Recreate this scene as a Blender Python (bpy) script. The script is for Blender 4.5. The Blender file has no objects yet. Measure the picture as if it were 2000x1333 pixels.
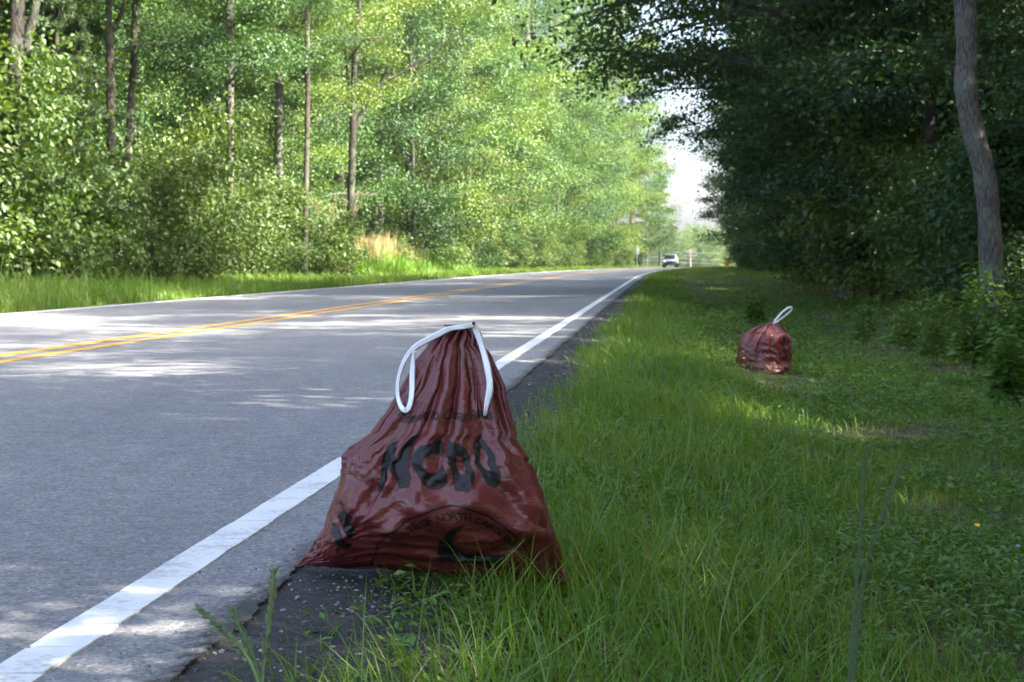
import bpy, bmesh, math, random
import numpy as np
from mathutils import Vector, Matrix, noise as mnoise

sc = bpy.context.scene
COL = sc.collection
R = math.radians

# ------------------------------------------------------------------ camera
CAM_H = 0.70
FPX, CX, CY, HORIZON = 3100.0, 1000.0, 666.5, 512.0      # photograph pixels (2000 x 1333)
PITCH = math.atan((CY - HORIZON) / FPX)
cam = bpy.data.cameras.new('camera')
cam.sensor_width = 36.0
cam.lens = FPX / 2000.0 * 36.0
cam.clip_start, cam.clip_end = 0.05, 5000.0
cam.dof.use_dof = True
cam.dof.focus_distance = 3.75
cam.dof.aperture_fstop = 12.5
cam_ob = bpy.data.objects.new('camera', cam)
COL.objects.link(cam_ob)
cam_ob.location = (0, 0, CAM_H)
cam_ob.rotation_euler = (R(90) - PITCH, 0, 0)
sc.camera = cam_ob

# ------------------------------------------------------------------ sky and sun
SUN_EL, SUN_AZ = R(41.0), R(112.0)        # azimuth clockwise from +Y (the view direction)
world = bpy.data.worlds.new('World')
sc.world = world
world.use_nodes = True
wn = world.node_tree
bgn = wn.nodes['Background']
sky = wn.nodes.new('ShaderNodeTexSky')
sky.sky_type = 'NISHITA'
sky.sun_disc = False
sky.sun_elevation = SUN_EL
sky.sun_rotation = SUN_AZ
sky.air_density, sky.dust_density, sky.ozone_density = .75, 5.0, .7
wn.links.new(sky.outputs[0], bgn.inputs[0])
bgn.inputs[1].default_value = 0.15
sun = bpy.data.lights.new('sun', 'SUN')
sun.energy = 5.0
sun.angle = R(0.53)
sun.color = (1.0, 0.93, 0.80)
sun_ob = bpy.data.objects.new('sun', sun)
COL.objects.link(sun_ob)
sdir = Vector((math.cos(SUN_EL) * math.sin(SUN_AZ), math.cos(SUN_EL) * math.cos(SUN_AZ), math.sin(SUN_EL)))
sun_ob.rotation_euler = sdir.to_track_quat('Z', 'Y').to_euler()
sun_ob.location = (30, -20, 40)
sc.view_settings.view_transform = 'Standard'
sc.view_settings.look = 'None'
sc.view_settings.gamma = 1.0
sc.view_settings.use_curve_mapping = False
sc.view_settings.exposure = 2.86
sc.render.engine = 'CYCLES'
cy = sc.cycles
cy.max_bounces, cy.diffuse_bounces, cy.glossy_bounces = 8, 4, 3
cy.transmission_bounces, cy.transparent_max_bounces, cy.volume_bounces = 6, 8, 0
cy.use_denoising = True
cy.sample_clamp_indirect = 6.0

# ------------------------------------------------------------------ helpers
def px_ray(px, py):
    v = (CY - py) / FPX
    u = (px - CX) / FPX
    cp, sp = math.cos(PITCH), math.sin(PITCH)
    return Vector((u, cp + v * sp, -sp + v * cp))

def at_y(px, py, y):
    d = px_ray(px, py)
    return Vector((d.x / d.y * y, y, CAM_H + d.z / d.y * y))

def link(o, parent=None):
    COL.objects.link(o)
    if parent is not None:
        o.parent = parent
    return o

def tag(o, label=None, cat=None, group=None, kind=None):
    if label: o['label'] = label
    if cat: o['category'] = cat
    if group: o['group'] = group
    if kind: o['kind'] = kind
    return o

def empty(name, loc=(0, 0, 0), rz=0.0):
    o = bpy.data.objects.new(name, None)
    o.empty_display_size = 0.2
    o.location = loc
    o.rotation_euler = (0, 0, rz)
    return link(o)

def np_mesh(name, V, polys, mats, smooth=False, midx=None):
    """V (n,3); polys: list of int arrays (m,k)."""
    me = bpy.data.meshes.new(name)
    V = np.asarray(V, dtype=np.float32)
    me.vertices.add(len(V))
    me.vertices.foreach_set('co', V.reshape(-1))
    polys = [np.asarray(p, dtype=np.int32) for p in polys if len(p)]
    nl = sum(p.size for p in polys)
    npoly = sum(len(p) for p in polys)
    me.loops.add(nl)
    me.polygons.add(npoly)
    me.loops.foreach_set('vertex_index', np.concatenate([p.reshape(-1) for p in polys]))
    tot = np.concatenate([np.full(len(p), p.shape[1], dtype=np.int32) for p in polys])
    st = np.concatenate([[0], np.cumsum(tot)[:-1]]).astype(np.int32)
    me.polygons.foreach_set('loop_start', st)
    me.polygons.foreach_set('use_smooth', np.full(npoly, bool(smooth)))
    if midx is not None:
        me.polygons.foreach_set('material_index', np.asarray(midx, dtype=np.int32))
    for m in (mats if isinstance(mats, (list, tuple)) else [mats]):
        me.materials.append(m)
    me.update(calc_edges=True)
    me.validate()
    return me

def obj(name, me, parent=None, loc=None):
    o = bpy.data.objects.new(name, me)
    if loc is not None:
        o.location = loc
    return link(o, parent)

def bm_obj(name, bm, mat, parent=None, smooth=False):
    me = bpy.data.meshes.new(name)
    bm.to_mesh(me)
    bm.free()
    if smooth:
        for p in me.polygons: p.use_smooth = True
    me.materials.append(mat)
    return obj(name, me, parent)

def tube_np(path, rad, k=8, cap=True):
    """a tapered tube along path, returns V, [quads, tris]"""
    P = np.asarray(path, float)
    rad = np.asarray(rad, float)
    n = len(P)
    T = np.gradient(P, axis=0)
    T /= np.linalg.norm(T, axis=1)[:, None] + 1e-9
    ref = np.array([0.0, 0.0, 1.0]) if abs(T[:, 2]).mean() < .8 else np.array([1.0, 0.0, 0.0])
    A = np.cross(T, ref); A /= np.linalg.norm(A, axis=1)[:, None] + 1e-9
    B = np.cross(T, A)
    th = np.arange(k) / k * 2 * np.pi
    V = P[:, None, :] + rad[:, None, None] * (A[:, None, :] * np.cos(th)[None, :, None] + B[:, None, :] * np.sin(th)[None, :, None])
    V = V.reshape(-1, 3)
    i = np.arange(n - 1)[:, None] * k
    j = np.arange(k)[None, :]
    j2 = (j + 1) % k
    Q = np.stack([i + j, i + j2, i + k + j2, i + k + j], -1).reshape(-1, 4)
    polys = [Q]
    if cap:
        V = np.vstack([V, P[-1:] + T[-1:] * rad[-1]])
        t = len(V) - 1
        j = np.arange(k)
        polys.append(np.stack([(n - 1) * k + j, (n - 1) * k + (j + 1) % k, np.full(k, t)], -1))
    return V, polys

def join_np(items):
    """items of (V, [polys]) -> one (V, polys)"""
    Vs, by = [], {}
    off = 0
    for V, ps in items:
        Vs.append(V)
        for p in ps:
            if len(p):
                by.setdefault(p.shape[1], []).append(p + off)
        off += len(V)
    return np.vstack(Vs), [np.vstack(v) for v in by.values()]

def box_bm(bm, x0, x1, y0, y1, z0, z1, bev=0.0):
    r = bmesh.ops.create_cube(bm, size=1.0)
    vs = r['verts']
    for v in vs:
        v.co = Vector((x0 + (v.co.x + .5) * (x1 - x0), y0 + (v.co.y + .5) * (y1 - y0), z0 + (v.co.z + .5) * (z1 - z0)))
    if bev:
        es = list({e for v in vs for e in v.link_edges})
        bmesh.ops.bevel(bm, geom=es, offset=bev, segments=2, affect='EDGES')
    return vs

# ------------------------------------------------------------------ materials
def new_mat(name):
    m = bpy.data.materials.new(name)
    m.use_nodes = True
    nt = m.node_tree
    return m, nt, nt.nodes['Principled BSDF'], nt.nodes['Material Output']

def nd(nt, t, **kw):
    n = nt.nodes.new(t)
    for k, v in kw.items():
        setattr(n, k, v)
    return n

def ramp(nt, stops, fac=None):
    r = nd(nt, 'ShaderNodeValToRGB')
    el = r.color_ramp.elements
    while len(el) < len(stops): el.new(0.5)
    for e, (p, c) in zip(el, stops):
        e.position = p
        e.color = tuple(c) + ((1,) if len(c) == 3 else ())
    if fac is not None: nt.links.new(fac, r.inputs[0])
    return r

def noise(nt, scale, detail=4, rough=.6, vec=None):
    n = nd(nt, 'ShaderNodeTexNoise')
    n.inputs['Scale'].default_value = scale
    n.inputs['Detail'].default_value = detail
    n.inputs['Roughness'].default_value = rough
    if vec is not None: nt.links.new(vec, n.inputs['Vector'])
    return n

def objcoord(nt):
    return nd(nt, 'ShaderNodeTexCoord').outputs['Object']

def mixc(nt, fac, a, b, mode='MIX'):
    m = nd(nt, 'ShaderNodeMix', data_type='RGBA', blend_type=mode)
    for sock, v in ((m.inputs[0], fac), (m.inputs[6], a), (m.inputs[7], b)):
        if hasattr(v, 'links'): nt.links.new(v, sock)
        elif isinstance(v, (int, float)): sock.default_value = v
        else: sock.default_value = tuple(v) + ((1,) if len(v) == 3 else ())
    return m.outputs[2]

def bump(nt, p, h, strength=.3, dist=.01):
    b = nd(nt, 'ShaderNodeBump')
    b.inputs['Strength'].default_value = strength
    b.inputs['Distance'].default_value = dist
    nt.links.new(h, b.inputs['Height'])
    nt.links.new(b.outputs[0], p.inputs['Normal'])

def plain(name, col, rough=.6, metal=0.0, var=.15, vs=8.0):
    m, nt, p, o = new_mat(name)
    n = noise(nt, vs, 5, .6, objcoord(nt))
    c = mixc(nt, n.outputs[0], tuple(x * (1 - var) for x in col), tuple(min(1, x * (1 + var)) for x in col))
    nt.links.new(c, p.inputs['Base Color'])
    p.inputs['Roughness'].default_value = rough
    p.inputs['Metallic'].default_value = metal
    return m

def leaf_mat(name, cols, trans=.38, tcol=(1.35, 1.25, .45), rough=.55, gloss=.035, patch=0.0):
    """cols: ramp of leaf colours picked at random per leaf, shifted per tree"""
    m, nt, p, o = new_mat(name)
    nt.nodes.remove(p)
    g = nd(nt, 'ShaderNodeNewGeometry')
    oi = nd(nt, 'ShaderNodeObjectInfo')
    a = nd(nt, 'ShaderNodeMath', operation='MULTIPLY_ADD')
    nt.links.new(oi.outputs['Random'], a.inputs[0])
    a.inputs[1].default_value = .65
    b = nd(nt, 'ShaderNodeMath', operation='MULTIPLY')
    nt.links.new(g.outputs['Random Per Island'], b.inputs[0])
    b.inputs[1].default_value = .35
    nt.links.new(b.outputs[0], a.inputs[2])
    n = len(cols)
    r = ramp(nt, [(i / (n - 1), c) for i, c in enumerate(cols)], a.outputs[0])
    if patch:
        pn = noise(nt, patch, 4, .6, objcoord(nt))
        pa = nd(nt, 'ShaderNodeMath', operation='MULTIPLY_ADD'); nt.links.new(pn.outputs[0], pa.inputs[0])
        pa.inputs[1].default_value = 1.5; pa.inputs[2].default_value = -.75
        pb = nd(nt, 'ShaderNodeMath', operation='ADD'); nt.links.new(a.outputs[0], pb.inputs[0]); nt.links.new(pa.outputs[0], pb.inputs[1])
        nt.links.new(pb.outputs[0], r.inputs[0])
    d = nd(nt, 'ShaderNodeBsdfDiffuse')
    t = nd(nt, 'ShaderNodeBsdfTranslucent')
    gl = nd(nt, 'ShaderNodeBsdfGlossy')
    gl.inputs['Roughness'].default_value = rough
    gl.inputs['Color'].default_value = (.9, .95, 1, 1)
    nt.links.new(r.outputs[0], d.inputs[0])
    nt.links.new(mixc(nt, 1.0, r.outputs[0], tcol, 'MULTIPLY'), t.inputs[0])
    m1 = nd(nt, 'ShaderNodeMixShader'); m1.inputs[0].default_value = trans
    nt.links.new(d.outputs[0], m1.inputs[1]); nt.links.new(t.outputs[0], m1.inputs[2])
    m2 = nd(nt, 'ShaderNodeMixShader'); m2.inputs[0].default_value = gloss
    nt.links.new(m1.outputs[0], m2.inputs[1]); nt.links.new(gl.outputs[0], m2.inputs[2])
    nt.links.new(m2.outputs[0], o.inputs[0])
    return m

def bark_mat(name, dark, light, scale=1.0):
    m, nt, p, o = new_mat(name)
    tc = objcoord(nt)
    mp = nd(nt, 'ShaderNodeMapping'); mp.inputs['Scale'].default_value = (9 * scale, 9 * scale, 1.3 * scale)
    nt.links.new(tc, mp.inputs[0])
    v = nd(nt, 'ShaderNodeTexVoronoi', feature='DISTANCE_TO_EDGE'); v.inputs['Scale'].default_value = 3.0
    n0 = noise(nt, 3, 4, .6, tc)
    w = mixc(nt, .25, mp.outputs[0], n0.outputs['Color'], 'ADD')
    nt.links.new(w, v.inputs['Vector'])
    r1 = ramp(nt, [(.0, (0, 0, 0)), (.22, (1, 1, 1))], v.outputs['Distance'])
    n1 = noise(nt, 14 * scale, 6, .7, tc)
    c = mixc(nt, n1.outputs[0], dark, light)
    c = mixc(nt, r1.outputs[0], tuple(x * .45 for x in dark), c)
    n2 = noise(nt, 2.2, 3, .5, tc)
    rr = ramp(nt, [(.45, (0, 0, 0)), (.65, (1, 1, 1))], n2.outputs[0])
    c = mixc(nt, rr.outputs[0], c, mixc(nt, .35, c, (.16, .19, .14)))
    nt.links.new(c, p.inputs['Base Color'])
    p.inputs['Roughness'].default_value = .9
    h = mixc(nt, .5, r1.outputs[0], n1.outputs[0])
    bump(nt, p, h, .9, .025)
    return m

MAT = {}
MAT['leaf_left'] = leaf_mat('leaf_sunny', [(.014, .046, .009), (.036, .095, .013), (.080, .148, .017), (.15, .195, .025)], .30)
MAT['leaf_right'] = leaf_mat('leaf_shade', [(.016, .046, .013), (.026, .068, .017), (.040, .088, .020), (.062, .108, .022)], .34)  # darker copy of leaf_sunny, the shade of the right woods put into its colour
MAT['leaf_shrub'] = leaf_mat('leaf_shrub', [(.022, .065, .012), (.045, .100, .016), (.080, .135, .020), (.12, .155, .026)], .36)
MAT['leaf_weed'] = leaf_mat('leaf_weed', [(.065, .145, .018), (.090, .180, .022), (.125, .21, .028)], .38)
MAT['leaf_vine'] = leaf_mat('leaf_vine', [(.028, .080, .014), (.05, .11, .02), (.08, .14, .024)], .36)
MAT['needles'] = leaf_mat('pine_needles', [(.030, .065, .018), (.048, .085, .022), (.075, .105, .03)], .25, (1.2, 1.15, .5))
MAT['grass'] = leaf_mat('grass_blades', [(.062, .155, .012), (.090, .20, .014), (.128, .23, .018), (.19, .255, .028)], .46, (1.3, 1.2, .45), .5, .03, 1.3)
MAT['straw'] = leaf_mat('dry_grass', [(.22, .17, .075), (.30, .24, .11), (.17, .19, .06)], .25, (1.1, 1.0, .7))
MAT['seedstem'] = leaf_mat('grass_stem', [(.075, .13, .035), (.10, .15, .045)], .25, (1.2, 1.1, .5))
MAT['seedstem_dark'] = leaf_mat('dark_grass_stem', [(.035, .065, .018), (.05, .08, .022)], .2, (1.2, 1.1, .5))
MAT['litter'] = leaf_mat('fallen_leaf', [(.10, .055, .028), (.16, .085, .04), (.22, .13, .065), (.07, .042, .026)], .12, (1, .9, .7))
MAT['bark_grey'] = bark_mat('bark_grey', (.08, .070, .060), (.19, .17, .148), 1.3)
MAT['bark_brown'] = bark_mat('bark_brown', (.045, .036, .028), (.125, .103, .08))
MAT['bark_pale'] = bark_mat('bark_pale', (.22, .19, .15), (.42, .37, .31))
MAT['bark_dark'] = bark_mat('bark_dark', (.021, .018, .015), (.055, .047, .039))
MAT['twig'] = plain('dead_twig', (.24, .15, .10), .9)
MAT['wood_pole'] = bark_mat('weathered_pole', (.16, .14, .12), (.30, .27, .23), .6)
MAT['wire'] = plain('cable_black', (.05, .05, .05), .5)
MAT['wire_pale'] = plain('cable_pale', (.45, .46, .47), .35, .6)
MAT['galv'] = plain('galvanised_steel', (.42, .43, .44), .45, .7)
MAT['white_strap'] = plain('white_plastic_strap', (.78, .80, .82), .38, 0, .04, 30)
MAT['ink'] = plain('black_print', (.010, .009, .009), .42, 0, .2, 40)
MAT['ink'].node_tree.nodes['Principled BSDF'].inputs['Specular IOR Level'].default_value = .3
MAT['orange_sign'] = plain('orange_sheet', (.85, .26, .02), .45)
MAT['yellow_petal'] = plain('yellow_petal', (.85, .52, .02), .6)
MAT['violet_petal'] = plain('violet_petal', (.42, .30, .62), .6)
MAT['car_paint'] = plain('silver_paint', (.34, .38, .43), .25, .5, .03)
MAT['car_glass'] = plain('dark_glass', (.02, .026, .032), .06, 0, .05)
MAT['rubber'] = plain('black_rubber', (.02, .02, .02), .8)
MAT['lamp_clear'] = plain('headlamp_lens', (.85, .86, .88), .1, 0, .02)
MAT['concrete'] = plain('grey_metal', (.24, .25, .26), .6, .2)

def asphalt_mat(name, base, speck, crack=False):
    m, nt, p, o = new_mat(name)
    tc = objcoord(nt)
    v = nd(nt, 'ShaderNodeTexVoronoi'); v.inputs['Scale'].default_value = 130
    nt.links.new(tc, v.inputs['Vector'])
    g = nd(nt, 'ShaderNodeRGBToBW'); nt.links.new(v.outputs['Color'], g.inputs[0])
    rg = ramp(nt, [(.0, tuple(x * .42 for x in base)), (.45, base), (.8, tuple(x * 1.45 for x in base)), (1, speck)], g.outputs[0])
    v2 = nd(nt, 'ShaderNodeTexVoronoi'); v2.inputs['Scale'].default_value = 48
    nt.links.new(tc, v2.inputs['Vector'])
    g2 = nd(nt, 'ShaderNodeRGBToBW'); nt.links.new(v2.outputs['Color'], g2.inputs[0])
    c = mixc(nt, .35, rg.outputs[0], mixc(nt, g2.outputs[0], tuple(x * .55 for x in base), tuple(x * 1.5 for x in base)))
    n1 = noise(nt, 1.1, 6, .62, tc)
    r1 = ramp(nt, [(.3, (.93, .93, .94)), (.7, (1.06, 1.055, 1.05))], n1.outputs[0])
    c = mixc(nt, 1, c, r1.outputs[0], 'MULTIPLY')
    n3 = noise(nt, 9, 5, .7, tc)
    r3 = ramp(nt, [(.35, (.88, .88, .88)), (.65, (1.08, 1.08, 1.08))], n3.outputs[0])
    c = mixc(nt, 1, c, r3.outputs[0], 'MULTIPLY')
    if crack:
        # long faint wheel tracks, and the frayed margin where the old dark base shows through
        mp = nd(nt, 'ShaderNodeMapping'); mp.inputs['Scale'].default_value = (1.5, .12, 1); mp.inputs['Rotation'].default_value = (0, 0, R(5.3))
        nt.links.new(tc, mp.inputs[0])
        n4 = noise(nt, 1.0, 4, .6, mp.outputs[0])
        r4 = ramp(nt, [(.35, (.90, .90, .91)), (.62, (1.05, 1.05, 1.04))], n4.outputs[0])
        c = mixc(nt, 1, c, r4.outputs[0], 'MULTIPLY')
        sx = nd(nt, 'ShaderNodeVectorMath', operation='DOT_PRODUCT'); nt.links.new(tc, sx.inputs[0]); sx.inputs[1].default_value = (1, -.093, 0)
        n5 = noise(nt, 28, 7, .75, tc); n6 = noise(nt, 2.6, 3, .6, tc)
        q = nd(nt, 'ShaderNodeMath', operation='MULTIPLY_ADD'); nt.links.new(n5.outputs[0], q.inputs[0]); q.inputs[1].default_value = .22; nt.links.new(sx.outputs['Value'], q.inputs[2])
        q2 = nd(nt, 'ShaderNodeMath', operation='MULTIPLY_ADD'); nt.links.new(n6.outputs[0], q2.inputs[0]); q2.inputs[1].default_value = .10; nt.links.new(q.outputs[0], q2.inputs[2])
        mr = nd(nt, 'ShaderNodeMapRange'); nt.links.new(q2.outputs[0], mr.inputs[0])
        mr.inputs[1].default_value = -1.09 + .36; mr.inputs[2].default_value = -1.09 + .42
        sp = nd(nt, 'ShaderNodeSeparateXYZ'); nt.links.new(tc, sp.inputs[0])
        my = nd(nt, 'ShaderNodeMapRange'); nt.links.new(sp.outputs[1], my.inputs[0]); my.inputs[1].default_value = 55; my.inputs[2].default_value = 68; my.inputs[3].default_value = 1; my.inputs[4].default_value = 0
        mm = nd(nt, 'ShaderNodeMath', operation='MULTIPLY'); nt.links.new(mr.outputs[0], mm.inputs[0]); nt.links.new(my.outputs[0], mm.inputs[1])
        c = mixc(nt, mm.outputs[0], c, mixc(nt, g.outputs[0], (.014, .014, .015), (.075, .072, .07)))
    nt.links.new(c, p.inputs['Base Color'])
    p.inputs['Roughness'].default_value = .82
    p.inputs['Specular IOR Level'].default_value = .35
    h = mixc(nt, .4, v.outputs['Distance'], v2.outputs['Distance'])
    bump(nt, p, h, .55, .006)
    return m
MAT['road'] = asphalt_mat('road_asphalt', (.178, .179, .183), (.48, .47, .45), True)
MAT['edge'] = asphalt_mat('old_asphalt', (.024, .0235, .024), (.13, .12, .11))

def paint_mat(name, col, worn, wornfac):
    m, nt, p, o = new_mat(name)
    tc = objcoord(nt)
    n1 = noise(nt, 55, 6, .75, tc)
    n2 = noise(nt, 4.5, 5, .6, tc)
    n3 = noise(nt, 210, 3, .6, tc)
    mm = nd(nt, 'ShaderNodeMath', operation='MULTIPLY'); nt.links.new(n1.outputs[0], mm.inputs[0]); nt.links.new(n2.outputs[0], mm.inputs[1])
    rr = ramp(nt, [(wornfac, (1, 1, 1)), (wornfac + .10, (0, 0, 0))], mm.outputs[0])
    cc = mixc(nt, n2.outputs[0], tuple(x * .86 for x in col), tuple(min(.9, x * 1.06) for x in col))
    cc = mixc(nt, n3.outputs[0], mixc(nt, .12, cc, (.3, .29, .27)), cc)
    c = mixc(nt, rr.outputs[0], cc, worn)
    nt.links.new(c, p.inputs['Base Color'])
    p.inputs['Roughness'].default_value = .6
    bump(nt, p, n1.outputs[0], .35, .003)
    return m
MAT['white_paint'] = paint_mat('white_road_paint', (.74, .75, .75), (.40, .39, .37), .14)
MAT['yellow_paint'] = paint_mat('yellow_road_paint', (.66, .34, .035), (.30, .21, .09), .13)

def ground_mat():
    m, nt, p, o = new_mat('soil_and_litter')
    tc = objcoord(nt)
    n1 = noise(nt, 1.6, 6, .65, tc)
    n2 = noise(nt, 22, 6, .7, tc)
    n3 = noise(nt, 90, 3, .6, tc)
    c1 = mixc(nt, n2.outputs[0], (.028, .020, .013), (.115, .078, .048))
    c2 = mixc(nt, n2.outputs[0], (.018, .035, .010), (.045, .070, .020))
    r = ramp(nt, [(.40, (0, 0, 0)), (.58, (1, 1, 1))], n1.outputs[0])
    c = mixc(nt, r.outputs[0], c2, c1)
    c = mixc(nt, mixc(nt, n3.outputs[0], (.3, .3, .3), (.0, .0, .0)), c, (.02, .015, .01))
    nt.links.new(c, p.inputs['Base Color'])
    p.inputs['Roughness'].default_value = .95
    bump(nt, p, mixc(nt, .5, n2.outputs[0], n3.outputs[0]), .8, .03)
    return m
MAT['ground'] = ground_mat()

def bag_mat():
    m, nt, p, o = new_mat('dark_red_plastic')
    tc = objcoord(nt)
    n1 = noise(nt, 7, 5, .6, tc)
    n2 = noise(nt, 60, 4, .6, tc)
    c = mixc(nt, n1.outputs[0], (.110, .022, .0205), (.152, .030, .027))
    nt.links.new(c, p.inputs['Base Color'])
    rr = nd(nt, 'ShaderNodeMapRange'); rr.inputs[3].default_value = .22; rr.inputs[4].default_value = .42
    nt.links.new(n2.outputs[0], rr.inputs[0]); nt.links.new(rr.outputs[0], p.inputs['Roughness'])
    p.inputs['Specular IOR Level'].default_value = .58
    mp = nd(nt, 'ShaderNodeMapping'); mp.inputs['Scale'].default_value = (10, 10, 26)
    mp.inputs['Rotation'].default_value = (0, R(25), 0)
    nt.links.new(tc, mp.inputs[0])
    n3 = noise(nt, 1.0, 5, .55, mp.outputs[0])
    n3.inputs['Distortion'].default_value = .8
    v = nd(nt, 'ShaderNodeTexVoronoi', feature='DISTANCE_TO_EDGE'); v.inputs['Scale'].default_value = 1.7
    nt.links.new(mixc(nt, .35, mp.outputs[0], n3.outputs['Color'], 'ADD'), v.inputs['Vector'])
    rv = ramp(nt, [(.0, (0, 0, 0)), (.14, (1, 1, 1))], v.outputs['Distance'])
    bump(nt, p, mixc(nt, .22, n3.outputs[0], rv.outputs[0]), .22, .02)
    # thin film lets some light through
    t = nd(nt, 'ShaderNodeBsdfTranslucent'); t.inputs[0].default_value = (.38, .05, .025, 1)
    ms = nd(nt, 'ShaderNodeMixShader'); ms.inputs[0].default_value = .12
    nt.links.new(p.outputs[0], ms.inputs[1]); nt.links.new(t.outputs[0], ms.inputs[2])
    nt.links.new(ms.outputs[0], o.inputs[0])
    return m
MAT['bag'] = bag_mat()
# ------------------------------------------------------------------ road layout
def line_x(y):
    """x of the right white edge line at distance y (works on arrays)"""
    y = np.asarray(y, float)
    c = np.clip(y - 70, 0, 230)
    return -1.09 + .093 * y + .0004 * c * c + np.clip(y - 300, 0, None) * .184

def drop(y):
    d = np.clip(np.asarray(y, float) - 205, 0, None)
    return -np.minimum(.00010 * d * d, 5.5)

LEFT_EDGE = -7.85
def sm(e0, e1, x):
    t = np.clip((x - e0) / (e1 - e0), 0, 1)
    return t * t * (3 - 2 * t)

def fbm(x, y, s, seed=0):
    v = 0
    for k, (f, a) in enumerate(((1, .5), (2.1, .28), (4.3, .15), (9.1, .07))):
        v = v + a * np.sin(x * f / s + 1.3 * np.sin(y * f / s * .9 + k + seed) + seed * 2.1) * np.sin(y * f / s * 1.13 + 1.1 * np.sin(x * f / s * 1.2 + 2 * k) + seed)
    return v

def ground_z(x, y):
    x = np.asarray(x, float); y = np.asarray(y, float)
    o = x - line_x(y)
    far = sm(30, 85, y)
    near = np.interp(o, [-60, -22, -13, -10.5, -8.4, -7.9, -7.5, .28, .45, .8, 2.1, 3.4, 5.0, 7.0, 12, 30],
                     [.8, .5, .05, -.14, -.10, -.06, -.16, -.16, -.075, -.10, -.33, -.36, -.24, .02, .35, .9])
    fr = np.interp(o, [-60, -22, -13, -10.5, -8.4, -7.9, -7.5, .28, .45, .8, 2.1, 3.4, 5.0, 7.0, 12, 30],
                   [.8, .5, .05, -.10, -.08, -.06, -.16, -.16, -.06, -.03, .06, .08, .08, .12, .35, .9])
    z = near * (1 - far) + fr * far
    soft = sm(.6, 1.4, o) + sm(-8.0, -8.8, o)
    z = z + soft * (.03 * fbm(x, y, 1.1, 1) + .02 * fbm(x, y, .35, 2))
    return z + drop(y)

# ------------------------------------------------------------------ ground, road, shoulder, markings
def build_ground():
    offs = np.concatenate([[-600, -300, -150, -90], np.linspace(-60, -14, 14), np.arange(-13, -8.4, .35), [-8.2, -8.0, -7.9, -7.7, -7.3, -4, -1, .1, .3, .38, .45],
                           np.arange(.52, 4.0, .09), np.arange(4.1, 9, .3), np.linspace(9.5, 60, 14), [90, 150, 300, 600]])
    ys = np.concatenate([[-400, -200, -110, -60, -40, -25, -15, -8, -4, -1], np.arange(1.0, 9, .09), np.arange(9, 20, .2), np.arange(20, 60, .6), np.arange(60, 230, 2.5), np.arange(232, 620, 12), [700, 850, 1000]])
    O, Y = np.meshgrid(offs, ys)
    X = O + line_x(Y)
    Z = ground_z(X, Y)
    n, m = Y.shape
    V = np.stack([X, Y, Z], -1).reshape(-1, 3)
    i = np.arange(n - 1)[:, None] * m + np.arange(m - 1)[None, :]
    Q = np.stack([i, i + 1, i + m + 1, i + m], -1).reshape(-1, 4)
    tag(obj('ground', np_mesh('ground', V, [Q], MAT['ground'], True)), kind='structure')

def strip(name, o0, o1, y, z0=0.0, mat=None, noise_r=0.0, noise_l=0.0, thick=0.0, nx=1, rough=0.0, z1=None):
    y = np.asarray(y, float)
    rng = np.random.default_rng(11)
    a = np.full(len(y), o0) + noise_l * (rng.normal(0, .5, len(y)) + 1.2 * np.sin(y * 2.3) + np.sin(y * 5.9 + 1))
    b = np.full(len(y), o1) + noise_r * (rng.normal(0, .5, len(y)) + 1.2 * np.sin(y * 2.1 + 2) + np.sin(y * 6.3 + 1) + .6 * np.sin(y * 15))
    lx = line_x(y); dz = drop(y)
    z1 = z0 if z1 is None else z1
    t = np.linspace(0, 1, nx + 1)
    X = lx[:, None] + a[:, None] * (1 - t) + b[:, None] * t
    tz = t * t if rough else t
    Z = dz[:, None] + z0 * (1 - tz) + z1 * tz
    if rough:
        Z = Z + rng.normal(0, rough, Z.shape) * np.minimum(1, 4 * t)
    Y = np.repeat(y[:, None], nx + 1, 1)
    V = np.stack([X, Y, Z], -1).reshape(-1, 3)
    n, m = Y.shape
    i = np.arange(n - 1)[:, None] * m + np.arange(m - 1)[None, :]
    Q = [np.stack([i, i + 1, i + m + 1, i + m], -1).reshape(-1, 4)]
    if thick:
        N0 = len(V)
        left = np.arange(n) * m; right = left + m - 1
        V = np.vstack([V, V[left] - [0, 0, thick], V[right] - [0, 0, thick]])
        k = np.arange(n - 1)
        Q.append(np.stack([left[k], left[k + 1], N0 + k + 1, N0 + k], -1))
        Q.append(np.stack([right[k + 1], right[k], N0 + n + k, N0 + n + k + 1], -1))
    return np_mesh(name, V, Q, mat, nx > 1)

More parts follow.
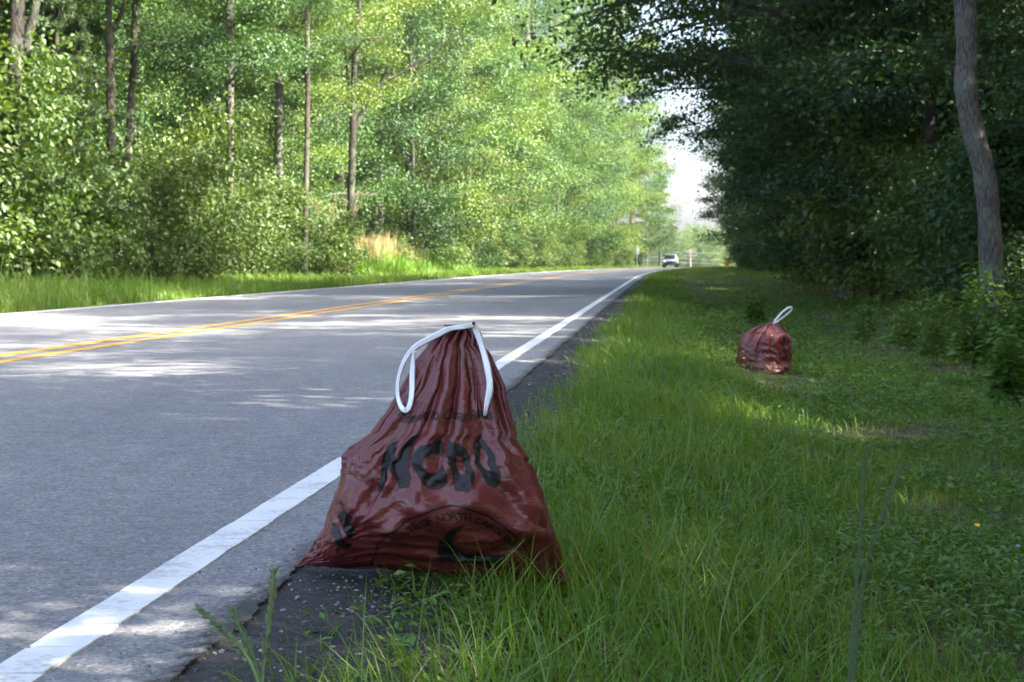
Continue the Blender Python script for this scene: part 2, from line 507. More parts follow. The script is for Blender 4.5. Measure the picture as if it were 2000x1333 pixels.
YR = np.concatenate([np.arange(-40, 1, 2.0), np.arange(1, 8, .014), np.arange(8, 14, .05), np.arange(14, 60, .25), np.arange(60, 420, 2.0)])
def build_road():
    tag(obj('road', strip('road', LEFT_EDGE, .27, YR, 0, MAT['road'], .006, .006, .05)), kind='structure')
    tag(obj('road_shoulder', strip('road_shoulder', .16, .74, np.concatenate([np.arange(-10, 1, 1.0), np.arange(1, 14, .03), np.arange(14, 60, .2), np.arange(60, 230, 2)]),
        -.006, MAT['edge'], .035, 0, .10, 16, .0024, -.075)), kind='structure')
    # right edge line: thick thermoplastic that has cracked into slabs
    root = tag(empty('edge_line'), kind='structure')
    rng = np.random.default_rng(5)
    cracks = [at_y_on_road(p) for p in (1320, 1268, 1222, 1160, 1107, 1055, 1020, 976, 955, 925, 903)]
    y = 0.6
    ends = [y]
    for c in cracks:
        if c > ends[-1] + .05: ends.append(c)
    while ends[-1] < 15: ends.append(ends[-1] + rng.uniform(.35, 1.5))
    for k in range(len(ends) - 1):
        y0, y1 = ends[k] + rng.uniform(.003, .006), ends[k + 1] - rng.uniform(.002, .005)
        m = max(4, int((y1 - y0) / .045))
        yy = np.linspace(y0, y1, m)
        jl, jr = rng.normal(0, .0009, m), rng.normal(0, .0009, m)
        nick = rng.random(m) < .06
        jr = jr - nick * rng.uniform(.003, .009, m)
        lx = line_x(yy)
        sk = rng.normal(0, .004)
        h = .0042
        A = np.stack([lx - .051 + jl, yy - sk, np.full(m, h)], -1); B = np.stack([lx + .051 + jr, yy + sk, np.full(m, h)], -1)
        V = np.vstack([A, B, A - [.001, 0, h + .002], B - [-.001, 0, h + .002]])
        i = np.arange(m - 1)
        Q = np.vstack([np.stack([i, m + i, m + i + 1, i + 1], -1), np.stack([2 * m + i, i, i + 1, 2 * m + i + 1], -1), np.stack([m + i, 3 * m + i, 3 * m + i + 1, m + i + 1], -1),
                       [[0, 2 * m, 3 * m, m]], [[m - 1, 2 * m - 1, 4 * m - 1, 3 * m - 1]]])
        obj('paint_slab', np_mesh('paint_slab', V, [Q], MAT['white_paint']), root)
    obj('paint_strip', strip('paint_strip', -.051, .051, np.concatenate([np.arange(ends[-1], 60, .5), np.arange(60, 400, 4)]), .0042, MAT['white_paint'], .0015, .0015, .006), root)
    obj('paint_strip', strip('paint_strip', -.051, .051, np.arange(-30, .6, .5), .0042, MAT['white_paint'], .0015, .0015, .006), root)
    tag(obj('far_edge_line', strip('far_edge_line', -7.70, -7.59, np.concatenate([np.arange(-30, 60, .5), np.arange(60, 400, 4)]), .0042, MAT['white_paint'], .002, .002, .006)), kind='structure')
    yl = tag(empty('centre_line'), kind='structure')
    for o0 in (-3.905, -3.595):
        obj('yellow_stripe', strip('yellow_stripe', o0, o0 + .112, np.concatenate([np.arange(-30, 60, .5), np.arange(60, 400, 4)]), .0042, MAT['yellow_paint'], .002, .002, .006), yl)

def at_y_on_road(py):
    d = px_ray(0, py)
    return -CAM_H / d.z * d.y

def ico(bm_list, n, rng):
    pass

def build_gravel():
    rng = np.random.default_rng(8)
    base = bmesh.new(); bmesh.ops.create_icosphere(base, subdivisions=1, radius=1)
    BV = np.array([v.co[:] for v in base.verts]); BF = np.array([[v.index for v in f.verts] for f in base.faces]); base.free()
    y = np.concatenate([rng.uniform(1.9, 7, 3600), rng.uniform(7, 30, 2600)])
    n = len(y)
    o = np.clip(rng.normal(.46, .14, n), .2, .95)
    w = rng.random(n) < .13
    o[w] = rng.uniform(.05, .3, w.sum()) 
    x = line_x(y) + o
    z = np.where(o < .25, 0.0, -.006 - .069 * np.clip((o - .16) / .58, 0, 1) ** 2)
    s = rng.lognormal(math.log(.0021), .5, n) * (1 + .05 * y)
    s = np.minimum(s, .0075)
    s[o < .25] *= .6
    a = rng.uniform(0, 6.28, n)
    D = BV[None] * (1 + rng.normal(0, .18, (n, len(BV), 1))) * s[:, None, None] * np.stack([rng.uniform(.8, 1.5, n), rng.uniform(.7, 1.2, n), rng.uniform(.45, .8, n)], -1)[:, None, :]
    c, sn = np.cos(a)[:, None], np.sin(a)[:, None]
    V = np.stack([D[..., 0] * c - D[..., 1] * sn + x[:, None], D[..., 0] * sn + D[..., 1] * c + y[:, None], D[..., 2] + (z + s * .3)[:, None]], -1).reshape(-1, 3)
    F = (BF[None] + (np.arange(n) * len(BV))[:, None, None]).reshape(-1, 3)
    m, nt, p, out = new_mat('pebble')
    g = nd(nt, 'ShaderNodeNewGeometry')
    r = ramp(nt, [(0, (.05, .048, .046)), (.5, (.16, .15, .14)), (.85, (.30, .28, .26)), (1, (.45, .43, .40))], g.outputs['Random Per Island'])
    nt.links.new(r.outputs[0], p.inputs['Base Color']); p.inputs['Roughness'].default_value = .85
    tag(obj('gravel', np_mesh('gravel', V, [F], m)), kind='stuff')

def build_haze():
    bm = bmesh.new()
    box_bm(bm, -700, 1150, -450, 1050, -7.5, 36)
    m = bpy.data.materials.new('haze'); m.use_nodes = True
    nt = m.node_tree; nt.nodes.remove(nt.nodes['Principled BSDF'])
    v = nd(nt, 'ShaderNodeVolumePrincipled')
    v.inputs['Color'].default_value = (.86, .92, 1.0, 1)
    v.inputs['Density'].default_value = HAZE
    v.inputs['Anisotropy'].default_value = .35
    nt.links.new(v.outputs[0], nt.nodes['Material Output'].inputs['Volume'])
    tag(bm_obj('haze', bm, m), kind='stuff')
HAZE = .00014
if HAZE: build_haze()
build_ground()
build_road()
build_gravel()

# ------------------------------------------------------------------ grass and ground cover
def blades(P, h, w, az, lean, curl=.35, seg=3):
    """arched tapering grass blades"""
    n = len(P)
    us = {3: [0, .38, .74, 1.0], 2: [0, .5, 1.0]}[seg]
    dirv = np.stack([np.cos(az), np.sin(az), np.zeros(n)], -1)
    tw = az + np.pi / 2 + np.random.default_rng(n).normal(0, .6, n)
    side = np.stack([np.cos(tw), np.sin(tw), np.zeros(n)], -1)
    Vs = []
    for u in us:
        c = P + dirv * (h * lean * u ** 1.8)[:, None]
        c[:, 2] += h * (u - curl * lean * u ** 2.6)
        if u < 1:
            ww = (w * (1 - .75 * u ** 1.6) * .5)[:, None]
            Vs += [c - side * ww, c + side * ww]
        else:
            Vs.append(c)
    k = len(Vs)
    V = np.stack(Vs, 1).reshape(-1, 3)
    b = (np.arange(n) * k)[:, None]
    quads = [b + np.array([[2 * i, 2 * i + 1, 2 * i + 3, 2 * i + 2]]) for i in range(seg - 1)]
    t = b + np.array([[2 * seg - 2, 2 * seg - 1, 2 * seg]])
    return V, [np.vstack(quads), t]

def leaves(P, D, Nn, L, W, fold=.18):
    """small leaves folded along the midrib: base, right, tip, left"""
    D = D / (np.linalg.norm(D, axis=1)[:, None] + 1e-9)
    S = np.cross(D, Nn); S /= np.linalg.norm(S, axis=1)[:, None] + 1e-9
    U = np.cross(S, D)
    L = np.broadcast_to(L, (len(P),))[:, None]; W = np.broadcast_to(W, (len(P),))[:, None]
    mid = P + D * L * .45 + U * W * fold
    V = np.stack([P, mid + S * W * .5, P + D * L, mid - S * W * .5], 1).reshape(-1, 3)
    b = (np.arange(len(P)) * 4)[:, None]
    return V, [np.vstack([b + np.array([[0, 1, 2]]), b + np.array([[0, 2, 3]])])]

def rand_unit(rng, n):
    v = rng.normal(0, 1, (n, 3))
    return v / np.linalg.norm(v, axis=1)[:, None]

def bare(x, y):
    """0..1, where the right verge shows soil and leaf litter"""
    o = x - line_x(y)
    return np.clip(1.7 * fbm(x, y, .75, 4) - .06 + .75 * sm(2.8, 4.6, o) * sm(40, 16, y), 0, 1) * (.25 + .75 * sm(5.0, 7.5, y))

def build_grass():
    rng = np.random.default_rng(21)
    parts, straw = [], []
    def patch(y0, y1, n, o0, o1, h0, h1, w, seg, tall=.25, oedge=True):
        y = rng.uniform(y0, y1, n)
        o = rng.uniform(o0, o1, n)
        x = line_x(y) + o
        vis = (abs(x) < .36 * y + .8)
        # ragged margin at the asphalt
        if oedge:
            e = .42 + .06 * np.sin(y * 1.3 + .6) + .05 * np.sin(y * 3.7 + 1) + .04 * np.sin(y * 9)
            keep = o > e + rng.exponential(.03, n) - .02
        else:
            keep = o < LEFT_EDGE - .02 + .05 * np.sin(y * 2) - rng.exponential(.05, n)
        if oedge:
            bz = bare(x, y)
            keep &= rng.random(n) > .92 * bz * sm(.75, 1.3, o)
        clump = .6 + .4 * np.clip(2.2 * fbm(x, y, .33, 7) + .35, 0, 1)
        keep &= rng.random(n) < clump
        k = keep & vis
        x, y, o = x[k], y[k], o[k]
        n = len(x)
        strip_tall = sm(2.3, 1.2, o) if oedge else np.ones(n)
        hh = rng.uniform(h0, h1, n) * (.36 + .80 * strip_tall) * (.75 + .5 * np.clip(1.5 * fbm(x, y, .8, 9) + .5, 0, 1))
        if oedge: hh *= .55 + .45 * sm(.45, .8, o)
        hh = np.where(rng.random(n) < .06, hh * 1.6, hh)
        az = rng.uniform(0, 2 * np.pi, n)
        az = np.where(rng.random(n) < .4, rng.normal(2.9, .7, n), az)
        lean = np.abs(rng.normal(.45, .4, n)) + .08
        hh = np.where((np.hypot((x - 2.3) / .6, (y - 13.2) / 1.5) < 1), hh * .33, hh)
        P = np.stack([x, y, ground_z(x, y) - .006], -1)
        dry = rng.random(n) < .07
        V, F = blades(P[~dry], hh[~dry], w * rng.uniform(.6, 1.3, n)[~dry], az[~dry], lean[~dry], seg=seg)
        parts.append((V, F))
        V, F = blades(P[dry], hh[dry] * .9, w * .7 * rng.uniform(.6, 1.3, n)[dry], az[dry], lean[dry] * 1.4, seg=seg)
        straw.append((V, F))
    patch(1.9, 5.0, 40000, .30, 4.0, .07, .19, .0042, 3)
    patch(5.0, 9.0, 60000, .30, 4.6, .08, .21, .0050, 3)
    patch(9.0, 18, 80000, .42, 6.0, .08, .21, .0075, 3)
    patch(18, 40, 60000, .42, 7.0, .08, .22, .012, 2)
    patch(40, 90, 46000, .42, 7.5, .08, .22, .024, 2)
    patch(90, 240, 34000, .42, 8.0, .08, .2, .055, 2)
    patch(18, 45, 60000, -13.5, LEFT_EDGE, .12, .34, .014, 2, oedge=False)
    patch(21.5, 29, 5000, -10.6, LEFT_EDGE - .25, .38, .62, .012, 3, oedge=False)
    patch(45, 110, 60000, -13.5, LEFT_EDGE, .12, .34, .028, 2, oedge=False)
    patch(110, 230, 24000, -13.5, LEFT_EDGE, .12, .34, .06, 2, oedge=False)
    V, F = join_np(parts)
    tag(obj('grass', np_mesh('grass', V, F, MAT['grass'])), kind='stuff')
    V, F = join_np(straw)
    tag(obj('dry_grass', np_mesh('dry_grass', V, F, MAT['straw'])), kind='stuff')
    # low leafy cover: sprigs of small leaves
    it = []
    def sprigs(n, y0, y1, o0, o1, L0, L1, per, hmax):
        y = rng.uniform(y0, y1, n); o = rng.uniform(o0, o1, n); x = line_x(y) + o
        k = (abs(x) < .36 * y + .8) & (o > .47 + .07 * np.sin(y * 1.3 + .6) + .05 * np.sin(y * 3.7 + 1)) & (rng.random(n) < np.clip(1.6 * fbm(x, y, .5, 13) + .42 + .25 * sm(1.5, 3, o), 0.03, 1) * (1 - .75 * bare(x, y)))
        x, y = x[k], y[k]
        k = (np.hypot((x - 2.3) / .5, (y - 13.4) / 1.1) > 1) | (rng.random(len(x)) < .25); x, y = x[k], y[k]; n = len(x)
        z = ground_z(x, y)
        B = np.repeat(np.stack([x, y, z], -1), per, 0)
        hh = np.repeat(rng.uniform(.3, 1, n) * hmax, per) * np.tile(np.linspace(.25, 1, per), n)
        N = n * per
        az = rng.uniform(0, 6.28, N)
        r = rng.uniform(.0, .02, N) + .15 * hh
        P = B + np.stack([np.cos(az) * r, np.sin(az) * r, hh], -1)
        D = np.stack([np.cos(az), np.sin(az), rng.normal(.15, .3, N)], -1)
        Nn = np.array([0, 0, 1.0]) + rng.normal(0, .28, (N, 3))
        L = rng.uniform(L0, L1, N)
        it.append(leaves(P, D, Nn, L, L * rng.uniform(.38, .6, N)))
    sprigs(10000, 1.9, 6, .42, 4.5, .016, .036, 9, .10)
    sprigs(13000, 6, 14, .6, 6, .022, .045, 9, .12)
    sprigs(7000, 14, 36, 1.2, 8, .04, .075, 8, .18)
    V, F = join_np(it)
    tag(obj('ground_cover', np_mesh('ground_cover', V, F, MAT['leaf_weed'])), kind='stuff')
    # dead leaves lying in the bare patches
    n = 16000
    y = 2.2 + 26 * rng.random(n) ** 1.6; o = rng.uniform(.7, 7.5, n); x = line_x(y) + o
    k = (abs(x) < .36 * y + .8) & (rng.random(n) < .06 + bare(x, y))
    x, y = x[k], y[k]; n = len(x)
    P = np.stack([x, y, ground_z(x, y) + rng.uniform(.004, .03, n)], -1)
    D = rand_unit(rng, n); D[:, 2] *= .3
    V, F = leaves(P, D, np.array([0, 0, 1.0]) + rng.normal(0, .35, (n, 3)), rng.uniform(.015, .05, n), rng.uniform(.008, .024, n), .3)
    tag(obj('fallen_leaves', np_mesh('fallen_leaves', V, F, MAT['litter'])), kind='stuff')
build_grass()
# ------------------------------------------------------------------ trees
def skeleton(seed, z0, z1, Rr, nl, shape='round', up=(10, 45), sub=4, bias=None, bstr=0.0):
    """limb and branch polylines of a crown round the z axis.
    returns limbs [(path, radii, [sub-branches])] and twigs [(p, dir)]"""
    rng = np.random.default_rng(seed)
    limbs, twigs = [], []
    az0 = rng.uniform(0, 6.28)
    for i in range(nl):
        u = (i + rng.uniform(.1, .9)) / nl
        zb = z0 + (z1 - z0) * u * .86
        prof = {'round': .62 + .38 * math.sin(math.pi * min(1, u * 1.05 + .12)) if u < .7 else 1.15 * (1.08 - u) + .42,
                'cone': 1.05 - .85 * u, 'column': .8 + .25 * math.sin(9 * u)}[shape]
        az = az0 + i * 2.39996 + rng.normal(0, .25)
        L = Rr * max(.22, prof) * rng.uniform(.78, 1.12)
        if bias is not None:
            L *= 1 + bstr * math.cos(az - bias)
        el = R(rng.uniform(*up)) * (.5 + .9 * u)
        n = 7
        s = np.linspace(0, 1, n)
        wob = rng.normal(0, .06, (n, 3)) * s[:, None] * L
        bend = rng.uniform(-.10, .16)
        path = np.stack([np.cos(az) * L * s, np.sin(az) * L * s, zb + L * (math.tan(el) * s * .8 - bend * s * s)], -1) + wob
        r0 = .013 * L + .016
        rad = r0 * (1 - .82 * s)
        subs = []
        for j in range(sub):
            t = (j + rng.uniform(.5, 1.1)) / (sub + .6)
            k = min(n - 2, int(t * (n - 1)))
            f = t * (n - 1) - k
            b = path[k] * (1 - f) + path[min(n - 1, k + 1)] * f
            a2 = az + (1 if (j + i) % 2 else -1) * rng.uniform(.45, 1.15)
            l2 = L * rng.uniform(.28, .5) * (1.15 - .4 * t)
            s2 = np.linspace(0, 1, 5)
            p2 = b + np.stack([np.cos(a2) * l2 * s2, np.sin(a2) * l2 * s2, l2 * (rng.uniform(-.05, .45) * s2 - .22 * s2 ** 2)], -1)
            subs.append((p2, r0 * .5 * (1 - .8 * s2)))
            for q in np.linspace(.15, 1.0, 7):
                k2 = min(3, int(q * 4)); f2 = q * 4 - k2
                twigs.append((p2[k2] * (1 - f2) + p2[min(4, k2 + 1)] * f2, np.array([math.cos(a2), math.sin(a2), 0.0])))
        for q in np.linspace(.35, 1.0, 6):
            k2 = min(n - 2, int(q * (n - 1))); f2 = q * (n - 1) - k2
            twigs.append((path[k2] * (1 - f2) + path[k2 + 1] * f2, np.array([math.cos(az), math.sin(az), 0.0])))
        limbs.append((path, rad, subs))
    return limbs, twigs

def crown_leaves(twigs, seed, n, size, spread=.38, flat=.30, tuft=False):
    rng = np.random.default_rng(seed + 77)
    T = np.array([t[0] for t in twigs]); Dv = np.array([t[1] for t in twigs])
    wt = rng.lognormal(0, .95, len(T)); wt /= wt.sum()
    idx = rng.choice(len(T), n, p=wt)
    off = rng.normal(0, 1, (n, 3)) * np.array([spread, spread, spread * flat])
    # each spray is tilted its own way
    tilt = rng.normal(0, .28, (len(T), 2))[idx]
    off[:, 2] += off[:, 0] * tilt[:, 0] + off[:, 1] * tilt[:, 1]
    P = T[idx] + off + Dv[idx] * rng.uniform(-.1, .3, n)[:, None] * spread
    D = Dv[idx] * .7 + rng.normal(0, .65, (n, 3)); D[:, 2] -= .30
    Nn = np.stack([-tilt[:, 0], -tilt[:, 1], np.ones(n)], -1) + rng.normal(0, .42, (n, 3))
    L = size * rng.lognormal(0, .22, n)
    return leaves(P, D, Nn, L, L * rng.uniform(.52, .78, n), .16)

def limb_mesh(limb, mat, k=5):
    path, rad, subs = limb
    it = [tube_np(path, rad, k)] + [tube_np(p, r, 4) for p, r in subs]
    V, F = join_np(it)
    return np_mesh('limb', V, F, mat, True)

LIB = {}
def lib_tree(key, seed, z0, z1, Rr, nl, nleaf, size, leafmat, bark, spread=.33, flat=.30, shape='round', up=(10, 45), sub=4, trunk_top=None, trunk_r=.16, bias=None, bstr=0.0):
    limbs, twigs = skeleton(seed, z0, z1, Rr, nl, shape, up, sub, bias, bstr)
    V, F = crown_leaves(twigs, seed, nleaf, size, spread, flat)
    rng = np.random.default_rng(seed)
    top = trunk_top or z1 * .95
    zz = np.linspace(-.4, top, 14)
    path = np.stack([.10 * np.sin(zz * .6 + seed), .10 * np.sin(zz * .5 + 2 * seed), zz], -1)
    path[:, :2] *= np.clip(zz / 3, 0, 1)[:, None]
    rad = trunk_r * (1 - .75 * np.clip(zz / top, 0, 1)) * (1 + .5 * np.exp(-np.clip(zz, 0, 9) / .3))
    Vt, Ft = tube_np(path, rad, 9)
    LIB[key] = dict(crown=np_mesh('crown', V, F, leafmat), limbs=[limb_mesh(l, bark) for l in limbs],
                    trunk=np_mesh('trunk', Vt, Ft, bark, True))

def trunk_from_pixels(pts, y, k=10, mat=None, name='trunk', flare=True, base=None):
    """pts: (px, py, width_px) from the top down, at distance y"""
    P, r = [], []
    for px, py, w in pts:
        P.append(at_y(px, py, y)); r.append(w * .46 * y / FPX)
    P = np.array([p[:] for p in P]); r = np.array(r)
    gz = float(ground_z(P[-1, 0], y))
    if P[-1, 2] > gz - .2:
        P = np.vstack([P, [[P[-1, 0], y, gz - .25]]]); r = np.append(r, r[-1] * (1.35 if flare else 1.05))
    # resample
    t = np.linspace(0, 1, len(P)); tt = np.linspace(0, 1, 4 * len(P))
    P = np.stack([np.interp(tt, t, P[:, i]) for i in range(3)], -1); r = np.interp(tt, t, r)
    for _ in range(2):
        P[1:-1] = .25 * P[:-2] + .5 * P[1:-1] + .25 * P[2:]; r[1:-1] = .25 * r[:-2] + .5 * r[1:-1] + .25 * r[2:]
    return P, r

def place_tree(name, key, x, y, s, rz, label, cat='tree', group=None, limbs=True, trunk=True, sz=1.0, leaf=None):
    t = tag(empty(name, (x, y, float(ground_z(x, y))), rz), label, cat, group)
    L = LIB[key]
    t.scale = (s, s, s * sz)
    if trunk: obj('trunk', L['trunk'], t)
    obj('crown', L['crown'], t)['kind'] = 'stuff'
    if limbs:
        for l in L['limbs']: obj('limb', l, t)
    return t

def edge_y(px, off):
    """distance at which the line OFF beside the road's right line shows at photo column px"""
    u = (px - CX) / FPX
    ys = np.linspace(8, 400, 4000)
    d = (line_x(ys) + off) / ys - u
    i = np.where(np.sign(d[:-1]) != np.sign(d[1:]))[0]
    return float(ys[i[0]]) if len(i) else None

lib_tree('broad_a', 101, 2.0, 21.0, 4.0, 27, 56000, .10, MAT['leaf_left'], MAT['bark_brown'], trunk_r=.17, flat=.55, spread=.36, up=(20, 55))
lib_tree('broad_b', 102, 1.0, 18.0, 3.6, 26, 60000, .08, MAT['leaf_left'], MAT['bark_grey'], shape='column', trunk_r=.15, flat=.6, spread=.36, up=(20, 55))
lib_tree('broad_c', 103, 3.0, 23.0, 4.4, 28, 46000, .125, MAT['leaf_left'], MAT['bark_dark'], flat=.45, spread=.38, trunk_r=.18, up=(15, 50))
lib_tree('broad_d', 104, .6, 12.0, 3.0, 20, 36000, .092, MAT['leaf_left'], MAT['bark_brown'], shape='round', trunk_r=.10, flat=.6, spread=.36, up=(20, 55))
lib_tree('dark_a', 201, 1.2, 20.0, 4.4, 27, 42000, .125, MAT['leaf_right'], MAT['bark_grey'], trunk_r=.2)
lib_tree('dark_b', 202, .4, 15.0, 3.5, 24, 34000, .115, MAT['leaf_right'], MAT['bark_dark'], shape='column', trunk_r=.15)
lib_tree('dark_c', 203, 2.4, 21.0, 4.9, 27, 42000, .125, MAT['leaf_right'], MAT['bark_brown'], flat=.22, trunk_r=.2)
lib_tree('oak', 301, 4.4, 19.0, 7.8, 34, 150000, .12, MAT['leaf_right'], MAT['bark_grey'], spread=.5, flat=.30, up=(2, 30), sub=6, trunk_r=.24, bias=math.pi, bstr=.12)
lib_tree('shrub_a', 401, .1, 2.4, 1.35, 13, 7000, .095, MAT['leaf_shrub'], MAT['bark_dark'], spread=.22, flat=.55, trunk_r=.03, up=(25, 60))
lib_tree('shrub_b', 402, .1, 1.5, 1.1, 11, 4800, .085, MAT['leaf_shrub'], MAT['bark_dark'], spread=.2, flat=.5, trunk_r=.02, up=(20, 60))
lib_tree('shrub_c', 403, .1, 3.6, 1.2, 14, 8000, .10, MAT['leaf_shrub'], MAT['bark_brown'], spread=.22, flat=.55, shape='cone', trunk_r=.04, up=(30, 60))

# ---- left side, trees one can tell apart by their trunks
def key_tree(label, cat, px_pts, off, bark, crown_key, crown_s, crown_dz=0.0, rz=0.0, yy=None, fork=None, limbs=True, vine=0, group=None, name='tree'):
    y = yy or edge_y(px_pts[-1][0], off)
    P, r = trunk_from_pixels(px_pts, y)
    base = P[-1]
    t = tag(empty(name, tuple(base)), label, cat, group)
    # carry the trunk on above the frame into the crown
    top, d = P[0], P[0] - P[3]
    d = d / np.linalg.norm(d)
    ext = np.array([top + d * q for q in (7.0, 5.0, 3.0, 1.5)])
    ext[:, 0] += [.25, .2, .12, .03]
    P2 = np.vstack([ext, P]); r2 = np.concatenate([r[0] * np.array([.3, .5, .7, .88]), r])
    V, F = tube_np((P2 - base)[::-1], r2[::-1], 12)
    obj('trunk', np_mesh('trunk', V, F, bark, True), t)
    if fork is not None:
        for fp in fork:
            Pf, rf = [], []
            for px, py, w in fp:
                Pf.append(at_y(px, py, y + .2)[:]); rf.append(w * .5 * y / FPX)
            tt = np.linspace(0, 1, len(Pf)); ti = np.linspace(0, 1, 4 * len(Pf))
            Pf = np.stack([np.interp(ti, tt, np.array(Pf)[:, i]) for i in range(3)], -1)
            V, F = tube_np(Pf - base, np.interp(ti, tt, rf), 8)
            obj('limb', np_mesh('limb', V, F, bark, True), t)
    if crown_key:
        L = LIB[crown_key]
        c = obj('crown', L['crown'], t, (0, 0, crown_dz)); c['kind'] = 'stuff'
        c.rotation_euler.z = rz; c.scale = (crown_s,) * 3
        if limbs:
            for l in L['limbs']:
                o = obj('limb', l, t, (0, 0, crown_dz)); o.rotation_euler.z = rz; o.scale = (crown_s,) * 3
    vine = vine or 420
    if vine:
        rng = np.random.default_rng(int(y * 10))
        n = vine
        k = rng.integers(int(len(P) * .35) if n > 1000 else 0, len(P), n)
        if n < 1000: k = np.clip(np.repeat(rng.integers(0, len(P), n // 28 + 1), 28)[:n] + rng.integers(-1, 2, n), 0, len(P) - 1)
        Q = (P - base)[k] + rng.normal(0, 1, (n, 3)) * (np.array([.16, .16, .25]) if n > 1000 else np.array([.4, .3, .22])) + rand_unit(rng, n) * (r[k] + .05)[:, None]
        D = rand_unit(rng, n); D[:, 2] -= .8
        V, F = leaves(Q, D, rand_unit(rng, n) + [.4, -.6, .5], rng.uniform(.08, .15, n), rng.uniform(.06, .11, n))
        v = obj('vine', np_mesh('vine', V, F, MAT['leaf_vine']), t); v['kind'] = 'stuff'
    return t

key_tree('dark leaning trunk forking high up at the left end of the wood', 'tree', [(34, -10, 33), (30, 120, 31), (26, 240, 30), (22, 330, 30)], -13.0, MAT['bark_dark'], 'broad_c', .9, 4.0, 1.0,
         fork=[[(46, 100, 22), (64, 40, 18), (76, -20, 14)], [(40, 160, 8), (60, 142, 6), (80, 140, 4)]])
key_tree('straight brown trunk, one of a close pair, with yellowish leaves hanging over its top', 'tree', [(212, 40, 15), (216, 150, 19), (217, 300, 20), (217, 420, 22)], -13.2, MAT['bark_brown'], 'broad_a', .8, 4.6, .4, fork=[[(222, 60, 12), (236, 30, 9), (246, -10, 6)]])
key_tree('slender sunlit trunk leaning slightly beside the straight brown one', 'tree', [(265, -10, 15), (262, 120, 16), (254, 240, 16), (247, 340, 17)], -13.4, MAT['bark_brown'], 'broad_b', .8, 5.2, 2.2)
key_tree('dark tall trunk behind the rounded dark green thicket', 'tree', [(449, 20, 17), (449, 160, 17), (450, 320, 15), (449, 470, 14)], -13.6, MAT['bark_grey'], 'broad_c', .85, 4.2, 3.0)
key_tree('trunk wrapped in climbing vine left of the thin bare trunk', 'tree', [(549, -10, 19), (546, 140, 18), (544, 300, 18), (543, 470, 20)], -13.6, MAT['bark_grey'], 'broad_a', .85, 5.6, 4.4, vine=2600)
key_tree('thin straight trunk with a sunlit pale foot at the grass edge', 'tree', [(600, 20, 11), (601, 180, 11), (598, 360, 11), (595, 530, 13)], -12.4, MAT['bark_brown'], 'broad_b', .8, 7.0, .8)
key_tree('near black forked trunk spreading wide branches beside the tall weeds', 'tree', [(690, 200, 14), (688, 300, 15), (684, 420, 15), (683, 515, 17)], -12.0, MAT['bark_dark'], 'broad_a', 1.0, 5.2, 5.1,
         fork=[[(690, 260, 10), (715, 200, 10), (738, 170, 8), (760, 130, 6)], [(692, 250, 8), (680, 160, 6), (672, 80, 4)], [(735, 172, 6), (790, 140, 5), (850, 95, 3), (900, 60, 2)]])
key_tree('pale bare trunk standing in the sun right of the tall weeds', 'tree', [(913, 290, 6), (912, 360, 7), (912, 450, 8)], -14.5, MAT['bark_pale'], 'broad_c', .8, 5.0, 2.0, limbs=False)
key_tree('ivy covered tall trunk in the sunlit wood with clumps hanging down', 'tree', [(1030, 90, 12), (1034, 220, 12), (1036, 380, 12)], -13.5, MAT['bark_grey'], 'broad_b', 1.1, 1.0, 3.3, vine=5200, limbs=False)
key_tree('white barked slim trunk glimpsed low between bushes left of the paired trunks', 'tree', [(104, 280, 9), (103, 340, 10), (102, 420, 10)], -17.0, MAT['bark_pale'], 'broad_d', 1.1, 2.0, 1.3, limbs=False)
key_tree('white barked slim trunk glimpsed low just left of the dark tall trunk', 'tree', [(354, 280, 8), (353, 340, 9), (352, 400, 9)], -17.5, MAT['bark_pale'], 'broad_d', 1.0, 2.4, 2.1, limbs=False)

rng = np.random.default_rng(4)
# ---- left front row: leafy trees down to the ground
G = 'leafy trees along the far side of the road'
LAB = 'leafy green tree in the sunlit wood across the road'
y = 20.0; i = 0
while y < 235:
    off = -17.6 + rng.uniform(-1.0, 1.0)
    if y > 92: off += 3.2 + .008 * (y - 92)
    x = float(line_x(y)) + off
    place_tree('tree', ['broad_d', 'broad_b', 'broad_a', 'broad_d', 'broad_c'][i % 5], x, y, rng.uniform(.85, 1.12) * (1 if y < 80 else 1.5 if y < 130 else 1.7), rng.uniform(0, 6.28), LAB, 'tree', G, limbs=(y < 120))
    y += rng.uniform(4.4, 7.0); i += 1

# ---- right edge
def key_right():
    y = 21.0
    pts = [(1882, -20, 44), (1890, 80, 45), (1884, 170, 46), (1898, 250, 47), (1922, 330, 47), (1932, 420, 47), (1936, 520, 49)]
    P, r = trunk_from_pixels(pts, y)
    base = P[-1]
    t = tag(empty('tree', tuple(base)), 'stout grey curved trunk standing in front of the dark wood behind the weeds', 'tree')
    top = P[0]
    ext = np.array([top + np.array(q) for q in ((-.9, .3, 7.5), (-.6, .2, 5.0), (-.3, .1, 2.6), (-.08, 0, 1.0))])
    P2 = np.vstack([ext, P]); r2 = np.concatenate([r[0] * np.array([.35, .6, .85, .97]), r])
    tt = np.linspace(0, 1, len(P2)); ti = np.linspace(0, 1, 70)
    P2 = np.stack([np.interp(ti, tt, P2[:, j]) for j in range(3)], -1); r2 = np.interp(ti, tt, r2)
    rg = np.random.default_rng(2)
    r2 = r2 * (1 + .035 * np.sin(ti * 40) + rg.normal(0, .012, 70))
    V, F = tube_np((P2 - base)[::-1], r2[::-1], 22)
    obj('trunk', np_mesh('trunk', V, F, MAT['bark_grey'], True), t)
    L = LIB['dark_c']
    for o in [obj('crown', L['crown'], t, (0, 0, 4.2))] + [obj('limb', l, t, (0, 0, 4.2)) for l in L['limbs']]:
        o.scale = (.95,) * 3
        if o.name.startswith('crown'): o['kind'] = 'stuff'
key_right()
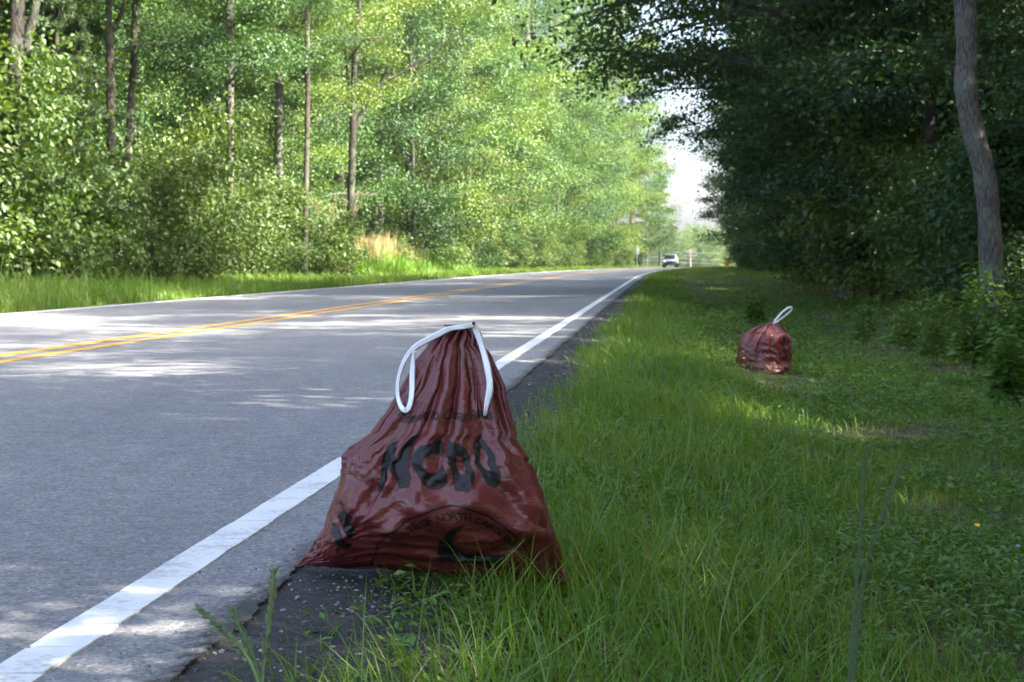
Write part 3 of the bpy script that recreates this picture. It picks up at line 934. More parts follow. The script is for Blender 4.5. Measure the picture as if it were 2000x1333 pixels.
place_tree('oak_tree', 'oak', float(line_x(37)) + 5.4, 37.0, 1.06, .3, 'spreading dark tree whose branches reach out over the road on the right', 'tree')
place_tree('oak_tree', 'oak', float(line_x(54)) + 7.5, 54.0, .9, 1.1, 'broad dark tree behind the one that overhangs the road, its edge dipping to the verge', 'tree')
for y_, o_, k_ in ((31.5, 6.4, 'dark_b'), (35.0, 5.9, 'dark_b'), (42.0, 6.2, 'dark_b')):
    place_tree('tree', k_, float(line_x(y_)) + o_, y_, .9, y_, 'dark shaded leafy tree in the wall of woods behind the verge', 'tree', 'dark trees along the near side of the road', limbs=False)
G2 = 'dark trees along the near side of the road'
LAB2 = 'dark shaded leafy tree in the wall of woods behind the verge'
y = 23.5; i = 0
while y < 235:
    off = 7.3 + rng.uniform(-.7, .9) + 1.1 * float(sm(50, 75, y))
    x = float(line_x(y)) + off
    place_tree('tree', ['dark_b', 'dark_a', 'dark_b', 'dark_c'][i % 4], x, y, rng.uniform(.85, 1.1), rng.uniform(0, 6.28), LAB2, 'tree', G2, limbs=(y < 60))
    y += rng.uniform(3.4, 5.0); i += 1

# ---- the woods behind both edges, beyond telling trees apart: one mass, with tree copies spread through it
def woods(name, pts, keys):
    """pts: (n,5) x y scale rot variant"""
    me = bpy.data.meshes.new(name)
    V = np.stack([pts[:, 0], pts[:, 1], ground_z(pts[:, 0], pts[:, 1])], -1)
    me.vertices.add(len(V)); me.vertices.foreach_set('co', V.astype(np.float32).reshape(-1))
    for nm, tp, a in (('sc', 'FLOAT', pts[:, 2]), ('rot', 'FLOAT', pts[:, 3]), ('var', 'INT', pts[:, 4])):
        at = me.attributes.new(nm, tp, 'POINT')
        at.data.foreach_set('value', a.astype(np.float32 if tp == 'FLOAT' else np.int32))
    o = tag(obj(name, me), kind='stuff')
    ng = bpy.data.node_groups.new(name, 'GeometryNodeTree')
    ng.interface.new_socket('Geometry', in_out='INPUT', socket_type='NodeSocketGeometry')
    ng.interface.new_socket('Geometry', in_out='OUTPUT', socket_type='NodeSocketGeometry')
    N = ng.nodes; Lk = ng.links
    gi = N.new('NodeGroupInput'); go = N.new('NodeGroupOutput'); jn = N.new('GeometryNodeJoinGeometry')
    m2p = N.new('GeometryNodeMeshToPoints'); Lk.new(gi.outputs[0], m2p.inputs[0])
    def attr(nm, tp):
        a = N.new('GeometryNodeInputNamedAttribute'); a.data_type = tp; a.inputs[0].default_value = nm
        return a.outputs[0]
    sca, rot, var = attr('sc', 'FLOAT'), attr('rot', 'FLOAT'), attr('var', 'INT')
    cx = N.new('ShaderNodeCombineXYZ'); Lk.new(rot, cx.inputs[2])
    for k, key in enumerate(keys):
        cmpn = N.new('FunctionNodeCompare'); cmpn.data_type = 'INT'; cmpn.operation = 'EQUAL'
        Lk.new(var, cmpn.inputs[2]); cmpn.inputs[3].default_value = k
        for part in ('crown', 'trunk'):
            src = next(q for q in bpy.data.objects if q.data == LIB[key][part])
            oi = N.new('GeometryNodeObjectInfo'); oi.transform_space = 'ORIGINAL'; oi.inputs[0].default_value = src
            oi.inputs[1].default_value = True
            ip = N.new('GeometryNodeInstanceOnPoints')
            Lk.new(m2p.outputs[0], ip.inputs['Points']); Lk.new(cmpn.outputs[0], ip.inputs['Selection'])
            Lk.new(oi.outputs['Geometry'], ip.inputs['Instance']); Lk.new(cx.outputs[0], ip.inputs['Rotation']); Lk.new(sca, ip.inputs['Scale'])
            Lk.new(ip.outputs[0], jn.inputs[0])
    Lk.new(jn.outputs[0], go.inputs[0])
    o.modifiers.new('woods', 'NODES').node_group = ng
    return o

def rows(offs, y0, y1, step, keys, sc0, sc1, seed):
    rg = np.random.default_rng(seed); out = []
    for off in offs:
        y = y0 + rg.uniform(0, step)
        while y < y1:
            o = off + rg.normal(0, .8)
            out.append((float(line_x(y)) + o, y, rg.uniform(sc0, sc1), rg.uniform(0, 6.28), rg.integers(0, keys)))
            y += step * rg.uniform(.75, 1.3)
    return np.array(out)

woods('woods', rows((-23.5, -29, -35, -42, -50), 18, 245, 5.6, 4, .95, 1.3, 31), ['broad_a', 'broad_b', 'broad_c', 'broad_d'])
P1 = rows((12, 17, 23, 30), -34, 245, 5.8, 3, .7, .95, 32)
P1 = P1[~((P1[:, 1] > 15) & (P1[:, 1] < 18) & (P1[:, 0] < 13))]  # gap cut in the rows to let a sun patch reach the road
P2 = np.vstack([rows((6.8,), -36, 10, 4.2, 3, .82, 1.05, 38), rows((9.8,), -36, -10, 4.2, 3, .85, 1.0, 35)])  # unseen rows beside and behind the camera, set to shade bag and grass
P2 = P2[(P2[:, 0] > .36 * P2[:, 1] + 3.0) & ~((P2[:, 1] > 15.5) & (P2[:, 1] < 18.5))]
P3 = rows((10.4,), 10.5, 21, 4.6, 3, .85, 1.0, 36)  # unseen row just out of view, added to break up the sun on the road
P2 = np.vstack([P2, P3, [[6.3, 1.2, 1.0, 1.0, 0]]])  # the single tree is added out of view to keep sun off the bag
woods('woods', np.vstack([P1, P2]), ['dark_a', 'dark_b', 'dark_c'])
# far wood where the road bends away
rg = np.random.default_rng(9)
n = 110
yy = rg.uniform(430, 520, n); u = rg.uniform(.085, .165, n)
woods('woods', np.stack([u * yy, yy, rg.uniform(.50, .74, n), rg.uniform(0, 6.28, n), rg.integers(0, 2, n)], -1), ['broad_a', 'broad_c'])

# ---- pines at the far bend
def pine_lib():
    rg = np.random.default_rng(55)
    limbs, twigs = skeleton(55, 2.0, 14.5, 2.9, 34, 'cone', (-8, 18), 4)
    T = np.array([t[0] for t in twigs]); n = 42000
    k = rg.integers(0, len(T), n)
    P = T[k] + rg.normal(0, 1, (n, 3)) * [.12, .12, .07]
    D = rand_unit(rg, n); D[:, 2] += .25
    V, F = leaves(P, D, rand_unit(rg, n), rg.uniform(.18, .30, n), rg.uniform(.025, .045, n), .1)
    zz = np.linspace(-.4, 14.5, 14)
    Vt, Ft = tube_np(np.stack([.05 * np.sin(zz), .05 * np.cos(zz * .7), zz], -1), .19 * (1 - .85 * np.clip(zz / 15, 0, 1)), 9)
    LIB['pine'] = dict(crown=np_mesh('crown', V, F, MAT['needles']), trunk=np_mesh('trunk', Vt, Ft, MAT['bark_brown'], True), limbs=[limb_mesh(l, MAT['bark_brown'], 4) for l in limbs])
pine_lib()
for px, off, s, lab in ((1288, -13, 1.2, 'tallest dark pine beside the bend of the road'), (1262, -14, 1.0, 'dark pine with broad boughs left of the tallest pine'), (1311, -13.5, .62, 'pale sunlit pine just above the approaching car')):
    yy = edge_y(px, off)
    place_tree('pine_tree', 'pine', (px - CX) / FPX * yy, yy, s, px, lab, 'pine tree', limbs=False)
# a pine among the leaves at the left end of the wood
place_tree('pine_tree', 'pine', (120 - CX) / FPX * 39, 39.0, .62, 2.0, 'small pine with brown tinged needles at the left end of the wood', 'pine tree', limbs=False)
# ------------------------------------------------------------------ bushes, weeds, dead brush
def bush(label, px, off, key, s, sz=1.0, rz=0.0, group=None, name='bush', yy=None):
    y = yy or edge_y(px, off)
    return place_tree(name, key, (px - CX) / FPX * y, y, s, rz, label, 'bush', group, limbs=False, trunk=True, sz=sz)

BL = [(40, -13.0, 'shrub_a', 1.5, 1.15, 'big dark bush under the leaning trunk at the left end of the wood'),
      (128, -13.2, 'shrub_b', 1.4, 1.3, 'low dark bush below the white slim trunk glimpsed left of the paired trunks'),
      (190, -12.8, 'shrub_a', 1.05, 1.0, 'brown tinged bush at the foot of the straight brown trunk'),
      (290, -13.0, 'shrub_a', 1.1, 1.1, 'yellow green bush between the paired trunks and the dark thicket'),
      (392, -13.0, 'shrub_a', 1.5, 1.15, 'rounded dark green thicket in front of the dark tall trunk'),
      (492, -12.8, 'shrub_b', 1.4, 1.2, 'low green bush between the dark thicket and the vine wrapped trunk'),
      (556, -13.0, 'shrub_c', 1.15, .95, 'tapering bush of ivy climbing round the foot of the vine wrapped trunk'),
      (640, -12.6, 'shrub_b', 1.4, 1.0, 'sunlit bush growing under the dead reddish brush'),
      (770, -13.2, 'shrub_b', 1.1, .8, 'bright bush among the tall weeds right of the black forked trunk'),
      (860, -13.6, 'shrub_a', 1.5, .9, 'sunlit bush left of the pale bare trunk'),
      (975, -13.8, 'shrub_c', 1.6, .9, 'sunlit bush right of the pale bare trunk')]
for k, (px, off, key, s, sz, lab) in enumerate(BL):
    bush(lab, px, off, key, s, sz, k * 1.7)
rg = np.random.default_rng(61)
y = 30.0
while y < 230:
    off = -13.6 + rg.uniform(-.6, .5) - (.4 if y < 90 else 0) + (1.2 if y > 95 else 0)
    place_tree('bush', ['shrub_a', 'shrub_b', 'shrub_c'][int(rg.integers(0, 3))], float(line_x(y)) + off, y, rg.uniform(.9, 1.5), rg.uniform(0, 6.3), 'leafy green bush at the foot of the sunlit wood across the road', 'bush', 'bushes at the foot of the sunlit wood', limbs=False)
    y += rg.uniform(2.6, 4.6)
    if 72 < y < 97: y = 97.0
y = 17.0
while y < 200:
    off = 6.0 + rg.uniform(-.5, .6) + 1.4 * float(sm(45, 70, y))
    place_tree('bush', ['shrub_a', 'shrub_b', 'shrub_c'][int(rg.integers(0, 3))], float(line_x(y)) + off, y, rg.uniform(.8, 1.35) * (.42 if y < 23 else 1), rg.uniform(0, 6.3), 'dark leafy bush at the foot of the shaded wood', 'bush', 'bushes at the foot of the shaded wood', limbs=False)
    y += rg.uniform(2.2, 4.0)

def tall_weeds():
    rg = np.random.default_rng(71)
    n = 9000
    y = rg.uniform(70, 118, n); o = rg.uniform(-15.5, -11.4, n); x = line_x(y) + o
    h = rg.uniform(.7, 1.7, n) * (.55 + .6 * sm(-11.4, -13.4, o)) * (.8 + .4 * fbm(x, y, 2.0, 3))
    V, F = blades(np.stack([x, y, ground_z(x, y)], -1), h, rg.uniform(.035, .07, n), rg.uniform(0, 6.28, n), np.abs(rg.normal(.2, .2, n)), seg=3)
    tag(obj('tall_weeds', np_mesh('tall_weeds', V, F, MAT['grass'])), kind='stuff')
    n = 3400
    y = 84 + rg.normal(0, 5.5, n); o = rg.uniform(-15.3, -12.8, n); x = line_x(y) + o
    h = rg.uniform(.9, 2.3, n) * (.8 + .5 * fbm(x, y, 1.6, 5))
    V, F = blades(np.stack([x, y, ground_z(x, y)], -1), h, rg.uniform(.03, .055, n), rg.uniform(0, 6.28, n), np.abs(rg.normal(.15, .12, n)), seg=3)
    tag(obj('dry_tall_grass', np_mesh('dry_tall_grass', V, F, MAT['straw'])), kind='stuff')
tall_weeds()

def dead_brush():
    rg = np.random.default_rng(72)
    y = edge_y(655, -12.6); x = (655 - CX) / FPX * y
    it = []
    for k in range(26):
        az, h = rg.uniform(0, 6.28), rg.uniform(1.6, 4.4)
        b = np.array([rg.normal(0, .35), rg.normal(0, .35), -.05])
        s = np.linspace(0, 1, 7)
        p = b + np.stack([np.cos(az) * .35 * h * s ** 1.6, np.sin(az) * .35 * h * s ** 1.6, h * s], -1) + rg.normal(0, .05, (7, 3)) * s[:, None]
        it.append(tube_np(p, .022 * (1 - .8 * s), 4))
        for j in range(5):
            q = p[rg.integers(2, 6)]
            l = rg.uniform(.3, .9); a2 = rg.uniform(0, 6.28)
            s2 = np.linspace(0, 1, 4)
            p2 = q + np.stack([np.cos(a2) * l * s2, np.sin(a2) * l * s2, l * (.7 * s2 - .5 * s2 ** 2)], -1)
            it.append(tube_np(p2, .010 * (1 - .7 * s2), 3))
    V, F = join_np(it)
    t = tag(empty('dead_bush', (x, y, float(ground_z(x, y)))), 'dead leafless bush of reddish bare twigs left of the black forked trunk', 'bush')
    obj('twigs', np_mesh('twigs', V, F, MAT['twig']), t)['kind'] = 'stuff'
dead_brush()

def bare_branch(label, pts, y, mat, seed):
    rg = np.random.default_rng(seed)
    P = np.array([at_y(px, py, y + .3 * i)[:] for i, (px, py, w) in enumerate(pts)])
    it = [tube_np(P, [w * .5 * y / FPX for _, _, w in pts], 5)]
    return it

# leafy weeds standing on the right verge
def leafy_weed(label, px, py_top, y, h, n, seed, lw=.05, nstem=3, name='leafy_weed', cat='weed', group=None):
    rg = np.random.default_rng(seed)
    x = at_y(px, 600, y).x
    z = float(ground_z(x, y))
    t = tag(empty(name, (x, y, z)), label, cat, group)
    st, lf = [], []
    for k in range(nstem):
        az = rg.uniform(0, 6.28); hh = h * rg.uniform(.65, 1.0); sp = rg.uniform(.08, .34) * h
        s = np.linspace(0, 1, 7)
        p = np.stack([np.cos(az) * sp * s ** 1.4 + rg.normal(0, .05 * h), np.sin(az) * sp * s ** 1.4 + rg.normal(0, .05 * h), hh * s - .03], -1)
        st.append(tube_np(p, .0055 * h ** .5 * (1.1 - s), 5))
        m = n
        u = rg.uniform(.12, 1, m); i = np.minimum((u * 6).astype(int), 5); f = u * 6 - i
        b = p[i] * (1 - f)[:, None] + p[i + 1] * f[:, None]
        a = rg.uniform(0, 6.28, m)
        pet = rg.uniform(.02, .10, m) * (1.3 - .8 * u)
        P = b + np.stack([np.cos(a) * pet, np.sin(a) * pet, .02 + .3 * pet], -1)
        D = np.stack([np.cos(a), np.sin(a), rg.normal(-.15, .3, m)], -1)
        L = lw * rg.uniform(.7, 1.5, m) * (1.25 - .55 * u)
        lf.append(leaves(P, D, np.array([0, 0, 1.0]) + rg.normal(0, .3, (m, 3)), L, L * rg.uniform(.45, .62, m), .14))
    V, F = join_np(st); obj('stem', np_mesh('stem', V, F, MAT['seedstem'], True), t)
    V, F = join_np(lf); obj('leaves', np_mesh('leaves', V, F, MAT['leaf_weed']), t)['kind'] = 'stuff'
    return t
for k, (px, y, h, n, ns, lw, lab) in enumerate([
        (1985, 13.2, 1.05, 130, 9, .085, 'big leafy weed clump cut by the right edge of the picture, below the curved trunk'),
        (1905, 14.6, .95, 120, 8, .075, 'leafy weed clump just under the foot of the curved grey trunk'),
        (1835, 15.8, .80, 110, 7, .06, 'leafy weed with a tall upright tip left of the curved trunk'),
        (1975, 11.2, .62, 110, 8, .07, 'low broad leaved weed at the right edge in front of the big clump'),
        (1770, 18.2, .62, 100, 7, .06, 'small bushy weed at the foot of the dark wood behind the yellowish grass'),
        (1690, 20.0, .66, 90, 6, .06, 'feathery weed right of the smaller red bag beside the shaded wood'),
        (1475, 26.0, .75, 100, 7, .08, 'weed clump standing behind the smaller red bag at the foot of the wood')]):
    leafy_weed(lab, px, 600, y, h, n, 80 + k, lw, ns)

# seed-head grass stalks close to the lens
def stalk(label, pts, y, w0=.0055, head=.0085, frac=.55, group=None, cat='grass stalk', mat='seedstem'):
    P = np.array([at_y(px, py, y + .05 * i)[:] for i, (px, py) in enumerate(pts)])
    gz = float(ground_z(P[0, 0], P[0, 1]))
    if gz < P[0, 2]:
        P = np.vstack([[P[0, 0], P[0, 1], gz - .01], P])
    t = np.linspace(0, 1, len(P)); ti = np.linspace(0, 1, 24)
    P = np.stack([np.interp(ti, t, P[:, k]) for k in range(3)], -1)
    for _ in range(6): P[1:-1] = .25 * P[:-2] + .5 * P[1:-1] + .25 * P[2:]
    r = np.where(ti < frac, w0 * .5, head * .5)
    r = r * np.where(ti > .93, (1.02 - ti) / .09, 1)
    root = tag(empty('grass_stalk', tuple(P[0])), label, cat, group)
    V, F = tube_np(P - P[0], np.full(24, w0 * .45), 5)
    obj('stem', np_mesh('stem', V, F, MAT[mat], True), root)
    rg = np.random.default_rng(len(pts) + int(abs(pts[0][0])))
    n = 90
    u = rg.uniform(frac, 1, n); i = np.minimum((u * 23).astype(int), 22); f = (u * 23 - i)[:, None]
    b = (P - P[0])[i] * (1 - f) + (P - P[0])[i + 1] * f
    dd = (P[-1] - P[-4]); dd = dd / np.linalg.norm(dd)
    V, F = leaves(b, dd + rand_unit(rg, n) * .55, rand_unit(rg, n), np.full(n, head * 1.5), np.full(n, head * .62), .3)
    obj('seed_head', np_mesh('seed_head', V, F, MAT[mat]), root)
stalk('blurred grass stalk with the leftmost drooping head, close to the lens over the dark shoulder', [(550, 1560), (505, 1310), (455, 1245), (388, 1190)], 1.8)
stalk('short blurred grass stalk between two longer ones, close to the lens over the dark shoulder', [(552, 1560), (510, 1310), (478, 1245), (452, 1195)], 1.82)
stalk('upright blurred grass stalk with a straight head, close to the lens over the dark shoulder', [(500, 1560), (513, 1320), (525, 1220), (535, 1115)], 1.8)
stalk('tall upright blurred grass stalk close to the lens over the right hand grass', [(1640, 1600), (1668, 1200), (1682, 1050), (1688, 880)], .95, .0022, .003, frac=.35, mat='seedstem_dark')
stalk('tilted blurred grass stalk leaning right close to the lens over the grass', [(1645, 1600), (1680, 1150), (1712, 1030), (1765, 900)], .97, .0022, .003, frac=.45, mat='seedstem_dark')
stalk('thin dry grass stalk leaning over the dark shoulder right of the large bag', [(1045, 880), (1062, 800), (1080, 710)], 5.2, .003, .006, .7)
stalk('dark thin seed stalk standing in the grass left of the smaller bag', [(1233, 700), (1236, 650), (1240, 615)], 9.0, .004, .006, .3)
stalk('dark slanting seed stalk in the grass halfway to the smaller bag', [(1296, 720), (1292, 690), (1288, 660)], 9.5, .004, .007, .3)
stalk('thin seed stalk in the middle of the grass below the smaller bag', [(1478, 930), (1484, 870), (1492, 815)], 5.6, .003, .005, .5)

# broad-leaved sprouts close by
for k, (px, y, h, lab) in enumerate([(1235, 3.0, .10, 'pale broad leaved sprout in the near grass right of the large bag'), (1990, 3.1, .11, 'pale broad leaved sprout at the lower right corner'),
                                     (1080, 3.45, .09, 'small pale leaved sprout at the right foot of the large bag'), (1050, 2.75, .08, 'small leafy sprout in the near grass below the large bag')]):
    leafy_weed(lab, px, 1200, y, h, 16, 120 + k, .035, 3, 'sprout', 'weed')

# flowers
def flower(label, px, py, y, mat, r, npet):
    c = at_y(px, py, y)
    z0 = float(ground_z(c.x, c.y))
    t = tag(empty('flower', (c.x, c.y, z0)), label, 'flower')
    h = c.z - z0
    s = np.linspace(0, 1, 6)
    V, F = tube_np(np.stack([.02 * np.sin(s * 2), 0 * s, h * s], -1), np.full(6, .0016), 5)
    obj('stem', np_mesh('stem', V, F, MAT['seedstem']), t)
    a = np.arange(npet) / npet * 2 * np.pi
    for aa in a:
        P = np.array([[.02 * math.sin(2), 0, h]])
        D = np.array([[math.cos(aa), math.sin(aa) - .35, .55 + .4 * math.sin(aa)]])
        V, F = leaves(P, D, np.array([[0, -.7, .7]]), r, r * .62, .1)
        obj('petal', np_mesh('petal', V, F, mat), t)
flower('small yellow flower in the grass at the right', 1896, 1028, 4.6, MAT['yellow_petal'], .011, 9)
flower('tiny violet flower near the right edge below the yellow one', 1976, 1068, 4.5, MAT['violet_petal'], .008, 5)

# ------------------------------------------------------------------ poles and cables
def utility_pole(label, x, y, h, arms=1, wire_parts=(), sc_=1.0):
    z = float(ground_z(x, y))
    t = tag(empty('utility_pole', (x, y, z)), label, 'utility pole')
    zz = np.linspace(-.3, h, 8)
    V, F = tube_np(np.stack([0 * zz, 0 * zz, zz], -1), np.linspace(.17, .12, 8), 12)
    obj('post', np_mesh('post', V, F, MAT['wood_pole'], True), t)
    for k in range(arms):
        bm = bmesh.new(); zc = h - .35 - .95 * k
        box_bm(bm, -1.2, 1.2, -.17, -.06, zc - .06, zc + .06, .01)
        obj_ = bm_obj('crossarm', bm, MAT['wood_pole'], t)
        for xx in (-1.05, -.45, .45, 1.05):
            V, F = tube_np([[xx, -.115, zc + .06], [xx, -.115, zc + .11], [xx, -.115, zc + .16], [xx, -.115, zc + .2]], [.03, .05, .05, .025], 8)
            obj('insulator', np_mesh('insulator', V, F, MAT['galv'], True), t)
    return t
def cable(label, a, b, sag, r, mat, group=None, name='cable'):
    a, b = np.array(a), np.array(b)
    s = np.linspace(0, 1, 25)
    P = a + (b - a) * s[:, None]
    P[:, 2] -= sag * 4 * s * (1 - s)
    V, F = tube_np(P, np.full(25, r), 5)
    tag(obj(name, np_mesh(name, V, F, mat, True)), label, 'cable', group)
yP = 95.0; xP = (745 - CX) / FPX * yP
utility_pole('weathered utility pole standing among the trees behind the tall weeds', xP, yP, 9.4)
bm = bmesh.new(); box_bm(bm, -.05, .05, -.03, .03, 0, 2.6, .01)
gw = tag(bm_obj('guy_guard', bm, MAT['galv']), 'pale guard tube on the guy cable beside the weathered pole', 'cable guard')
gw.location = (xP - .35, yP - .5, float(ground_z(xP, yP)) + 1.6); gw.rotation_euler = (0, R(4), 0)
zP = float(ground_z(xP, yP))
xA = float(line_x(36)) - 16.2
cable('dark cable running through the leaves at the upper left', (xA, 36, 7.7), (xP, yP, zP + 8.6), .35, .016, MAT['wire'])
xB = float(line_x(170)) - 15
cable('pale cable slanting down right of the weathered pole', (xP, yP, zP + 8.2), (xB, 170, 8.2), .5, .02, MAT['wire_pale'])
yF = 330.0
tF = utility_pole('far pale utility pole with crossarms where the road bends away', (1348 - CX) / FPX * yF, yF, (HORIZON - 488) / FPX * yF + .7 - float(ground_z((1348 - CX) / FPX * yF, yF)), 2)
xF = (1348 - CX) / FPX * yF
for k, (py, lab) in enumerate(((490.5, 'topmost of the far cables crossing at the bend'), (503, 'middle of the far cables crossing at the bend'), (511, 'lowest of the far cables crossing at the bend'))):
    za = CAM_H + (HORIZON - py) / FPX * yF
    cable(lab, (xF - 9, yF + 1, za + .15 * k), (xF + 6, yF - 2, za - .5), .1, .022, MAT['wire_pale'])

# ------------------------------------------------------------------ road signs and the car
def sign_back():
    y = 205.0; x = (1244 - CX) / FPX * y
    z = float(ground_z(x, y))
    t = tag(empty('road_sign', (x, y, z)), 'grey back of a road sign at the left of the bend', 'road sign')
    bm = bmesh.new(); box_bm(bm, -.04, .04, -.04, .04, 0, 3.0, .005); bm_obj('post', bm, MAT['galv'], t)
    bm = bmesh.new(); box_bm(bm, -.28, .28, .045, .065, 1.75, 2.6, .02); bm_obj('plate', bm, MAT['concrete'], t)
sign_back()
def sign_orange():
    y = 130.0; x = (1419 - CX) / FPX * y
    z = float(ground_z(x, y))
    t = tag(empty('road_sign', (x, y, z)), 'small orange diamond sign on the verge beside the dark wood', 'road sign')
    bm = bmesh.new()
    for a in (-1, 1):
        box_bm(bm, -.025 + a * .0, .025, -.02, .02, 0, .5)
    bmesh.ops.remove_doubles(bm, verts=bm.verts, dist=.0001)
    bm_obj('post', bm, MAT['galv'], t)
    bm = bmesh.new(); box_bm(bm, -.21, .21, -.01, .01, -.21, .21, .004)
    p = bm_obj('plate', bm, MAT['orange_sign'], t); p.location = (0, -.035, .55); p.rotation_euler = (0, R(45), 0)
sign_orange()

def car():
    y = 206.0; x = (1309 - CX) / FPX * y
    z = float(drop(y))
    t = tag(empty('car', (x, y, z), R(-10)), 'silver car with a dark windscreen coming round the far bend', 'car')
    def loft(secs, mat, name, parent=t, smooth=True):
        """secs: list of (y, [(x,z)...] half outline from bottom centre up); mirrored"""
        V, k = [], None
        for yy, pr in secs:
            full = [(a, c) for a, c in pr] + [(-a, c) for a, c in reversed(pr)]
            k = len(full)
            V += [(a, yy, c) for a, c in full]
        n = len(secs)
        i = np.arange(n - 1)[:, None] * k; j = np.arange(k)[None, :]; j2 = (j + 1) % k
        Q = np.stack([i + j, i + j2, i + k + j2, i + k + j], -1).reshape(-1, 4)
        me = np_mesh(name, V, [Q, np.array([list(range(k))[::-1]]), np.array([[(n - 1) * k + q for q in range(k)]])], mat, smooth)
        return obj(name, me, parent)
    lo = lambda w, zt: [(w * .86, .30), (w, .42), (w, .70), (w * .97, zt - .08), (w * .88, zt)]
    loft([(-2.25, lo(.70, .78)), (-2.12, lo(.84, .92)), (-1.6, lo(.90, 1.02)), (-.85, lo(.92, 1.08)), (.2, lo(.93, 1.08)), (1.5, lo(.92, 1.10)), (2.15, lo(.86, 1.08)), (2.3, lo(.74, .98))], MAT['car_paint'], 'body')
    cb = lambda w, zt: [(w, 1.02), (w * .98, 1.12), (w * .86, zt - .04), (w * .74, zt)]
    loft([(-.95, cb(.80, 1.14)), (-.25, cb(.82, 1.62)), (.4, cb(.82, 1.70)), (1.5, cb(.80, 1.66)), (2.1, cb(.76, 1.20))], MAT['car_paint'], 'cabin')
    loft([(-.985, [(.70, 1.10), (.68, 1.15)]), (-.33, [(.64, 1.57), (.60, 1.585)])], MAT['car_glass'], 'windscreen', smooth=False)
    for sgn in (-1, 1):
        bm = bmesh.new(); box_bm(bm, -.16, .16, -.06, .04, -.07, .07, .025)
        o = bm_obj('headlight', bm, MAT['lamp_clear'], t, True); o.location = (sgn * .60, -2.16, .80)
        bm = bmesh.new(); box_bm(bm, -.10, .10, -.05, .05, -.06, .06, .02)
        o = bm_obj('mirror', bm, MAT['car_paint'], t, True); o.location = (sgn * 1.0, -.75, 1.15)
        for yy in (-1.42, 1.42):
            V, F = tube_np([[-.11, 0, 0], [-.1, 0, 0], [.1, 0, 0], [.11, 0, 0]], [.28, .33, .33, .28], 20)
            wh = obj('wheel', np_mesh('wheel', V, F, MAT['rubber'], True), t, (sgn * .80, yy, .33))
            V, F = tube_np([[-.118, 0, 0], [0, 0, 0], [.118, 0, 0]], [.19, .2, .19], 16)
            obj('rim', np_mesh('rim', V, F, MAT['galv'], True), wh)
    bm = bmesh.new(); box_bm(bm, -.42, .42, -2.285, -2.20, .62, .78, .02); bm_obj('grille', bm, MAT['rubber'], t)
    bm = bmesh.new(); box_bm(bm, -.72, .72, -2.30, -2.16, .36, .55, .03); bm_obj('bumper', bm, MAT['rubber'], t)
car()
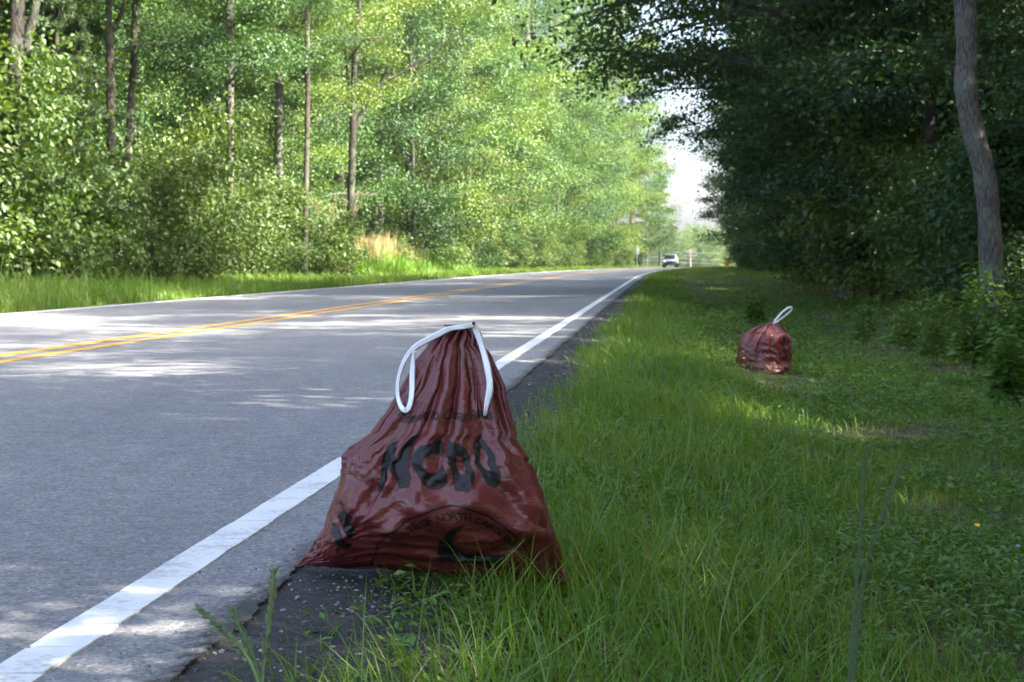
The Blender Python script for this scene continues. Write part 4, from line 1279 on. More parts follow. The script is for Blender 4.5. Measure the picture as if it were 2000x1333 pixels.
# ------------------------------------------------------------------ the large red bag (cloth shape stored as numbers)
BAG_NR, BAG_NC = 78, 108
BAG_Q = .0005
BAG_STEPS = [-674,1,6,12,5,10,10,11,14,15,19,20,25,24,28,27,30,33,32,35,34,38,35,38,36,38,40,37,40,37,38,39,36,35,39,31,38,32,33,28,29,29,23,24,23,19,18,12,12,11,11,7,6,6,2,-2,-11,-4,-8,-9,-11,-10,-18,-13,-18,-24,-20,-25,-30,-28,-30,-33,-33,-33,-36,-35,-35,-39,-35,-41,-37,-39,-39,-42,-35,-38,-36,-38,-33,-39,-32,-32,-32,-29,-28,-27,-25,-21,-23,-20,-17,-14,-10,-11,-11,-5,-7,-9,
3,-1,2,-5,3,-2,2,2,2,-1,1,0,-3,1,-2,1,2,-5,3,-1,-2,-1,1,-2,3,1,-4,4,-2,0,1,-2,1,1,-3,3,-3,0,-3,3,-1,-3,4,-1,-2,1,1,-1,-1,2,-1,4,-1,-1,-2,-2,4,-3,0,2,3,-6,7,-7,1,0,-3,0,4,0,1,-1,2,-1,2,-3,0,2,-1,3,-2,1,2,5,-5,1,0,1,-4,6,-3,2,1,-2,1,1,2,-4,1,0,-1,-1,2,-1,-1,-1,3,-2,
7,-1,-2,5,-2,-1,1,-2,-2,0,0,1,0,1,0,-2,-1,1,-2,1,1,-1,0,1,-1,-1,0,-2,-1,2,-2,0,1,-1,0,1,-4,4,-1,0,-1,0,-3,1,0,-1,-1,5,2,-4,-1,-1,-1,1,2,-1,3,-1,-1,-3,-1,0,2,1,0,1,0,1,1,-2,1,0,-1,0,-2,6,1,-3,0,2,1,-1,-1,0,1,0,0,1,2,-1,2,-2,1,0,-2,4,-3,6,1,-3,1,-3,-3,5,1,-4,-1,8,
4,2,-1,-2,2,0,-2,1,3,-2,-1,-1,2,-2,-2,1,-2,1,3,-4,3,-1,0,0,-3,-1,3,0,-1,1,-2,1,1,-2,-1,2,-2,-5,2,1,0,1,0,1,-2,2,-4,-1,-2,7,0,-2,4,-7,-4,8,-3,0,-1,-2,0,1,-4,9,-3,2,1,-2,0,0,-2,5,-3,7,-2,-3,-1,6,-3,-3,2,3,-1,0,2,1,0,0,1,0,1,-3,-2,7,0,-4,-1,-4,11,6,-2,4,-11,0,-1,6,-5,-5,
5,3,-1,-5,0,2,2,0,-1,6,-7,1,-1,-1,1,1,-2,1,-2,2,-3,2,-3,0,4,0,-2,-3,2,-2,2,-2,-2,0,2,-4,3,2,-2,-2,4,-3,0,-2,1,-3,4,0,1,-2,1,-6,2,4,0,-4,1,3,-2,-1,-1,1,-1,-3,7,-1,0,0,-2,1,3,-1,2,-7,4,1,1,-4,3,5,-2,-1,3,-2,1,-1,2,0,-2,3,-1,3,2,2,1,3,4,-1,-10,-5,4,-2,6,-2,2,-2,2,0,
6,-4,3,1,0,1,3,0,-7,2,7,-7,-2,1,1,-3,4,0,-4,1,-1,0,2,-2,-3,1,-2,2,-2,2,-2,2,-2,-1,0,2,0,-1,0,0,-3,1,2,-1,0,-1,-1,-1,-2,2,-2,1,-3,5,-3,1,5,-7,3,2,0,2,-8,1,-2,4,4,-2,-1,4,-3,1,2,0,1,1,-2,4,1,-4,-2,3,-1,2,-1,1,0,-1,2,0,0,-1,3,-1,2,-5,2,3,1,0,1,-2,3,-2,-5,-2,3,4,
7,0,-3,7,-3,-2,-3,0,6,-10,4,5,-1,-2,-4,2,-5,2,2,-3,3,-2,-2,5,-1,-3,5,-1,-3,0,0,-4,3,3,-4,-1,1,-1,3,-4,1,-1,0,0,-3,2,2,1,1,-5,0,0,3,0,-3,0,-3,3,1,1,-5,-1,12,-8,-2,6,-6,3,6,-4,-1,-1,0,2,0,-1,3,-4,-1,4,4,-3,2,0,0,5,-1,5,0,-1,0,2,-2,-6,-3,4,-2,-2,-1,8,0,-1,-1,0,2,1,-5,0,
6,4,-6,1,2,-2,-1,1,7,10,-18,-4,1,-1,6,-2,3,-1,-2,3,-3,-1,2,-5,-1,2,0,-5,8,-6,1,3,-4,-1,2,-1,0,0,-2,2,-2,1,-1,0,3,-5,-1,1,-2,3,-1,-1,3,2,3,-8,-2,5,-5,2,1,0,-6,14,-3,-9,6,-1,-4,5,3,-2,2,-1,1,0,0,2,1,-2,1,2,1,2,2,-3,1,-5,2,0,1,3,-1,1,3,-1,1,-1,0,-5,3,3,1,0,4,-4,6,-9,
8,3,-1,0,7,3,-2,-1,-9,-1,12,-11,3,-3,-2,3,-1,-2,1,-3,3,1,-3,-1,4,-2,-5,7,-9,1,2,-3,3,-1,-2,2,-4,1,-1,0,2,2,-3,-1,-1,4,-4,-2,-2,2,4,-1,-1,-5,6,-3,0,0,2,1,2,-5,0,-2,5,0,-5,4,2,-4,4,1,-2,2,0,2,-1,-1,2,5,1,0,-1,1,-2,2,-5,4,0,0,1,-3,3,4,-4,3,-1,1,-2,9,-5,-2,-2,1,3,2,-10,5,
6,5,10,-13,-3,6,4,0,-6,-2,4,-4,0,4,-1,-1,-1,2,-1,2,2,-2,1,1,-3,-1,-6,-5,3,3,-4,2,-4,-1,4,-5,3,-2,2,1,-2,-2,1,0,0,-2,4,-3,1,-6,-3,6,1,-4,-1,13,-8,-4,7,-7,2,3,4,-8,4,1,1,-3,-1,3,-2,3,2,-1,-1,1,4,7,-3,-4,3,-2,3,-4,1,-3,5,-1,0,0,3,0,1,0,5,1,-6,0,3,-5,2,1,-1,-4,-7,1,8,1,
5,-4,6,5,-5,-4,2,4,4,-6,-3,17,-7,-5,0,6,-3,2,-1,-3,-5,2,-1,0,-2,0,6,1,-3,-5,-1,-3,2,0,-3,2,-2,-2,0,0,-1,3,-2,1,-3,0,-3,1,1,5,3,-7,2,5,-7,0,5,-7,2,2,-6,11,-7,3,-5,5,-6,3,5,0,0,0,2,3,3,1,0,-4,1,-2,-3,1,0,3,2,1,2,1,0,-1,-2,5,-4,-1,2,-2,6,0,2,-3,-3,-2,5,-2,2,-2,-4,4,
11,-7,-3,4,6,-2,-3,-1,3,-1,-2,-1,4,8,0,-8,5,-8,5,-2,0,-5,2,1,-1,1,-2,0,0,0,1,0,-3,-1,0,-3,0,-1,2,-3,0,-1,3,1,2,0,-3,-1,3,-2,-1,1,-4,3,-2,2,2,-5,4,-4,1,-2,7,-4,-2,-6,13,2,-1,-1,2,1,2,-1,0,-3,-3,0,-1,6,0,1,-1,-1,1,0,0,-2,0,3,1,-3,3,0,1,1,2,4,0,1,-1,0,-3,-2,-1,1,-1,0,
3,8,-6,3,-4,9,-6,-1,-1,0,1,5,-1,-2,0,1,-3,3,-6,3,0,5,-6,-1,0,-1,1,2,-3,1,-8,1,1,1,-4,3,0,3,-7,3,-1,-1,1,-3,2,0,3,2,0,-3,-5,4,3,-6,-1,3,-1,4,-9,10,0,-8,6,1,-1,2,-3,2,0,4,-2,1,-3,-2,1,2,2,1,0,-2,2,1,-1,1,0,2,0,2,3,-1,-2,1,0,0,1,-2,2,-1,-3,0,3,1,-2,1,-1,2,-1,-2,
12,-5,4,-2,-2,-4,9,-12,8,0,1,0,2,-2,5,-5,1,0,0,-2,-1,-4,7,-6,2,-4,1,-4,5,-5,6,-5,0,1,-1,0,-2,-2,2,-2,2,-2,-1,1,1,-1,1,-2,-1,3,-5,5,1,-4,7,-11,11,0,-10,4,2,-2,-6,4,1,3,3,-4,4,-4,-3,-3,5,4,-3,4,-3,2,5,-1,-2,3,-1,4,1,-5,5,3,-3,-2,2,2,0,-1,-2,2,-4,4,4,1,-3,4,-1,-1,-5,-2,3,-3,
7,-5,9,-8,7,-11,2,10,-8,2,1,-4,2,3,-7,10,-4,-1,-1,2,-4,0,-1,4,-1,2,-3,1,0,1,-3,5,-4,-3,3,-5,2,1,-3,0,0,-2,-2,4,-3,2,2,0,-1,-1,3,3,-10,-4,15,-8,-10,15,-3,-10,13,2,-2,-2,3,-2,1,-1,-12,2,11,0,-3,-1,0,-2,8,-7,2,2,2,-1,3,-1,1,8,-3,0,2,5,-5,-2,-2,2,-6,6,-2,-3,4,-1,2,-6,4,-2,4,-6,2,3,
6,1,-5,8,-3,4,-8,-5,2,3,-1,-1,2,-3,6,-6,5,-1,3,-5,5,-2,-3,-1,-2,2,-1,-3,-1,5,3,-2,1,2,-1,2,0,-3,2,-2,-6,3,1,-2,1,2,-3,0,2,-7,8,-4,-1,0,-2,3,4,-15,17,-1,-2,3,5,-7,-3,-5,-3,4,7,1,-6,4,-4,0,4,3,-8,7,-2,0,2,1,2,1,-1,-3,-2,4,-2,0,6,-3,3,1,2,-6,4,0,-7,-2,-3,2,-4,4,4,1,3,1,
13,-5,-2,-2,-4,7,-5,6,-5,4,-2,0,-1,-2,-1,-1,-1,-1,1,4,-4,3,1,-2,1,-2,2,2,-1,-5,-2,2,0,0,-1,1,0,2,2,4,2,-3,-5,-3,3,-2,3,-1,2,-4,2,0,-11,14,-9,-2,1,16,-5,4,0,-6,-6,0,-1,9,-4,-5,3,-1,-1,1,4,-2,3,-6,6,1,0,-1,0,0,0,-2,-1,3,1,-3,3,-1,1,0,2,-3,6,2,-1,2,-1,1,-5,3,-3,1,3,-4,4,-3,
8,0,0,-2,-1,-4,4,-4,10,-9,3,-3,-2,3,-2,2,-1,2,-3,-3,4,-2,0,1,-1,-1,2,-2,0,2,3,-6,0,0,0,1,-3,2,-2,-2,5,1,7,1,-6,1,-2,4,-3,6,0,-6,3,2,-3,3,-5,2,-5,2,-16,10,0,6,-4,-3,4,3,-3,1,3,-4,3,-2,-1,3,-1,-1,-1,3,0,-3,2,0,7,-4,2,-2,-3,2,0,5,-5,3,-2,-1,5,-1,-1,-2,11,-3,9,1,-9,11,-11,4,
18,-2,-7,8,-7,-3,-1,0,-6,7,-5,5,-5,3,-5,2,2,-3,1,3,-1,-2,0,-1,1,1,-4,2,1,-3,-1,4,3,-3,-2,-2,1,-1,-3,1,0,1,-2,3,6,4,2,-2,-7,7,-5,-5,7,-5,-6,0,0,-1,0,2,1,-1,-3,4,3,-2,2,0,0,1,-1,3,-4,4,-3,-1,0,0,2,0,1,2,0,0,-5,3,-1,1,2,-3,5,-4,7,-3,1,-1,-3,0,4,2,-3,5,-5,0,7,-3,6,0,
8,2,2,-2,6,0,-6,1,-4,-7,-1,-4,9,-2,9,-5,3,0,-3,0,-4,3,-1,-3,1,-2,2,-1,-4,2,-1,0,-5,0,6,-4,2,-3,2,-1,-3,5,1,1,-3,-1,-1,2,2,1,-5,-3,7,-3,1,-3,4,-3,-2,-6,8,-3,7,-7,8,-2,-1,4,-1,1,-1,-4,1,0,3,-2,2,1,0,-1,-4,2,-2,3,1,0,0,1,1,5,-9,3,-1,1,0,2,3,2,-1,1,1,-3,4,-1,-4,4,-3,3,
5,2,4,-6,1,-7,10,1,2,1,2,0,-5,3,-2,3,-3,1,1,-6,2,-4,1,4,-3,1,-4,-5,3,-1,-1,-3,2,0,-5,4,-1,1,-2,1,-1,-4,3,-1,4,0,2,-4,6,-3,-8,8,-1,-6,0,1,3,-1,-1,-1,3,-3,3,-3,4,3,-3,-3,4,-3,-2,5,-2,3,-7,5,-3,1,0,2,2,2,-1,-1,2,1,0,-1,2,-2,1,2,-3,1,0,2,-3,-3,4,3,4,2,0,0,-3,3,-1,-6,
11,1,-3,2,-3,2,-2,2,-1,1,-1,4,0,-1,-3,-4,-3,2,1,4,-2,1,-4,0,-3,2,0,2,-5,-1,2,0,2,0,-1,0,-2,-3,6,-3,1,-2,-3,0,0,2,-1,4,-3,-9,7,4,-7,2,2,-2,0,-2,2,-2,0,3,2,0,-6,3,1,1,-2,0,2,-4,0,1,2,1,1,-1,2,-1,3,-2,1,3,-3,-1,1,2,-1,-1,4,-3,2,0,1,-2,0,0,1,-2,0,2,-1,-3,5,-4,8,1,
0,4,6,1,3,-3,1,-3,3,2,-3,0,-1,-1,-6,7,-5,-2,-2,1,1,-1,3,-4,2,-2,-1,2,3,-2,-2,1,-2,-1,-3,1,1,5,-6,1,2,1,-2,2,-2,-4,6,2,-1,-2,-1,-3,-3,0,-2,9,-9,2,1,3,-6,7,-7,10,-8,4,-2,-1,-1,1,-2,4,1,-2,2,-1,3,0,1,-1,-3,3,2,-2,1,3,-1,1,0,-1,1,3,-2,-1,-3,2,1,2,-4,3,-1,-3,5,-1,-2,2,-4,-1,
4,2,-1,-3,-3,11,-4,4,2,-1,1,-3,-2,0,1,-3,3,-2,0,-4,-1,2,-3,2,1,-2,2,-3,0,2,-1,-1,-1,0,3,-2,-1,-5,4,1,-4,2,3,-1,-3,6,-1,0,-10,4,2,-7,0,3,1,-1,9,-10,0,5,0,-8,3,-3,9,-9,8,-2,2,-2,4,-2,1,-1,3,-1,-3,3,0,2,2,-5,2,1,3,-2,1,0,-2,5,-2,-1,-1,1,2,-3,0,-2,5,-3,3,4,-8,5,0,-3,3,-2,
4,4,-1,-2,-1,-1,0,1,-3,7,-3,8,-1,-4,4,-7,2,0,0,-2,-2,2,-2,1,-2,0,1,-3,0,0,-1,0,0,-1,0,-2,0,3,-1,0,0,0,-1,-1,3,-3,-5,4,7,-6,-3,4,1,-10,8,0,-3,6,-4,-4,4,-1,-1,2,3,0,-4,2,-1,2,-4,2,1,1,0,0,0,0,2,-1,1,5,-2,0,-1,2,-2,2,3,-3,-1,1,2,2,-2,-1,0,4,-3,0,-4,1,3,0,0,-2,1,0,
5,3,-2,-2,3,-2,2,-1,0,-3,2,-3,1,4,-5,0,3,0,-1,3,-2,-2,-1,-2,3,-3,-1,4,-2,-2,1,0,-2,1,-1,0,0,0,1,-3,0,0,-1,-1,-1,-4,0,-7,5,8,0,-2,1,4,-5,-1,2,-2,3,2,-11,11,-3,-2,0,5,-5,1,2,2,3,-5,1,4,-1,2,4,-3,-5,4,0,-2,0,0,2,-2,5,-2,-1,1,1,1,2,-3,1,4,0,-4,-1,3,2,-8,6,-4,2,1,-1,-1,
7,-6,4,-1,2,-2,5,-3,2,-2,-2,5,-5,0,-2,3,-5,-1,1,-2,3,-4,5,-1,-4,4,-3,1,-1,3,-5,1,-1,-2,1,4,-1,-1,-3,1,0,-3,1,-1,-2,2,2,-2,-5,2,3,2,-3,1,0,4,-6,6,0,-2,3,-8,7,-1,-4,3,1,2,-1,1,-1,4,-2,-2,0,1,-3,4,1,0,1,-3,2,0,2,2,-2,0,3,-2,2,0,-5,5,2,-1,1,1,-3,-1,2,2,-6,7,-5,4,-4,2,
9,-4,-4,1,3,4,-7,4,0,0,2,-1,1,-1,2,-8,5,0,-3,1,-1,-1,-2,2,-3,-1,2,-1,1,-6,6,-2,1,-2,1,-2,-2,-1,-1,1,-3,4,-1,-1,0,-2,3,1,-1,-4,7,-5,4,2,-1,-2,4,-2,-1,0,5,-5,-6,8,-3,1,3,-4,1,-2,0,2,3,-2,0,0,-1,6,0,-2,0,6,-3,2,-2,1,1,1,-2,4,0,-2,6,-5,1,1,-2,-1,-2,0,-5,10,-4,1,2,0,-4,4,
5,3,-3,2,-3,1,4,-2,-4,-2,9,-7,4,-4,6,1,-11,4,0,-1,1,-1,1,-4,3,-2,-2,0,-1,5,-1,-4,0,5,-3,-5,3,-3,4,-3,4,-7,-1,-2,6,1,-2,2,-3,1,-2,5,-4,2,-2,1,-2,2,4,-6,4,3,-5,-4,6,0,-2,-1,0,1,-2,2,-1,3,4,-3,3,-5,3,2,2,-3,3,0,1,0,0,0,2,-2,0,3,-3,1,6,-5,4,-1,3,-3,-2,-6,8,-5,2,-1,2,-1,
8,-3,-2,1,-1,5,-1,1,3,-3,-3,1,3,0,-2,-4,4,-8,5,0,-1,0,-2,-1,0,0,3,-2,-1,-2,-3,6,-2,-3,-1,3,-1,0,-3,0,-1,0,2,3,-4,0,-1,2,0,-5,2,4,-4,2,1,0,1,-1,1,2,-1,-3,-1,-2,-2,2,3,0,1,-4,5,-1,3,0,-2,1,1,0,2,-2,-1,4,2,-2,0,0,2,0,0,0,2,0,2,1,-2,5,-2,-2,0,0,2,-4,-3,7,-2,3,-7,6,
7,-1,4,-3,-1,-3,3,0,0,3,-1,2,-1,-4,1,0,-3,3,-5,2,0,1,-3,3,-1,0,-4,3,-2,2,0,-5,2,2,-3,1,-4,1,-1,3,-5,5,-3,1,-2,1,1,-2,-3,3,-1,2,-1,-2,2,-2,0,3,-3,2,2,-3,2,-4,2,-2,2,4,-4,5,0,-2,-3,3,-1,5,-2,-1,0,1,0,2,-6,9,-3,3,0,-2,1,2,-1,-2,2,2,4,-2,1,2,-2,-1,-4,5,-4,-4,9,-12,8,2,
7,3,-4,1,2,0,2,-3,-1,0,1,-2,-1,5,-2,0,-2,2,-4,-2,0,2,-2,-2,-1,1,0,-2,1,-2,0,4,0,-2,2,-4,3,0,-3,-4,4,-2,2,-1,1,0,-1,-1,-3,0,3,-5,2,-2,-1,3,-1,-1,5,3,-5,3,-2,1,-2,2,-5,4,2,-3,-3,2,0,-1,2,0,1,0,-1,2,2,-5,8,-8,7,-1,2,0,1,-1,2,3,-1,3,-4,2,0,-1,1,2,1,-3,5,-1,-17,13,5,-3,
10,3,-1,-2,0,-4,-1,4,0,1,-1,-1,0,-2,2,0,-5,-1,5,-3,-1,-3,2,-1,-1,-1,1,0,0,0,1,-2,-1,-1,1,0,-5,0,1,-1,4,0,-3,0,-2,1,2,-2,0,-3,2,5,-6,0,2,-3,5,-2,-1,2,3,-4,0,-4,1,-8,7,-1,0,3,-1,0,2,3,-1,-2,3,2,-1,3,-3,3,-3,6,-2,-1,2,4,-3,2,0,0,1,2,0,-1,-3,2,1,-2,0,-1,0,1,7,-7,1,3,
10,-1,-1,4,-3,-4,4,0,-1,-1,1,1,-2,1,0,4,-5,-4,3,0,-2,1,-1,-2,0,1,-4,-3,5,-1,-2,1,-3,1,-1,-1,3,0,-1,2,-5,2,3,-4,-1,-1,1,0,-2,2,-2,4,1,-8,3,-2,-4,5,-2,-1,-2,5,-1,-1,-4,5,0,0,5,0,0,2,1,-1,3,1,-2,0,-1,-1,2,0,2,0,1,-2,0,1,-4,3,-5,4,4,3,0,0,1,1,-1,2,-1,-1,0,4,-1,2,-4,3,
10,2,0,-2,-5,4,-2,-1,2,1,-2,0,1,-2,-3,5,0,-2,-4,3,-4,1,-1,0,2,-6,5,1,-7,0,1,0,4,-4,0,0,-1,-1,-3,1,3,-1,0,0,-3,0,0,-2,-1,-3,3,-2,-1,-3,-1,4,0,-1,4,-5,4,2,-2,5,-4,5,2,4,-4,-2,4,-4,0,-3,2,-1,3,0,4,-3,-1,0,1,-4,0,6,-4,-2,6,-2,5,-3,7,-10,-5,6,-1,-2,5,-2,-3,12,4,-7,3,-6,7,1,
-2,3,2,6,-3,0,3,-2,0,0,0,0,0,1,-1,-2,2,-6,0,1,1,-3,0,-2,0,1,-4,1,4,-5,0,-1,-2,4,-5,2,-4,-2,4,2,-1,-1,-2,-2,0,-4,3,-1,-3,5,-1,2,-1,-1,-3,6,0,1,2,6,-1,3,2,-4,-1,-7,-1,-3,7,-2,-2,1,-1,7,-4,0,-2,-1,5,-1,3,1,-1,4,-2,-4,5,1,-2,2,-1,3,-6,-1,0,-1,2,1,0,-4,5,-3,0,5,2,2,1,-15,
-3,2,3,-5,4,-2,-1,3,-1,7,4,-4,0,-2,-1,-1,4,-3,-3,0,2,1,1,-2,-3,-2,1,0,-2,-1,1,-1,-1,-2,2,-6,5,0,-1,-4,0,4,-1,-5,2,6,-1,-1,0,1,-1,3,-3,5,-1,-4,-1,0,1,-3,0,-4,4,-2,2,0,-1,0,-1,2,-1,2,-1,-1,2,2,2,1,-6,3,4,-3,-1,1,1,0,-3,2,3,-4,6,-1,-4,3,5,-7,1,11,-9,2,3,-2,0,4,-3,4,-9,4,
-2,5,1,-3,1,3,-9,5,0,-3,-2,7,1,2,-2,2,1,-1,-4,-2,0,-4,-1,2,3,-2,1,-4,0,4,-1,2,0,0,-1,3,-3,0,-2,2,1,-5,-2,3,-2,-2,2,-3,1,-7,5,1,-1,-2,-1,-1,3,1,-1,-1,-1,3,1,-1,-2,-5,-2,7,-1,16,-4,-1,5,0,0,-6,-1,2,0,-1,0,3,4,-3,-1,4,2,-3,-1,3,-1,1,-3,-7,-1,4,6,-6,-1,-1,3,5,0,-2,1,3,-6,8,
-3,0,9,-8,7,0,3,-3,0,-2,-1,-2,-4,3,3,2,-6,-1,0,-2,-1,3,-3,-1,2,3,-2,0,-4,-1,0,0,-2,0,2,0,-3,-1,3,-3,4,0,-3,1,-1,0,2,2,-8,5,-1,-1,3,-6,4,-5,3,-2,2,0,-1,-4,14,1,4,2,2,-9,10,-8,4,0,0,-4,-1,7,1,-2,2,2,-7,6,-6,-1,1,-3,1,2,0,-5,2,5,-3,3,0,-3,9,-1,-3,0,8,-5,2,-3,-1,5,-5,-5,
3,5,1,-4,1,0,-4,3,-4,0,3,-2,2,-4,0,0,-1,2,-2,-1,0,2,1,-6,1,2,0,1,-1,-8,8,-5,3,0,-3,0,-2,-4,0,0,4,1,2,-6,-9,1,4,-1,-4,8,-6,1,4,5,14,2,-10,-2,8,-6,7,4,-5,0,-6,0,-2,9,-14,10,-5,-2,1,4,1,-4,3,0,2,-2,2,-7,9,1,-1,5,2,-7,-1,4,3,-1,-7,-3,-7,13,-4,2,-1,4,7,-6,1,-10,5,3,5,-9,
-1,-3,2,3,5,-2,2,-1,6,-9,-1,3,-2,1,-2,-1,0,2,-3,-2,3,-2,0,-1,-3,1,0,-2,3,4,-13,7,1,-5,-1,0,2,4,-7,-1,-2,3,-4,15,1,-4,-2,5,-3,3,3,0,-2,6,-8,4,1,-4,0,10,-14,6,-9,-1,2,-1,2,-7,15,-6,-2,-2,-4,0,6,8,-3,-2,2,0,3,1,-4,3,-4,6,0,5,-1,2,3,-3,0,-2,5,6,-2,-7,-2,-7,-4,3,-3,19,2,-11,-8,-3,
8,13,-2,-4,-7,1,-10,1,-4,4,5,-5,3,-3,2,-3,1,4,0,3,-1,0,-1,-3,-1,-1,-1,6,-2,0,1,-4,-8,1,10,2,-3,-2,2,3,-7,-6,9,1,-6,4,5,-6,-4,-3,8,1,-2,-10,-3,2,3,4,-5,1,7,-5,-5,3,-6,2,5,2,-3,-3,3,-5,5,6,-4,-2,6,5,-3,4,-3,1,-4,-1,12,-1,-5,-4,0,7,-3,4,-1,2,-4,2,-1,12,2,-2,-14,14,0,-6,0,8,4,-11,
15,-1,-7,6,-13,0,14,9,-8,-6,-10,7,-7,2,-3,3,5,-2,2,-5,-3,0,0,1,0,3,1,-8,4,0,-2,3,6,0,-8,-5,4,-1,-2,-1,7,5,-4,-6,-6,1,1,-2,-2,-6,12,-6,0,-1,-7,6,5,-2,0,1,3,-1,-5,-3,8,-3,-2,4,-2,-2,-2,8,1,-1,5,1,-5,3,-4,1,2,3,6,4,-1,1,3,-1,-1,-4,10,3,-2,-14,12,6,1,-13,-1,2,4,-1,-8,20,6,-17,4,4,
13,2,13,-8,0,-8,4,-6,3,-2,-2,-11,4,1,1,-2,3,-6,1,4,5,1,-2,-1,-6,-4,0,7,-2,-1,-2,-1,-2,0,2,-1,-2,-5,5,-1,-1,3,-1,-6,-1,-4,3,2,-5,0,1,3,0,-9,6,-2,1,0,0,1,-3,2,5,-3,-2,7,-1,1,-3,3,1,1,3,1,-1,0,3,0,4,-1,3,-1,1,-1,4,-4,3,4,2,4,-5,-1,4,4,-2,-3,5,1,-6,-1,-3,-2,17,-2,1,2,-14,-5,
30,-3,0,-2,-14,3,1,8,2,-7,-7,3,-7,-3,-2,2,-1,8,2,-4,-6,-2,2,-4,6,1,-1,-5,-5,0,2,5,0,-1,-7,3,-6,3,-6,3,2,0,-2,-7,3,0,-1,-4,3,-2,0,4,-4,3,-5,9,-3,-1,-1,0,5,-4,1,3,18,-1,-4,-9,-2,-3,15,6,-3,4,-4,-7,-1,-1,2,4,-2,1,3,6,1,4,-1,-2,1,-3,4,3,-5,-1,4,-2,5,-2,5,1,-1,2,-2,-3,1,1,7,-2,
21,1,0,-1,1,-6,9,-1,-3,1,-6,-8,9,-4,0,-3,-1,2,-8,4,6,1,-4,3,-11,-3,0,4,4,0,-4,-7,-1,0,1,-1,4,-4,3,-4,-2,-4,-1,0,0,3,-5,2,-1,0,1,1,-2,-2,18,0,0,-14,-4,1,-2,11,5,15,-11,3,-1,6,-9,6,2,-3,0,3,1,2,-2,0,0,-1,2,4,0,-2,2,-1,2,2,-2,2,0,-5,4,2,-2,1,-1,2,-1,0,1,-1,4,0,1,1,-5,4,
23,-1,1,1,-1,3,-6,1,3,-4,1,-3,-9,1,-2,-2,1,1,10,-3,-1,-3,0,-1,0,0,-2,-2,-2,-3,2,-1,-2,0,-2,-3,3,6,-3,-7,-2,-1,-1,7,4,-11,-5,4,3,-1,0,0,9,7,-5,-4,4,6,-5,-4,3,2,5,-8,-1,-2,8,3,1,-3,-5,-3,0,-1,6,4,3,-1,3,0,1,0,0,-3,-4,-1,2,6,3,0,-11,-1,4,8,2,-7,5,3,0,-1,1,0,-1,-1,-6,9,2,-1,
23,-5,-3,5,-1,2,1,1,-1,0,-2,0,1,0,-2,-2,1,-2,-1,0,1,0,1,-1,-3,-7,-1,7,1,0,-5,-7,-2,-2,4,5,5,-1,-1,-1,-5,-6,3,4,2,1,-1,-2,-1,1,-1,1,3,-5,-8,-3,5,8,-1,2,-2,0,-2,-4,-1,3,0,0,4,-2,0,-2,2,2,-2,0,1,3,0,1,1,-2,-2,2,2,-1,0,1,-2,2,-2,4,-2,-2,0,6,-1,6,4,0,1,1,-14,-1,5,-4,14,1,
10,1,1,1,9,0,-4,-6,-2,2,9,-1,-3,-1,1,-1,-1,0,1,3,-2,0,-4,3,0,-1,-1,0,0,-3,2,0,-3,2,0,-3,-4,-3,-1,4,0,1,1,-7,-4,7,0,-2,-1,1,-1,0,-3,-2,-3,1,0,1,2,0,1,-2,0,2,0,-1,3,0,1,-1,-1,0,-1,3,1,0,0,1,0,0,2,1,1,1,-1,1,2,0,-2,-1,-2,0,3,1,0,4,1,-5,0,4,0,-5,6,0,-3,4,-4,6,
14,0,-1,1,-3,8,-9,2,1,-2,2,9,-1,0,-1,-1,-1,1,-1,-6,-5,-3,0,2,2,7,-2,-8,-3,0,2,6,1,-2,-3,-3,-4,0,-2,-1,2,3,-3,-3,1,-1,0,-2,0,0,0,1,1,1,-4,-1,2,3,1,-3,1,1,1,0,-1,-1,5,-2,2,-1,0,0,2,1,-1,0,1,0,1,1,0,0,-1,1,0,2,1,-2,1,-2,3,1,-2,-1,0,3,-1,4,1,-2,0,3,-6,3,2,-4,6,-3,
10,-1,0,1,2,-2,3,-3,-1,1,0,-1,6,1,0,0,-4,-2,-2,-1,0,0,0,-3,1,-2,-1,2,0,0,-2,-1,2,-3,-1,1,1,-2,-1,-1,0,0,0,-2,0,0,-1,1,-1,0,0,0,0,1,-2,-1,3,0,1,-1,0,0,2,1,0,-1,3,1,-1,1,-2,1,0,-1,2,1,-1,1,0,1,0,2,0,0,1,1,0,-1,0,0,4,1,-2,-1,0,2,0,-2,-1,5,-1,-5,5,2,2,-2,-6,5,
12,1,-1,-1,-3,5,-3,1,0,0,-1,1,-2,-1,-1,0,0,0,0,1,-1,-2,-1,1,0,0,0,-1,-1,-1,0,1,-1,-1,0,0,-2,0,-1,-1,-1,0,0,1,-1,0,-1,0,0,0,0,1,0,0,0,-3,1,2,1,0,1,-2,3,-1,-1,0,2,0,2,0,-2,-1,1,-1,3,1,1,0,1,0,1,0,1,0,0,1,0,2,-1,1,0,-1,2,1,1,2,-2,-1,-1,-2,1,1,4,0,0,1,-3,-3,
17,-1,-1,-1,-3,-3,6,0,1,0,-4,-2,1,0,0,0,-2,0,-2,-1,1,0,-1,1,-2,-1,0,1,0,0,-2,-1,1,-2,0,1,1,-2,-1,-1,-1,1,0,-1,-1,1,-1,0,1,0,0,-1,-1,0,-1,-1,0,1,2,2,-1,-2,2,0,0,0,0,2,0,2,-2,0,-1,-1,3,2,0,1,0,1,1,1,0,-1,-1,1,1,1,1,-1,1,1,0,0,1,1,-1,1,2,-1,0,2,-3,1,2,0,0,0,
